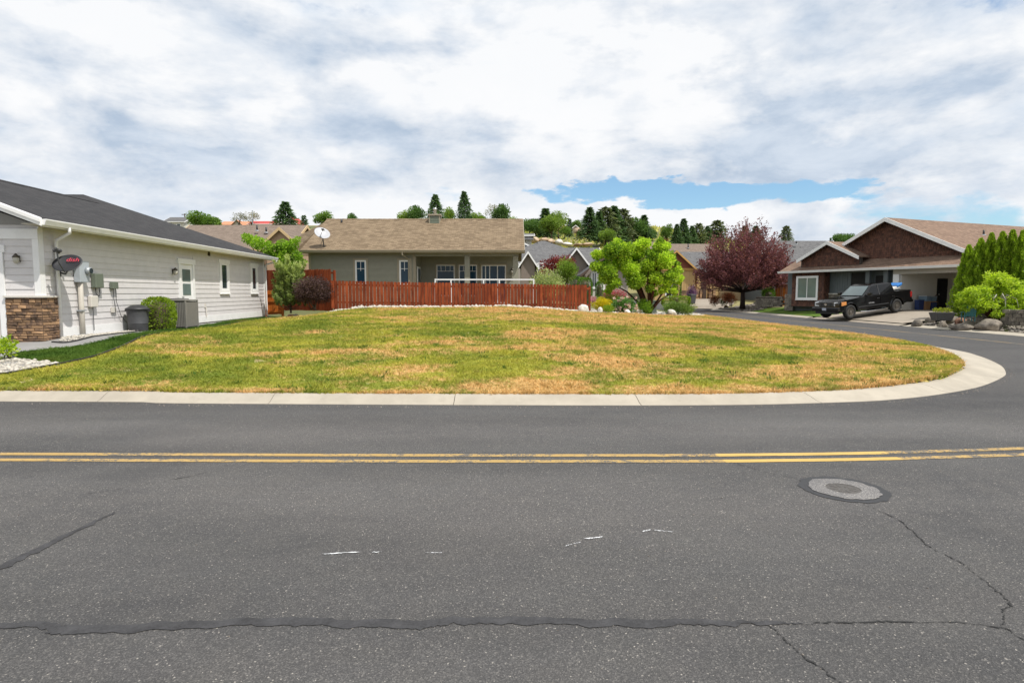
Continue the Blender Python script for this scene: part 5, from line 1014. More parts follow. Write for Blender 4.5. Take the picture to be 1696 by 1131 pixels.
# local: x forward, y to the truck's left (towards the camera), z up; origin on the ground under the rear axle centre
org = rw_-lf*.86
TR.matrix_world = Matrix(((hd_.x, lf.x, upv.x, org.x), (hd_.y, lf.y, upv.y, org.y), (hd_.z, lf.z, upv.z, org.z), (0, 0, 0, 1)))
WB_ = 3.55; HW = .98
def arch(cx, r=.50, n=9, zc=.42): return [(cx-r*math.cos(math.pi*k/(n-1)), zc+r*math.sin(math.pi*k/(n-1))) for k in range(n)]
prof = [(-1.18, .62), (-1.22, .75), (-1.20, 1.22), (.92, 1.24), (.92, 1.22), (2.42, 1.20), (2.9, 1.19), (3.9, 1.13), (4.28, 1.06), (4.36, .95), (4.38, .55), (4.25, .45)]
low = [(4.10, .42)]+[p for p in arch(WB_)[::-1]]+[(2.95, .42), (.6, .46)]+[p for p in arch(0)[::-1]]+[(-.62, .5)]
ring = prof+low
def body_shell(name, pts, yw, mat, bev=.05):
    n = len(pts); mb = MB(); vs = []; 
    for y, inn in ((-yw, 0), (yw, 0)): vs += [(x, y*(1-.045*max(0, z-.85)/.4), z) for x, z in pts]
    me = MB().add(vs, [tuple(range(n)), tuple(range(2*n-1, n-1, -1))]+[(i, i+n, (i+1) % n+n, (i+1) % n) for i in range(n)]).mesh(name)
    me.materials.append(mat); return link(name, me, TR, bev, 3)
bd = body_shell('body', ring, HW, paint, .045)
# cab greenhouse
gl = [(2.52, 1.18), (1.72, 1.80), (1.45, 1.86), (.35, 1.86), (.12, 1.82), (-.02+.03, 1.20)]
def cabpt(x, z, s): k = (z-1.18)/.68; return (x, s*(HW-.06-.20*k), z)
n = len(gl); cab = MB().add([cabpt(x, z, -1) for x, z in gl]+[cabpt(x, z, 1) for x, z in gl], [tuple(range(n)), tuple(range(2*n-1, n-1, -1))]+[(i, i+n, (i+1) % n+n, (i+1) % n) for i in range(n)]).build('cab', paint, TR, bevel=.05, seg=3)
def sidewin(pts, name, par, mat, off=.006):
    for s in (1, -1): MB().prism([tuple(Vector(cabpt(x, z, s))+Vector((0, s*off, 0))) for x, z in pts], [tuple(Vector(cabpt(x, z, s))+Vector((0, s*(off+.008), 0))) for x, z in pts]).build(name, mat, par)
sidewin([(2.18, 1.26), (1.70, 1.72), (1.32, 1.76), (1.30, 1.26)], 'front_side_window', cab, M['carglass']); sidewin([(1.20, 1.26), (1.22, 1.76), (.42, 1.76), (.22, 1.70), (.16, 1.26)], 'rear_side_window', cab, M['carglass'])
MB().prism([(2.44, -.76, 1.255), (2.44, .76, 1.255), (1.80, .64, 1.755), (1.80, -.64, 1.755)], [(2.46, -.76, 1.27), (2.46, .76, 1.27), (1.82, .64, 1.77), (1.82, -.64, 1.77)]).build('windscreen', M['windscreen'], cab)
# door seams, handles, mirrors, lettering
for s in (1, -1):
    for x0, x1 in ((1.28, 2.36), (.12, 1.25)):
        d = MB().hexa([(x0+.0, s*(HW+.001), .56), (x1, s*(HW+.001), .56), (x1, s*(HW+.006), .56), (x0, s*(HW+.006), .56), (x0, s*(HW-.022), 1.17), (x1, s*(HW-.022), 1.17), (x1, s*(HW-.014), 1.17), (x0, s*(HW-.014), 1.17)]).build('door', paint, TR, bevel=.004)
        MB().box(x0+.08, x0+.28, s*HW-.0+(.0 if s > 0 else -.03), s*HW+(.03 if s > 0 else 0), 1.0, 1.04).build('handle', M['chrome'], d)
    mr = MB().box(2.12, 2.30, s*1.0 if s > 0 else -1.22, s*1.22 if s > 0 else -1.0, 1.24, 1.44).build('mirror', paint, TR, bevel=.03); MB().box(2.18, 2.24, min(s*.86, s*1.02), max(s*.86, s*1.02), 1.22, 1.28).build('mirror_arm', M['blackplastic'], mr)
    MB().tube([(.75, s*1.0, .36), (1.2, s*1.08, .32), (2.5, s*1.08, .32), (2.85, s*1.0, .36)], .035, 8).build('side_step', M['chrome'], TR)
    for cxw in (0, WB_):
        fl = MB(); P0 = arch(cxw, .50, 13); P1 = arch(cxw, .56, 13); 
        for k in range(12): fl.hexa([(P0[k][0], s*(HW-.02), P0[k][1]), (P0[k+1][0], s*(HW-.02), P0[k+1][1]), (P0[k+1][0], s*(HW+.03), P0[k+1][1]), (P0[k][0], s*(HW+.03), P0[k][1]), (P1[k][0], s*(HW-.02), P1[k][1]), (P1[k+1][0], s*(HW-.02), P1[k+1][1]), (P1[k+1][0], s*(HW+.012), P1[k+1][1]), (P1[k][0], s*(HW+.012), P1[k][1])])
        fl.build('wheel_arch', paint, TR)
        w = bpy.data.objects.new('wheel', None); COL.objects.link(w); w.parent = TR; w.location = (cxw, s*.86, .41); w.rotation_euler = (0, 0, 0 if s > 0 else math.pi)
        MB().lathe([(.24, -.13), (.36, -.14), (.40, -.11), (.41, -.05), (.41, .05), (.40, .11), (.36, .14), (.24, .13), (.235, .0)], 32, axis='y').build('tyre', M['tyre'], w, True)
        MB().lathe([(.245, -.12), (.245, .118), (.225, .12), (.21, .06), (.02, .05)], 28, axis='y').build('rim', M['acdark'], w, True)
        mb = MB()
        for k in range(6): mb.M = Matrix.Rotation(k*math.pi/3, 4, 'Y'); mb.hexa([(-.03, .05, .03), (.03, .05, .03), (.03, .10, .03), (-.03, .10, .03), (-.022, .05, .215), (.022, .05, .215), (.022, .11, .215), (-.022, .11, .215)])
        mb.M = None; mb.lathe([(.07, .09), (.065, .125), (.02, .13)], 14, axis='y'); mb.build('spokes', M['alloy'], w)
        MB().lathe([(.243, .112), (.243, .128), (.222, .128), (.222, .112)], 28, axis='y').build('rim_lip', M['alloy'], w)
for s in (1, -1):
    MB().box(-1.1, 4.0, min(s*(HW-.03), s*(HW-.008)), max(s*(HW-.03), s*(HW-.008)), 1.085, 1.10).build('shoulder_line', paint, TR)
    MB().box(.62, 2.98, min(s*HW, s*(HW+.012)), max(s*HW, s*(HW+.012)), .60, .66).build('side_moulding', M['blackplastic'], TR)
for s in (1, -1):
    for x in (1.26, ): MB().hexa([tuple(Vector(cabpt(x+dx, z, s))+Vector((0, s*o, 0))) for z in (1.2, 1.8) for dx, o in ((-.035, .002), (.035, .002), (.035, .018), (-.035, .018))]).build('door_pillar', M['blackplastic'], TR)
MB().hexa([(2.45, -.70, 1.19), (4.1, -.62, 1.10), (4.1, .62, 1.10), (2.45, .70, 1.19), (2.45, -.60, 1.235), (4.0, -.50, 1.15), (4.0, .50, 1.15), (2.45, .60, 1.235)]).build('hood_bulge', paint, TR, bevel=.03)
for s in (1, -1): MB().tube([(2.47, s*.1, 1.25), (2.36, s*.5, 1.33)], .012, 5).build('wiper', M['blackplastic'], TR)
MB().box(1.80, 1.83, -.06, .06, 1.70, 1.745).build('rear_view_mirror', M['blackplastic'], TR)
textmesh('TITAN', .10, .001, M['lens'], 'lettering', TR, Matrix.Translation((1.98, HW+.008, .78)) @ Matrix.Rotation(math.pi, 4, 'Z') @ Matrix.Rotation(math.pi/2, 4, 'X') @ Matrix.Scale(1.5, 4, (1, 0, 0)))
# nose
gr = MB().box(4.33, 4.395, -.52, .52, .78, 1.04).build('grille', M['acdark'], TR)
mb = MB()
for k in range(4): mb.box(4.396, 4.41, -.50, .50, .80+k*.062, .815+k*.062)
for y in (-.34, .34): mb.hexa([(4.396, y-.03, .78), (4.42, y-.03, .78), (4.42, y+.03, .78), (4.396, y+.03, .78), (4.396, y-.06+(.03 if y > 0 else 0), 1.04), (4.42, y-.06+(.03 if y > 0 else 0), 1.04), (4.42, y+.03+(.03 if y > 0 else 0), 1.04), (4.396, y+.03+(.03 if y > 0 else 0), 1.04)])
mb.build('grille_bar', M['blackplastic'], gr); em_ = MB().lathe([(.075, 4.411), (.075, 4.43), (.058, 4.43), (.058, 4.411)], 22, (0, 0, .91), 'x').build('emblem', M['chrome'], gr); MB().box(4.412, 4.432, -.095, .095, .893, .927).build('emblem_bar', M['chrome'], em_)
for s in (1, -1):
    y0, y1 = sorted((s*.56, s*.90)); h = MB().hexa([(4.20, y0, .80), (4.385, y0, .80), (4.33 if s > 0 else 4.385, y1, .80), (4.1, y1, .80), (4.15, y0, 1.03), (4.36, y0, 1.03), (4.28, y1, 1.05), (4.0, y1, 1.05)]).build('headlight', M['lens'], TR, bevel=.02)
    y2, y3 = sorted((s*.86, s*1.0)); MB().hexa([(3.86, y2, .84), (4.28, y2, .80), (4.22, y3, .80), (3.86, y3, .84), (3.86, y2, 1.04), (4.26, y2, 1.04), (4.20, y3, 1.03), (3.86, y3, 1.03)]).build('turn_signal', M['amber'], TR, bevel=.015)
    MB().box(-1.235, -1.10, min(s*.80, s*.985), max(s*.80, s*.985), .82, 1.16).build('tail_light', M['tail'], TR, bevel=.02)
MB().box(4.30, 4.55, -.99, .99, .50, .74).build('front_bumper', paint, TR, bevel=.05, seg=3); MB().box(4.22, 4.46, -.80, .80, .34, .499).build('air_dam', M['blackplastic'], TR, bevel=.03)
pl_ = MB().box(4.551, 4.56, -.16, .16, .56, .71).build('number_plate', M['plate'], TR); MB().box(-1.36, -1.15, -.95, .95, .50, .68).build('rear_bumper', paint, TR, bevel=.04)
MB().box(-1.1, .02, -.78, .78, 1.235, 1.2505).build('bed_floor', M['blackplastic'], TR); mb = MB(); [mb.box(-1.18, .02, min(s*.80, s*.955), max(s*.80, s*.955), 1.20, 1.285) for s in (1, -1)]; mb.box(-1.19, -1.10, -.8, .8, 1.20, 1.285); mb.build('bed_rail', paint, TR, bevel=.02)
MB().box(-.9, 4.1, -.5, .5, .36, .62).build('chassis', M['dark'], TR)
MB().tube([(.75, .7, .3), (.75, .95, .3)], .05, 8).build('exhaust', M['chrome'], TR)
bpy.context.view_layer.update(); TM = TR.matrix_world.copy()
cg = thing('cargo_sheet', 'blue and white folded tarp sticking out of the truck bed', 'tarp', TM @ Vector((-.35, .1, 1.27))); cg.rotation_euler = TM.to_euler()
M['bluetarp'] = plain('blue_tarp', (.04, .19, .52), .4, .15, 20); mb = MB(); mb.hexa([(-.55, -.35, .10), (.35, -.35, -.01), (.35, .35, -.01), (-.55, .35, .10), (-.60, -.35, .34), (.38, -.35, .06), (.38, .35, .06), (-.60, .35, .34)]); mb.build('white_fold', M['offwhite'], cg, bevel=.04); mb = MB(); mb.hexa([(-.70, -.38, .28), (-.30, -.38, .18), (-.30, .38, .18), (-.70, .38, .28), (-.74, -.38, .46), (-.32, -.38, .34), (-.32, .38, .34), (-.74, .38, .46)]); mb.build('blue_fold', M['bluetarp'], cg, bevel=.04)
# ================================================================ GARAGE CONTENTS, YARD OBJECTS
M['cardboard'] = plain('cardboard', (.36, .20, .10), .8, .08, 8); M['bluebox'] = plain('blue_box', (.025, .05, .16), .5, .1, 8); M['paleblue'] = plain('pale_blue_tub', (.20, .29, .37), .35, .1, 8); M['teal'] = plain('teal_paint', (.03, .15, .16), .5, .08, 8)
def crate(label, p, w, d, h, mat, lidm, name='storage_box', cat='box'):
    t = thing(name, label, cat, rhp(*p), R(-68), 'boxes inside the open garage'); MB().hexa([(-w*.46, -d*.46, 0), (w*.46, -d*.46, 0), (w*.46, d*.46, 0), (-w*.46, d*.46, 0), (-w/2, -d/2, h), (w/2, -d/2, h), (w/2, d/2, h), (-w/2, d/2, h)]).build('body', mat, t, bevel=.01); MB().box(-w*.53, w*.53, -d*.53, d*.53, h+.001, h+.05).build('lid', lidm, t, bevel=.01)
crate('tan cardboard box on the garage floor between two blue boxes', (.95, 2.35, .0), .5, .5, .5, M['cardboard'], M['cardboard']); crate('dark blue box right of the cardboard box in the garage', (.95, 2.95, .0), .5, .5, .48, M['bluebox'], M['cardboard']); crate('narrow dark blue box left of the cardboard box', (.95, 1.85, .0), .3, .5, .6, M['bluebox'], M['bluebox'])
crate('pale blue plastic tub stacked on the cardboard box', (.95, 2.35, .556), .55, .45, .32, M['paleblue'], M['offwhite']); crate('second pale plastic tub stacked on the dark blue box', (.95, 2.95, .536), .5, .45, .30, M['paleblue'], M['galv'])
ld = thing('folding_chair', 'dark folded chair leaning beside the inner garage door', 'chair', rhp(.9, 3.6, 0), R(22)); MB().tube([(-.3, 0, 0), (.0, .1, .9), (.12, .1, .95)], .03, 6).build('frame', M['brown_dark'], ld); MB().tube([(.35, 0, 0), (.12, .1, .95)], .03, 6).build('leg', M['brown_dark'], ld); MB().hexa([(-.25, -.05, .30), (.2, -.05, .30), (.2, .3, .30), (-.25, .3, .30), (-.2, -.05, .36), (.25, -.05, .36), (.25, .3, .36), (-.2, .3, .36)]).build('seat', M['brown_dark'], ld)
def rock(label, p, sx, sy, sz, mat, seed, rz=0, group=None, name='boulder'):
    b = bmesh.new(); bmesh.ops.create_icosphere(b, subdivisions=3, radius=1); r = random.Random(seed); pl = [(Vector((r.gauss(0, 1), r.gauss(0, 1), r.gauss(0, .8))).normalized(), r.uniform(.62, .92)) for _ in range(9)]
    from mathutils import noise as mn
    for v in b.verts:
        d = v.co.normalized(); k = 1.0
        for nrm, c in pl:
            q = d.dot(nrm)
            if q > 1e-3: k = min(k, c/q)
        k *= 1+.10*mn.noise(d*3+Vector((seed, 0, 0)))+.04*mn.noise(d*9+Vector((seed, 5, 0))); v.co = Vector((d.x*k*sx, d.y*k*sy, d.z*k*sz))
    me = bpy.data.meshes.new(name); b.to_mesh(me); b.free(); me.materials.append(mat); me.polygons.foreach_set('use_smooth', [True]*len(me.polygons)); o = link(name, me); o.location = p; o.rotation_euler = (0, 0, rz); return tag(o, label, 'rock', group)
def gp_(px, Y): x = Q(px, Y); return x, Y, Zt(x, Y)
def rk(label, px, Y, w, h, mat, seed, d=None, lift=.3): x = Q(px, Y); z = Zt(x, Y); return rock(label, (x, Y, z+h*lift), w/2, (d or w)/2, h*.62, mat, seed, seed*.7)
rk('rounded white boulder at the right end of the red fence', 966, 28.6, .55, .42, M['boulder_white'], 1); rk('white boulder in front of the broad mounded shrub', 1111, 34.0, .62, .40, M['boulder_white'], 2); rk('small white rock left of the small green ball shrub', 994, 30.3, .28, .32, M['boulder_white'], 3); rk('pale pinkish rock below the peony bush', 1039, 31.2, .32, .25, M['boulder_white'], 4)
rk('flat reddish stone beside the young pine', 484, 27.9, .60, .22, M['redrock'], 5); rk('second flat stone between pine and purple shrub', 491, 27.6, .38, .2, M['boulder'], 6)
for k, (lab, px, Y, w, h, m) in enumerate((('dark lumpy rock at the left end of the rock garden', 1519, 30.3, .75, .38, 'boulder'), ('small dark rock behind the left end of the rock garden', 1541, 31.2, .5, .38, 'boulder'), ('dark stone right of the rectangular planter', 1578, 30.2, .6, .45, 'boulder'), ('small dark pointed rock in the gravel by the teal chair', 1590, 28.6, .45, .36, 'redrock'), ('long flat grey boulder in front of the weeping maple', 1637, 26.6, 1.9, .55, 'boulder'), ('flat brown slab stone left of the long grey boulder', 1592, 27.3, 1.15, .34, 'boulder'), ('dark block stone under the teal chair', 1612, 27.9, .8, .45, 'boulder'), ('reddish flat stone below the arborvitae', 1593, 29.6, .7, .32, 'redrock'), ('dark stone directly below the planter', 1562, 29.2, .65, .32, 'boulder'))):
    rk(lab, px, Y, w, h, M[m], 20+k, w*.6)
pebbles('rock_garden_gravel', [(20.98, 24), (20.98, 31.2), (22.5, 31.3), (26, 32), (26, 24)], 2600, .03, .10, M['gravel'], 'grey brown gravel of the rock garden', None, -.02, .7)
pt_ = thing('planter', 'dark rectangular planter with a low yellow-green plant by the driveway', 'planter', (*gp_(1560, 30.2)[:2], .32), R(6)); MB().hexa([(-.40, -.2, 0), (.40, -.2, 0), (.40, .2, 0), (-.40, .2, 0), (-.52, -.27, .40), (.52, -.27, .40), (.52, .27, .40), (-.52, .27, .40)]).build('trough', M['greyplastic'], pt_, bevel=.015); MB().box(-.47, .47, -.22, .22, .401, .41).build('soil', M['mortar'], pt_)
tc_ = thing('garden_chair', 'small teal wooden garden chair under the weeping maple', 'chair', (Q(1604, 27.2), 27.2, .42), R(165)); tc_.scale = (.8, .8, .85)
for k in range(5): MB().hexa([(-.22+k*.09, .20, .28), (-.145+k*.09, .20, .28), (-.145+k*.09, .225, .28), (-.22+k*.09, .225, .28), (-.24+k*.1, .36, .86), (-.155+k*.1, .36, .86), (-.155+k*.1, .385, .86), (-.24+k*.1, .385, .86)]).build('back_slat', M['teal'], tc_)
for k in range(4): MB().box(-.23, .24, -.22+k*.105, -.13+k*.105, .26, .285).build('seat_slat', M['teal'], tc_)
for x in (-.26, .24): MB().box(x, x+.035, -.24, -.18, 0, .48).build('leg', M['teal'], tc_); MB().box(x, x+.035, .15, .21, 0, .48).build('leg', M['teal'], tc_); MB().box(x-.03, x+.065, -.28, .26, .481, .505).build('arm_rest', M['teal'], tc_)
def block_wall(label, p0, p1, rows, bw, bh, mat, name='retaining_wall', zb=0):
    p0, p1 = Vector(p0), Vector(p1); d = p1-p0; ln = d.length; t = thing(name, label, 'wall', (p0.x, p0.y, zb), math.atan2(d.y, d.x)); r = random.Random(int(ln*37)); me = [MB().hexa([(.008, -.0, .006), (bw-.008, 0, .006), (bw-.008, .25, .006), (.008, .25, .006), (.008+.01, .0+r.uniform(-.03, .02), bh-.006), (bw-.02, r.uniform(-.03, .02), bh-.006), (bw-.008, .25, bh-.006), (.008, .25, bh-.006)]).mesh('block') for _ in range(4)]
    for m_ in me: m_.materials.append(mat)
    for i in range(rows):
        x = -bw/2 if i % 2 else 0
        while x < ln-.05: o = link('block', me[r.randrange(4)], t); o.location = (x, i*.03+r.uniform(-.015, .015), i*bh); x += bw
    MB().box(0, ln, .10, .24, 0, rows*bh-.09).build('core', M['mortar'], t); return t
a, b = at(1250, 505, 52), at(1291, 505, 49.5); block_wall('grey block retaining wall right of the plum tree trunk', (a.x, a.y, 0), (b.x, b.y, 0), 5, .4, .17, M['ledge'], zb=.55); block_wall('grey stacked block wall at the right edge behind the boulder', (Q(1662, 26.3), 26.3, 0), (Q(1710, 25.0), 25.0, 0), 4, .38, .17, M['ledge'], zb=.30)
block_wall('low brown stacked stone wall behind the long grey boulder', (Q(1612, 28.5), 28.5, 0), (Q(1652, 27.6), 27.6, 0), 3, .42, .17, M['ledge'], zb=.38)
tb = thing('wheelie_bin', 'dark wheeled refuse bin at the yellow house driveway', 'bin', (Q(1145, 66), 66, .45), R(20)); MB().hexa([(-.26, -.28, .08), (.26, -.28, .08), (.26, .28, .08), (-.26, .28, .08), (-.33, -.36, 1.0), (.33, -.36, 1.0), (.33, .36, 1.0), (-.33, .36, 1.0)]).build('body', M['greyplastic'], tb, bevel=.03); MB().hexa([(-.36, -.4, 1.0), (.36, -.4, 1.0), (.36, .42, 1.0), (-.36, .42, 1.0), (-.33, -.36, 1.08), (.33, -.36, 1.08), (.33, .42, 1.12), (-.33, .42, 1.12)]).build('lid', M['blackplastic'], tb, bevel=.02)
for x in (-.3, .26): MB().lathe([(.12, x), (.12, x+.05)], 14, (0, .3, .12), 'x').build('wheel', M['blackplastic'], tb)
uc = thing('utility_cabinet', 'squat grey green utility cabinet behind the green tree trunks', 'utility box', (Q(1076, 36.5), 36.5, Zt(Q(1076, 36.5), 36.5))); MB().box(-.35, .35, -.3, .3, 0, .72).build('case', M['utility'], uc, bevel=.03); MB().box(-.37, .37, -.32, .32, .721, .77).build('lid', M['utility'], uc, bevel=.015)
ns = thing('number_stone', 'pale upright address stone beside the low clipped hedge', 'sign', (Q(1096.5, 60), 60, .55)); MB().prism([(-.16, 0, 0), (.16, 0, 0), (.14, 0, .6), (.05, 0, .72), (-.1, 0, .68), (-.15, 0, .5)], [(-.16, .12, 0), (.16, .12, 0), (.14, .12, .6), (.05, .12, .72), (-.1, .12, .68), (-.15, .12, .5)]).build('stone', M['cream'], ns, bevel=.02); MB().box(-.05, .05, -.012, -.001, .25, .5).build('plaque', M['greyplastic'], ns)
bp = thing('flower_pot', 'glazed blue garden pot in front of the taupe house', 'pot', (Q(996, 54), 54, Zt(Q(996, 54), 54)-.05)); M['bluepot'] = plain('blue_glaze', (.015, .035, .16), .15, .1); MB().lathe([(.2, 0), (.34, .2), (.38, .42), (.32, .58), (.36, .62), (.33, .64)], 20).build('pot', M['bluepot'], bp, True); MB().lathe([(.05, .55), (.31, .58)], 16).build('soil', M['mortar'], bp)

far_lane('far_road', [(17.0, 56.5), (16.6, 61), (13.5, 66), (6, 69.5), (-12, 71)], 5.6, .03, M['asphalt'], 'far end of the side road curving left behind the gardens')
far_lane('far_driveway', [(19.2, 61.5), (21.8, 65.5), (25.0, 75)], 4.2, .05, M['drive'], 'beige driveway of the yellow house')
far_lane('far_driveway', [(8.6, 44), (8.2, 50), (7.6, 55.5)], 2.6, -.06, M['drive'], 'pale path in front of the taupe house')
# ================================================================ VEGETATION
def rdirs(n): v = RNG.normal(size=(n, 3)); return v/np.linalg.norm(v, axis=1, keepdims=True)
def leaves(P, D, size, jitter=.55, aspect=.55, flat=None, tint=None):
    """pointed leaf quads at points P, long axis near D; returns verts, faces"""
    n = len(P); d = D+rdirs(n)*jitter; d /= np.linalg.norm(d, axis=1, keepdims=True); s = np.cross(d, rdirs(n)); s /= np.maximum(np.linalg.norm(s, axis=1, keepdims=True), 1e-6)
    l = (size*RNG.uniform(.6, 1.35, n))[:, None] if np.isscalar(size) else (size*RNG.uniform(.6, 1.35, n))[:, None]; w = l*aspect*.5; nn = np.cross(d, s)*l*.12
    V = np.stack([P, P+d*l*.45+s*w+nn, P+d*l, P+d*l*.45-s*w+nn], 1).reshape(-1, 3); return V, np.arange(4*n).reshape(-1, 4)
def blob_points(blobs, n, shell=.45):
    B = np.array(blobs, float); vol = B[:, 3]*B[:, 4]+B[:, 4]*B[:, 5]+B[:, 3]*B[:, 5]; idx = RNG.choice(len(B), n, p=vol/vol.sum()); d = rdirs(n); r = RNG.random(n)**shell
    return B[idx, :3]+d*B[idx, 3:6]*r[:, None]*RNG.uniform(.9, 1.12, n)[:, None], d, idx
def crown_blobs(c, rx, ry, rz, k, sub, squash=.8, bottom=-.55):
    out = []
    while len(out) < k:
        d = rdirs(1)[0]
        if d[2] < bottom: continue
        q = RNG.uniform(.55, 1.0); s = sub*RNG.uniform(.5, 1.35); out.append((c[0]+d[0]*(rx-s*.7)*q, c[1]+d[1]*(ry-s*.7)*q, c[2]+d[2]*(rz-s*.7)*q, s, s, s*squash))
    return out
def leaf_obj(name, P, D, size, mat, parent, jitter=.55, aspect=.55, tint=None):
    V, F = leaves(P, D, size, jitter, aspect); t = RNG.random(len(P)) if tint is None else np.clip(tint, 0, 1); me = np_mesh(name, V, F, t); me.materials.append(mat); return link(name, me, parent)
def crown(name, blobs, n, size, mat, parent, shell=.42, up=.35, jitter=.6, aspect=.55):
    P, d, idx = blob_points(blobs, n, shell); k = RNG.random(len(blobs))*.5; t = k[idx]+RNG.random(n)*.5; D = d+np.array([0, 0, up]); return leaf_obj(name, P, D, size, mat, parent, jitter, aspect, t)
def limbs(name, base, blobs, r, mat, parent, n=8, stems=1, fork=.35):
    mb = MB(); base = Vector(base); pick = random.sample(range(len(blobs)), min(n, len(blobs)))
    cz = np.mean([b[2] for b in blobs]); cc = Vector((np.mean([b[0] for b in blobs]), np.mean([b[1] for b in blobs]), cz))
    if stems == 1:
        f = base.lerp(cc, fork); mb.tube([base, base.lerp(f, .5)+Vector((random.uniform(-.03, .03), 0, 0)), f], [r, r*.82, r*.7], 8); mb.tube([base-Vector((0, 0, .06)), base+Vector((0, 0, .12))], [r*1.5, r], 8)
    for i in pick:
        e = Vector(blobs[i][:3])
        if stems == 1: s = f; r0 = r*.5
        else: s = base+Vector((random.uniform(-.15, .15), random.uniform(-.1, .1), 0)); r0 = r
        m = s.lerp(e, .5)+Vector((random.uniform(-.1, .1), random.uniform(-.1, .1), (e-s).length*.10)); mb.tube([s, m, e], [r0, r0*.6, r0*.22], 6)
    return mb.build(name, mat, parent, True)
# ---- bright green multi-stem tree
Y = 34; bx = Q(1074, Y); bz = Zt(bx, Y); t = thing('green_tree', 'bright green many-stemmed tree in the corner shrub bed', 'tree', (bx, Y, bz))
bl = []
for px, py, w in ((1020, 420, 26), (1058, 415, 26), (1040, 398+18, 20), (1064, 408, 18), (1086, 410, 20), (1095, 432, 26), (1075, 440, 30), (1045, 445, 30), (1012, 445, 24), (1000, 428, 15), (1105, 455, 18), (1085, 465, 24), (1055, 465, 24), (1020, 465, 18), (1102, 475, 15), (1035, 430, 25), (1080, 425, 26), (1113, 445, 10), (1028, 405, 12), (1061, 398, 8), (1094, 402, 12), (1076, 482, 13), (1108, 478, 9), (1005, 462, 16), (998, 446, 14), (1112, 462, 14), (1094, 484, 12), (1012, 478, 10)):
    px = 1057+(px-1057)*1.13
    for dy in (-.9, .0, .8):
        p = at(px+random.uniform(-5, 5), py+random.uniform(-7, 6), Y+dy*1.15); s = w/1000*Y*.56*random.uniform(.6, 1.1); bl.append((p.x-bx, dy*1.15, p.z-bz, s, s, s*.85))
limbs('trunk', (0, 0, 0), bl, .075, M['redbark'], t, 14, stems=2); crown('crown', bl, 48000, .118, LM['bright'], t, .5, .2, .75, .7)
# ---- plum tree: radiating shoots
Y = 55; bx = Q(1229, Y); bz = .42; t = thing('plum_tree', 'purple-leaved plum tree across the side road', 'tree', (bx, Y, bz))
top = at(1235, 370, Y).z-bz; cz = 1.9; mb = MB(); mb.tube([(0, 0, -.2), (.02, 0, .7), (0, 0, 1.6)], [.26, .20, .17], 10); Ps = []; Ds = []; Ts = []
nS = 560
for i in range(nS):
    a = RNG.uniform(0, 2*np.pi); el = np.arcsin(RNG.uniform(.02, 1.0)) if i % 5 else np.arcsin(RNG.uniform(-.12, .3)); d = np.array([np.cos(a)*np.cos(el), np.sin(a)*np.cos(el), np.sin(el)])
    reach = RNG.uniform(.80, 1.03)*(1/np.sqrt((d[0]**2+d[1]**2)/4.65**2+d[2]**2/(top-cz)**2)); s0 = reach*RNG.uniform(.30, .78); p0 = np.array([.1, 0, cz])+d*s0; dd = d+np.array([0, 0, .30])+RNG.normal(size=3)*.14; dd /= np.linalg.norm(dd); ln = (reach-s0)+RNG.uniform(0, .45)*(i % 4 == 0)
    n = int(22+ln*24); q = RNG.random(n)[:, None]; bend = np.array([0, 0, .12*ln])
    Ps.append(p0+dd*q*ln+bend*q*q+RNG.normal(size=(n, 3))*.11); Ds.append(np.tile(dd*.8, (n, 1))); Ts.append(RNG.random(n)*.6+.4*RNG.random())
    if i % 10 == 0: m = np.array([0, 0, 1.5])*.5+p0*.5; mb.tube([(0, 0, 1.35), tuple(m), tuple(p0), tuple(p0+dd*ln*.7)], [.09, .055, .03, .01], 5)
mb.build('trunk', M['darkbark'], t, True); leaf_obj('crown', np.vstack(Ps), np.vstack(Ds), .18, LM['plum'], t, .8, .45, np.concatenate(Ts))
# ---- conifers: prototypes 1 m tall, scaled on placing
def conifer(name, label, mat, R0, n_br, leaf, droop=.35, top=.02, ragged=.25, bare=.06, power=.85, per=22, taper_jit=.0):
    t = thing(name, label, 'tree'); Ps = []; Ds = []; Ts = []; MB().tube([(0, 0, -.05), (0, 0, .5), (0, 0, .99)], [.018, .011, .002], 6).build('trunk', M['bark'], t)
    for i in range(n_br):
        h = bare+(1-bare)*(1-(1-i/n_br)); h = bare+(1-bare)*((i+RNG.random())/n_br)**1.15; r = R0*max(.03, (1-h)**power)*RNG.uniform(1-ragged, 1+ragged*.6); a = i*2.4+RNG.uniform(-.4, .4); d = np.array([np.cos(a), np.sin(a), 0]); q = RNG.random(per)**.7
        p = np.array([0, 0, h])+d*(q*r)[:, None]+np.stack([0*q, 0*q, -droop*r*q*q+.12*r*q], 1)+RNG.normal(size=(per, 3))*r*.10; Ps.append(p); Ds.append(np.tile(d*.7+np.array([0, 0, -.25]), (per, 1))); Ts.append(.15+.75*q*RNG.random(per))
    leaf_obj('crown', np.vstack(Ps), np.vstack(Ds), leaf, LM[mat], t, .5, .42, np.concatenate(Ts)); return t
def broad(name, label, mat, n=3000, leaf=.062, k=15, rx=.47, sub=.21, trunkh=.3, gap=.42):
    t = thing(name, label, 'tree'); bl = crown_blobs((0, 0, .60), rx, rx, .40, k, sub, .85, -.8); limbs('trunk', (0, 0, -.02), bl, .028, M['bark'], t, 7); crown('crown', bl, n, leaf, LM[mat], t, gap, .2, .8, .6); return t
PROTO = {}
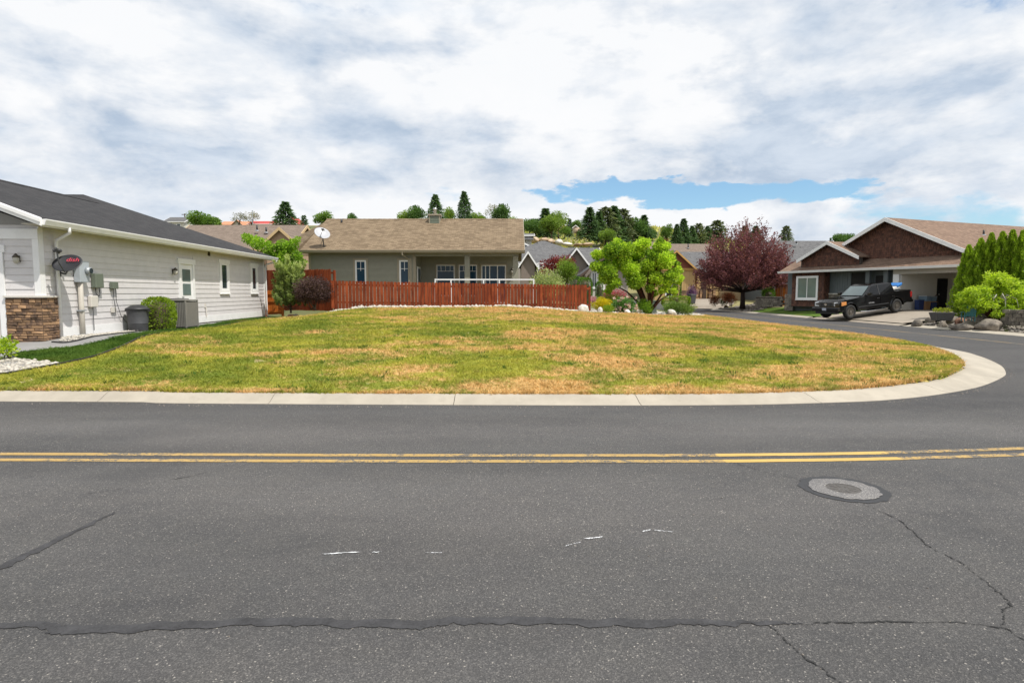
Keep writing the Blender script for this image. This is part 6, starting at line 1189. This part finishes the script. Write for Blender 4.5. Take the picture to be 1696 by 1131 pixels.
PROTO['fir'] = conifer('fir_tree', 'x', 'conifer', .27, 150, .05, per=26, power=.95, ragged=.38); PROTO['spruce'] = conifer('spruce_tree', 'x', 'conifer', .30, 170, .045, .25, per=28, ragged=.25, power=.82); PROTO['pine'] = conifer('pine_tree', 'x', 'pine', .30, 90, .065, .0, bare=.12, ragged=.45, power=.5, per=28); PROTO['narrow'] = conifer('cypress_tree', 'x', 'conifer', .16, 110, .05, .1, per=22, ragged=.15, power=.45, bare=.02)
PROTO['broad'] = broad('leafy_tree', 'x', 'mid'); PROTO['deep'] = broad('leafy_tree', 'x', 'deep'); PROTO['lime'] = broad('leafy_tree', 'x', 'fresh'); PROTO['thin'] = broad('sparse_tree', 'x', 'grey', 700, .05, 14, .46, .17); PROTO['red'] = broad('red_leafed_tree', 'x', 'redmaple', 1200, .06)
USED = set(); KW = {'fir': 2.1, 'spruce': 1.75, 'pine': 1.5, 'narrow': 1.4}
def bgtree(kind, label, px, pytop, pybot, Y, wide=1.0, group='trees on the far skyline', cut=None):
    """cut: a tree rooted lower than pybot because something hides its foot"""
    zt_, zb = Zp(pytop, Y), (Zp(pybot, Y)); h = zt_-zb; x = Q(px, Y)
    if kind not in USED: USED.add(kind); o = PROTO[kind]; o['label'] = label; o['group'] = group
    else: o = dup(PROTO[kind], label=label, group=group)
    o.location = (x, Y, zb); o.scale = (h*wide*KW.get(kind, 1.08), h*wide*KW.get(kind, 1.08), h); o.rotation_euler = (0, 0, random.uniform(0, 6.28)); return o
G2 = 'trees on the rocky hill'; G3 = 'trees beyond the plum tree'
# left skyline
bgtree('broad', 'broad round green tree on the left skyline', 343, 349, 386, 180, 1.45); bgtree('broad', 'lower green tree right of the round skyline tree', 361, 357, 384, 184, 1.0); bgtree('thin', 'thin grey-leaved tree above the orange roof', 402, 350, 380, 180, 1.0); bgtree('thin', 'sparse olive tree above the red metal roof', 423, 349, 378, 182, 1.15)
bgtree('spruce', 'large dark spruce in front of the steep red roof', 478, 334, 400, 120, 1.0); bgtree('narrow', 'narrow dark cypress right of the white red-roofed house', 508, 357, 392, 150, 1.1)
bgtree('broad', 'tree tip showing above the left end of the olive ridge', 541, 349, 380, 110, 1.3); bgtree('deep', 'small dark tree tip above the olive ridge', 588, 352, 380, 110, .7)
bgtree('lime', 'light green tree top left of the chimney', 674, 348, 380, 120, 1.0); bgtree('deep', 'dark round tree top just left of the chimney', 694, 339, 380, 118, .85); bgtree('spruce', 'dark spruce directly behind the chimney flue', 723, 322, 384, 115, .75); bgtree('lime', 'small yellow-green tree top right of the chimney', 744, 343, 380, 122, .6)
bgtree('spruce', 'tall pointed green spruce above the middle of the olive roof', 770, 317, 390, 112, .62); bgtree('lime', 'low light green tree top right of the pointed spruce', 790, 352, 382, 120, 1.3); bgtree('thin', 'brownish thin tree above the right part of the olive roof', 817, 336, 380, 120, .8); bgtree('deep', 'dark olive round tree above the right part of the olive roof', 828, 337, 382, 116, .75); bgtree('lime', 'low green tree tip near the olive roof corner', 848, 359, 384, 118, 1.2)
# hill trees
bgtree('deep', 'dark green tree at the left foot of the rocky hill', 876, 361, 392, 150, 1.3, G2); bgtree('deep', 'dense dark tree below the first hill pine', 888, 362, 396, 140, 1.2, G2); bgtree('fir', 'dark fir rising behind the light green hill trees', 903, 345, 395, 150, 1.0, G2); bgtree('lime', 'big light green tree on the left of the hill', 913, 357, 397, 135, 1.1, G2); bgtree('lime', 'upright light green tree beside the hill fir', 924, 350, 394, 140, .85, G2); bgtree('broad', 'small green tree below the pink hilltop house', 934, 374, 394, 145, 1.2, G2)
bgtree('narrow', 'slim dark conifer left of the pink hilltop house', 942, 362, 392, 160, 1.0, G2); bgtree('broad', 'green tree behind the pink hilltop house', 954, 364, 384, 215, 1.3, G2)
for k, (px, a, b, w, kd, lab) in enumerate(((975, 343, 396, .85, 'fir', 'tall fir standing free at the left of the hill grove'), (990, 350, 398, .8, 'fir', 'fir second from the left in the hill grove'), (1001, 343, 402, .95, 'pine', 'broad pine at the centre of the hill grove'), (1015, 341, 402, .85, 'fir', 'tallest fir in the hill grove'), (1030, 346, 400, .9, 'pine', 'rounded pine right of the tallest hill fir'), (1024, 362, 404, 1.0, 'spruce', 'shorter spruce in front of the hill grove'), (1046, 360, 404, 1.1, 'deep', 'dark leafy tree at the right of the hill grove'), (1064, 356, 404, .8, 'fir', 'pointed fir at the right end of the hill grove'), (1076, 377, 404, .9, 'deep', 'small dark tree right of the pointed hill fir'), (985, 368, 402, .8, 'spruce', 'low dark spruce at the left foot of the hill grove'), (1040, 372, 406, 1.2, 'broad', 'spreading green tree in front of the hill grove'))): bgtree(kd, lab, px, a, b, 150+k*2, w, G2)
bgtree('lime', 'pale green rounded bush-like tree below the grove', 1003, 379, 408, 132, 1.1, G2); bgtree('broad', 'small green tree on the hillside rocks', 961, 380, 396, 150, 1.0, G2)
for k, (px, a, b, w, kd, lab) in enumerate(((1101, 370, 404, .7, 'broad', 'light green tree left of the far right grove'), (1097, 393, 406, 1.4, 'red', 'dark red shrubby tree below the far right grove'), (1118, 371, 406, .75, 'fir', 'small fir at the left of the far right grove'), (1129, 362, 408, .75, 'fir', 'tall thin fir in the far right grove'), (1143, 374, 408, .8, 'fir', 'bluish fir in the middle of the far right grove'), (1154, 370, 408, .9, 'pine', 'brownish pine in the far right grove'), (1168, 374, 408, .9, 'spruce', 'dark spruce left of the plum crown'), (1184, 365, 410, 1.0, 'pine', 'broad pine nearest the plum crown'), (1176, 380, 412, 1.0, 'deep', 'low dark tree under the broad pine'), (1130, 388, 410, 1.2, 'pine', 'low wide pine in front of the far right grove'), (1230, 374, 412, .9, 'fir', 'fir tip behind the left of the plum crown'), (1247, 374, 412, .9, 'fir', 'fir tip behind the right of the plum crown'), (1297, 374, 412, .75, 'pine', 'single pine right of the plum crown'), (1370, 394, 420, .5, 'narrow', 'tiny cypress tip above the dark grey roof'), (1388, 386, 414, 1.0, 'deep', 'left of two round trees behind the small gable'), (1403, 386, 414, .95, 'deep', 'right of two round trees behind the small gable'))): bgtree(kd, lab, px, a, b, 150+k*2, w, G3)
for k in PROTO:
    if k not in USED: bpy.data.objects.remove(PROTO[k])
# hill rocks
rr = random.Random(11)
for k, (px, py, w, h, Y, lab) in enumerate(((886, 398, 14, 8, 118, 'leftmost brown rock of the bank above the grey roofs'), (899, 399, 16, 9, 118, 'long brown rock left of centre on the bank'), (912, 401, 13, 9, 118, 'dark brown rock in the middle of the bank'), (924, 402, 12, 9, 117, 'large white rock right of the brown bank'), (938, 405, 15, 6, 117, 'flat white rock on the right of the bank'), (955, 406, 14, 4, 118, 'low pale rock further right on the bank'), (972, 405, 16, 4, 118, 'rightmost low pale rock of the bank'), (958, 384, 16, 11, 190, 'pink tan cliff left part below the hilltop house'), (973, 382, 18, 12, 190, 'pink tan cliff right part below the hilltop house'), (968, 390, 26, 7, 186, 'lower ledge of the pink tan cliff'))):
    rock(lab, (Q(px, Y), Y, Zp(py, Y)), w/1000*Y*.62, 2.5, h/1000*Y*.62, M['boulder_white'] if 'white' in lab else M['hillrock'], 60+k, 0, 'rocks on the hill', 'hill_rock')
# hillside scrub: grassy tufts nobody could count
n = 9000; yy = RNG.uniform(95, 240, n); xx = RNG.uniform(-60, 75, n); leaf_obj('hill_scrub', np.stack([xx, yy, terrain(xx, yy)-.15], 1), np.tile(np.array([0, 0, 1.]), (n, 1)), RNG.uniform(.3, 1.1, n), LM['hillgrass'], None, .6, .9); struct(bpy.data.objects['hill_scrub'], 'stuff', 'yellow green grass and scrub on the hillside')
# ---- shrubs and garden plants
def shrub(name, label, px, Y, w, h, mat, n, leaf, d=None, k=14, sub=.4, up=.3, group=None, cat='shrub', z=None, shape=.8, stem=True, jitter=.7, base=.1, shell=.4, aspect=.55):
    x = Q(px, Y); zz = Zt(x, Y) if z is None else z; t = thing(name, label, cat, (x, Y, zz), 0, group); d = d or w; s = sub*min(w, h); bl = crown_blobs((0, 0, h*.52), w/2, d/2, h*.5, k, s, shape, -.75); bl.append((0, 0, h*.5, w*.33, d*.33, h*.36))
    crown('foliage', bl, n, leaf, LM[mat], t, shell, up, jitter, aspect)
    if stem: limbs('stem', (0, 0, -.05), bl, max(.015, h*.02), M['bark'], t, 7, stems=2)
    return t
def clipped(name, label, loc, w, d, h, mat, n, leaf, power=4, cat='shrub', rz=0, taper=.0):
    """trimmed box: superellipsoid shell of leaves"""
    t = thing(name, label, cat, loc, rz); v = rdirs(n); q = (np.abs(v[:, 0])**power+np.abs(v[:, 1])**power+np.abs(v[:, 2])**power)**(-1/power); P = v*q[:, None]*np.array([w/2, d/2, h/2])*RNG.uniform(.86, 1.03, n)[:, None]; P[:, 2] += h/2; P[:, :2] *= (1-taper*(P[:, 2:]/h)); leaf_obj('foliage', P, v+np.array([0, 0, .25]), leaf, LM[mat], t, .7, .6)
    mb = MB(); mb.lathe([(.3*min(w, d), .05), (.4*min(w, d), h*.3), (.38*min(w, d), h*.75), (.1*min(w, d), h*.9)], 10); mb.tube([(0, 0, -.1), (0, 0, .2)], .04, 6); mb.build('inner_branches', M['brown_dark'], t); return t
p = ghp(.62, 3.95, -.1); clipped('boxwood_shrub', 'clipped round-edged boxwood between the barrel and air conditioner', p, .84, .78, 1.04, 'box', 5200, .055, 3.2)
shrub('leafy_shrub', 'small bright green shrub at the left edge in the white stones', 4, 12.2, .42, .50, 'lime', 420, .07, k=8)
# young pine: upright candles
Y = 28.2; x = Q(482, Y); t = thing('young_pine', 'young pine with upright pale shoots before the tall red fence', 'tree', (x, Y, .85)); H = Zp(425, Y)-.85; mb = MB(); mb.tube([(0, 0, -.1), (0, 0, H*.9)], [.05, .012], 6); Ps = []; Ds = []; Ts = []
for i in range(190):
    h = RNG.uniform(.08, .72)*H if i > 5 else H*.75; a = RNG.uniform(0, 6.28); r = RNG.uniform(.1, .78)*(1-.45*h/H) if i > 2 else .05; e = np.array([np.cos(a)*r, np.sin(a)*r, h]); ln = RNG.uniform(.30, .6) if i > 2 else H*.27; dd = np.array([np.cos(a)*.35, np.sin(a)*.35, 1.0]); dd /= np.linalg.norm(dd); n = 100; q = RNG.random(n); Ps.append(e+dd*(q*ln)[:, None]); v = rdirs(n)*.9+dd; Ds.append(v); Ts.append(.1+.8*q*(h/H+.35)); mb.tube([(0, 0, max(.05, h-.3*r)), tuple(e), tuple(e+dd*ln)], [.014, .010, .004], 4)
mb.build('trunk', M['bark'], t); leaf_obj('needles', np.vstack(Ps), np.vstack(Ds), .15, LM['youngpine'], t, .3, .22, np.concatenate(Ts))
shrub('barberry_shrub', 'dense purple-brown barberry shrub in front of the tall red fence', 519, 27.6, 1.9, 1.6, 'barberry', 14000, .065, k=26, sub=.26, z=.96)
# climbing greenery above the tall fence
t = thing('leafy_tree', 'spreading bright green tree rising behind the tall red fence', 'tree', (Q(462, 31.5), 31.5, .9)); bl = []
for px, py, w in ((405, 394, 14), (418, 398, 16), (432, 404, 18), (445, 409, 18), (455, 416, 20), (468, 408, 18), (480, 410, 18), (490, 405, 14), (494, 398, 9), (470, 425, 22), (485, 428, 22), (496, 425, 14), (478, 440, 16), (460, 432, 16), (490, 442, 14), (500, 434, 8), (442, 420, 12), (400, 391, 7)):
    p = at(px, py, 31.5); s = w/1000*31.5*.55; bl.append((p.x-t.location.x, random.uniform(-.4, .4), p.z-.9, s, s, s))
limbs('trunk', (0, 0, 0), bl, .05, M['bark'], t, 10, stems=2); crown('crown', bl, 5200, .11, LM['vine'], t, .5, .1, .7, .7)
shrub('dogwood_shrub', 'cream-flowered dogwood shrub behind the fence at the porch end', 905, 36, 2.4, 2.35, 'dogwood', 3400, .11, 1.6, k=24, sub=.24, z=1.0); shrub('red_maple', 'dark red Japanese maple over the right half of the fence', 925, 45, 3.3, 1.9, 'redmaple', 4200, .12, 2.4, k=24, sub=.24, z=Zp(465, 45), cat='tree'); shrub('lime_tree', 'small fresh green upright tree in front of the red maple', 936, 40, 1.55, 2.15, 'fresh', 3600, .11, 1.3, k=18, sub=.3, up=.7, z=Zp(482, 40), cat='tree')
clipped('column_hedge', 'dark clipped yew column left of the taupe house window', (Q(968, 54), 54, .9), 1.25, 1.0, 2.1, 'hedge', 3000, .10, 5); clipped('column_hedge', 'narrow clipped yew column right of the taupe house window', (Q(992, 54.6), 54.6, .9), .6, .6, 1.75, 'hedge', 1500, .09, 4); clipped('column_hedge', 'dark shadowy yew behind the fresh green tree', (Q(954, 55), 55, .9), 1.0, .8, 2.2, 'deep', 1800, .1, 5)
shrub('pink_shrub', 'dusky pink shrub left of the green tree trunks', 1018, 47, 2.4, 1.25, 'pinkbush', 2800, .09, k=16, z=.75); shrub('pink_flowers', 'low pink flowering plant by the right end of the fence', 981, 51, .75, .75, 'petalpink', 420, .09, k=8, cat='flowers'); shrub('leafy_shrub', 'low green shrub beside the blue pot', 985, 51.5, 1.3, .75, 'mid', 900, .10, k=10)
shrub('gold_shrub', 'bright yellow-flowered shrub right of the fence end', 998, 31.2, 1.25, .92, 'goldbush', 4200, .055, k=22, sub=.26, z=.62); shrub('olive_shrub', 'olive-gold spreading shrub behind the bright yellow one', 1012, 33.5, 1.5, .95, 'olive', 2600, .07, k=16, z=.72); shrub('ball_shrub', 'small bright green ball shrub at the lawn edge', 1007, 30.4, .68, .52, 'arbor', 1500, .045, k=14, z=.60)
t = shrub('peony_bush', 'leafy peony bush with pale pink blooms below the green tree', 1033, 32.0, 1.3, .98, 'peony', 2400, .12, k=18, z=.52, cat='shrub')
fl = [(RNG.uniform(-.62, .55), -.55+RNG.uniform(-.12, .1), RNG.uniform(.25, 1.0)) for _ in range(18)]
for f_ in fl: P, d, _ = blob_points([(*f_, .05, .05, .045)], 26, .5); leaf_obj('bloom', P, d, .055, LM['petal'], t, .5, .9)
shrub('upright_shrub', 'fresh green upright shrub right of the peony', 1066, 33.2, 1.05, .98, 'vine', 2600, .065, k=18, sub=.26, up=.8, z=.40); shrub('mounded_shrub', 'broad dark green mounded shrub at the lawn corner', 1121, 37, 2.30, 1.02, 'cotone', 7000, .065, 1.6, k=34, sub=.34, up=.5, z=.18)
for px, Yq, lab in ((1052, 32.5, 'small pale bloom cluster left of the upright shrub'), (1024, 31.6, 'pale bloom cluster in front of the gold shrub')): shrub('flower_clump', lab, px, Yq, .4, .5, 'petal', 110, .07, k=5, cat='flowers', z=.55)
clipped('low_hedge', 'low clipped yellow-green hedge before the yellow house', (Q(1119, 60), 60, .40), 2.9, .7, .95, 'box', 3600, .09, 6, rz=R(12)); clipped('column_hedge', 'tall dark clipped column beside the yellow house gable', (Q(1117, 70), 70, .7), 1.25, .9, 3.1, 'hedge', 2600, .12, 5)
shrub('violet_shrub', 'deep violet shrub behind the refuse bin', 1145, 68.5, 1.1, 2.0, 'violet', 900, .12, k=10); shrub('red_shrub', 'rust-tipped round shrub left of the plum trunk', 1183, 57.5, 1.15, 1.0, 'redtip', 1900, .08, k=14, z=.45); shrub('red_shrub', 'larger rust-tipped shrub just left of the plum trunk', 1209, 58, 1.7, 1.35, 'redtip', 2600, .09, k=16, z=.45); shrub('leafy_shrub', 'small green shrub between the two rust-tipped shrubs', 1197, 58.6, .9, .75, 'deep', 800, .08, k=9, z=.45); shrub('leafy_shrub', 'green shrub under the right side of the plum crown', 1270, 56, 1.1, 1.9, 'vine', 1200, .11, k=10, z=.6)
clipped('yew_shrub', 'clipped green shrub beside the orange fence at plum right', (Q(1272, 53.5), 53.5, .6), 1.0, .8, 1.35, 'hedge', 1500, .09, 4)
a = Q(1280, 55); picket_fence('short orange wooden fence right of the plum tree', (a, 54.6, .55), (a+1.3, 53.8, .55), 1.9, M['orange_wood'], .14, .006)
pebbles('plum_bed_gravel', [(20.45, 52), (20.45, 60), (24, 60), (24, 54), (22.6, 53.5)], 1500, .04, .13, M['gravel'], 'grey gravel bed round the plum tree', None, .06, .6)
# arborvitae screen
for k, (px, pyt, pyb, w, Yq, lab) in enumerate(((1598, 408, 524, 1.45, 31.6, 'leftmost and lowest arborvitae of the row by the garage'), (1617, 397, 522, 1.65, 31.0, 'second arborvitae from the garage, broad and leaning'), (1634, 388, 520, 1.4, 30.6, 'middle arborvitae of the row'), (1652, 386, 518, 1.55, 30.2, 'second arborvitae from the right photo edge'), (1668, 383, 516, 1.4, 29.9, 'tallest arborvitae, with the highest tip'), (1685, 384, 516, 1.25, 29.4, 'rightmost arborvitae at the photo edge'))):
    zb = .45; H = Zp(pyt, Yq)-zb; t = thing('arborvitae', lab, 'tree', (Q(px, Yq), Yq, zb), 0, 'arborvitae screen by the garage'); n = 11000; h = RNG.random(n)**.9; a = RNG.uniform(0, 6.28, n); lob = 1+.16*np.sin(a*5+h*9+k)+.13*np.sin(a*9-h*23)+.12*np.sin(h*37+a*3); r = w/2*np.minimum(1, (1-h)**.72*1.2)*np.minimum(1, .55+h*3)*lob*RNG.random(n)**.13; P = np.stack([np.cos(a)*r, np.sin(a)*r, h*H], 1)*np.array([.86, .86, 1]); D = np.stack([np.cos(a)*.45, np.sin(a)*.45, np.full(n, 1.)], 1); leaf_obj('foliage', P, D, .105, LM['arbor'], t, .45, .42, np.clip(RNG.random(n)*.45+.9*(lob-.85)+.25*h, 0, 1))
    MB().tube([(0, 0, -.2), (0, 0, H*.8)], [.09, .02], 7).build('trunk', M['bark'], t)
# weeping maple
Y = 27.6; x = Q(1650, Y); t = thing('weeping_maple', 'lime green weeping maple spilling over the rock garden', 'tree', (x, Y, .45)); bl = []; top_ = Zp(452, Y)-.45
for k in range(150):
    px = random.uniform(1590, 1712); f = (px-1651)/62; env = 1-abs(f)**2.2; up_ = 486-env*10 if px < 1635 else (470-env*16 if px < 1660 else 476-env*12); lo_ = 508+env*14; py = random.uniform(up_, lo_); p = at(px, py, Y+random.uniform(-1.1, 1.1)*math.sqrt(max(.05, env))); bl.append((p.x-x, p.y-Y, p.z-.45, .20, .20, .13))
for px, py in ((1650, 462), (1660, 458), (1668, 464), (1640, 470), (1676, 470), (1655, 470)): p = at(px, py, Y); bl.append((p.x-x, 0, p.z-.45, .22, .22, .2))
limbs('trunk', (0, 0, 0), bl, .06, M['redbark'], t, 22, stems=2); crown('crown', bl, 16000, .115, LM['lime'], t, .5, -.35, .6, .6)
mb = MB()
for k in range(26):
    a = RNG.uniform(0, 6.28); r = RNG.uniform(.6, 1.45); mb.tube([(.0, 0, .75), (math.cos(a)*r*.5, math.sin(a)*r*.4, 1.12+.1*RNG.random()), (math.cos(a)*r, math.sin(a)*r*.7, .98), (math.cos(a)*r*1.15, math.sin(a)*r*.8, .6)], [.025, .018, .01, .004], 4)
mb.build('arching_branch', M['pipe'], t)
P, d, _ = blob_points([(dx, 0, .5, .16, .16, .11) for dx in (-.3, -.1, .12, .32)], 500, .5); leaf_obj('plant', P, d+np.array([0, 0, .5]), .07, LM['olive'], pt_)
# few weeds in the lawn edge and a distant hedge line
for k, (px, Yq, lab) in enumerate(((700, 28.9, 'first'),)): pass
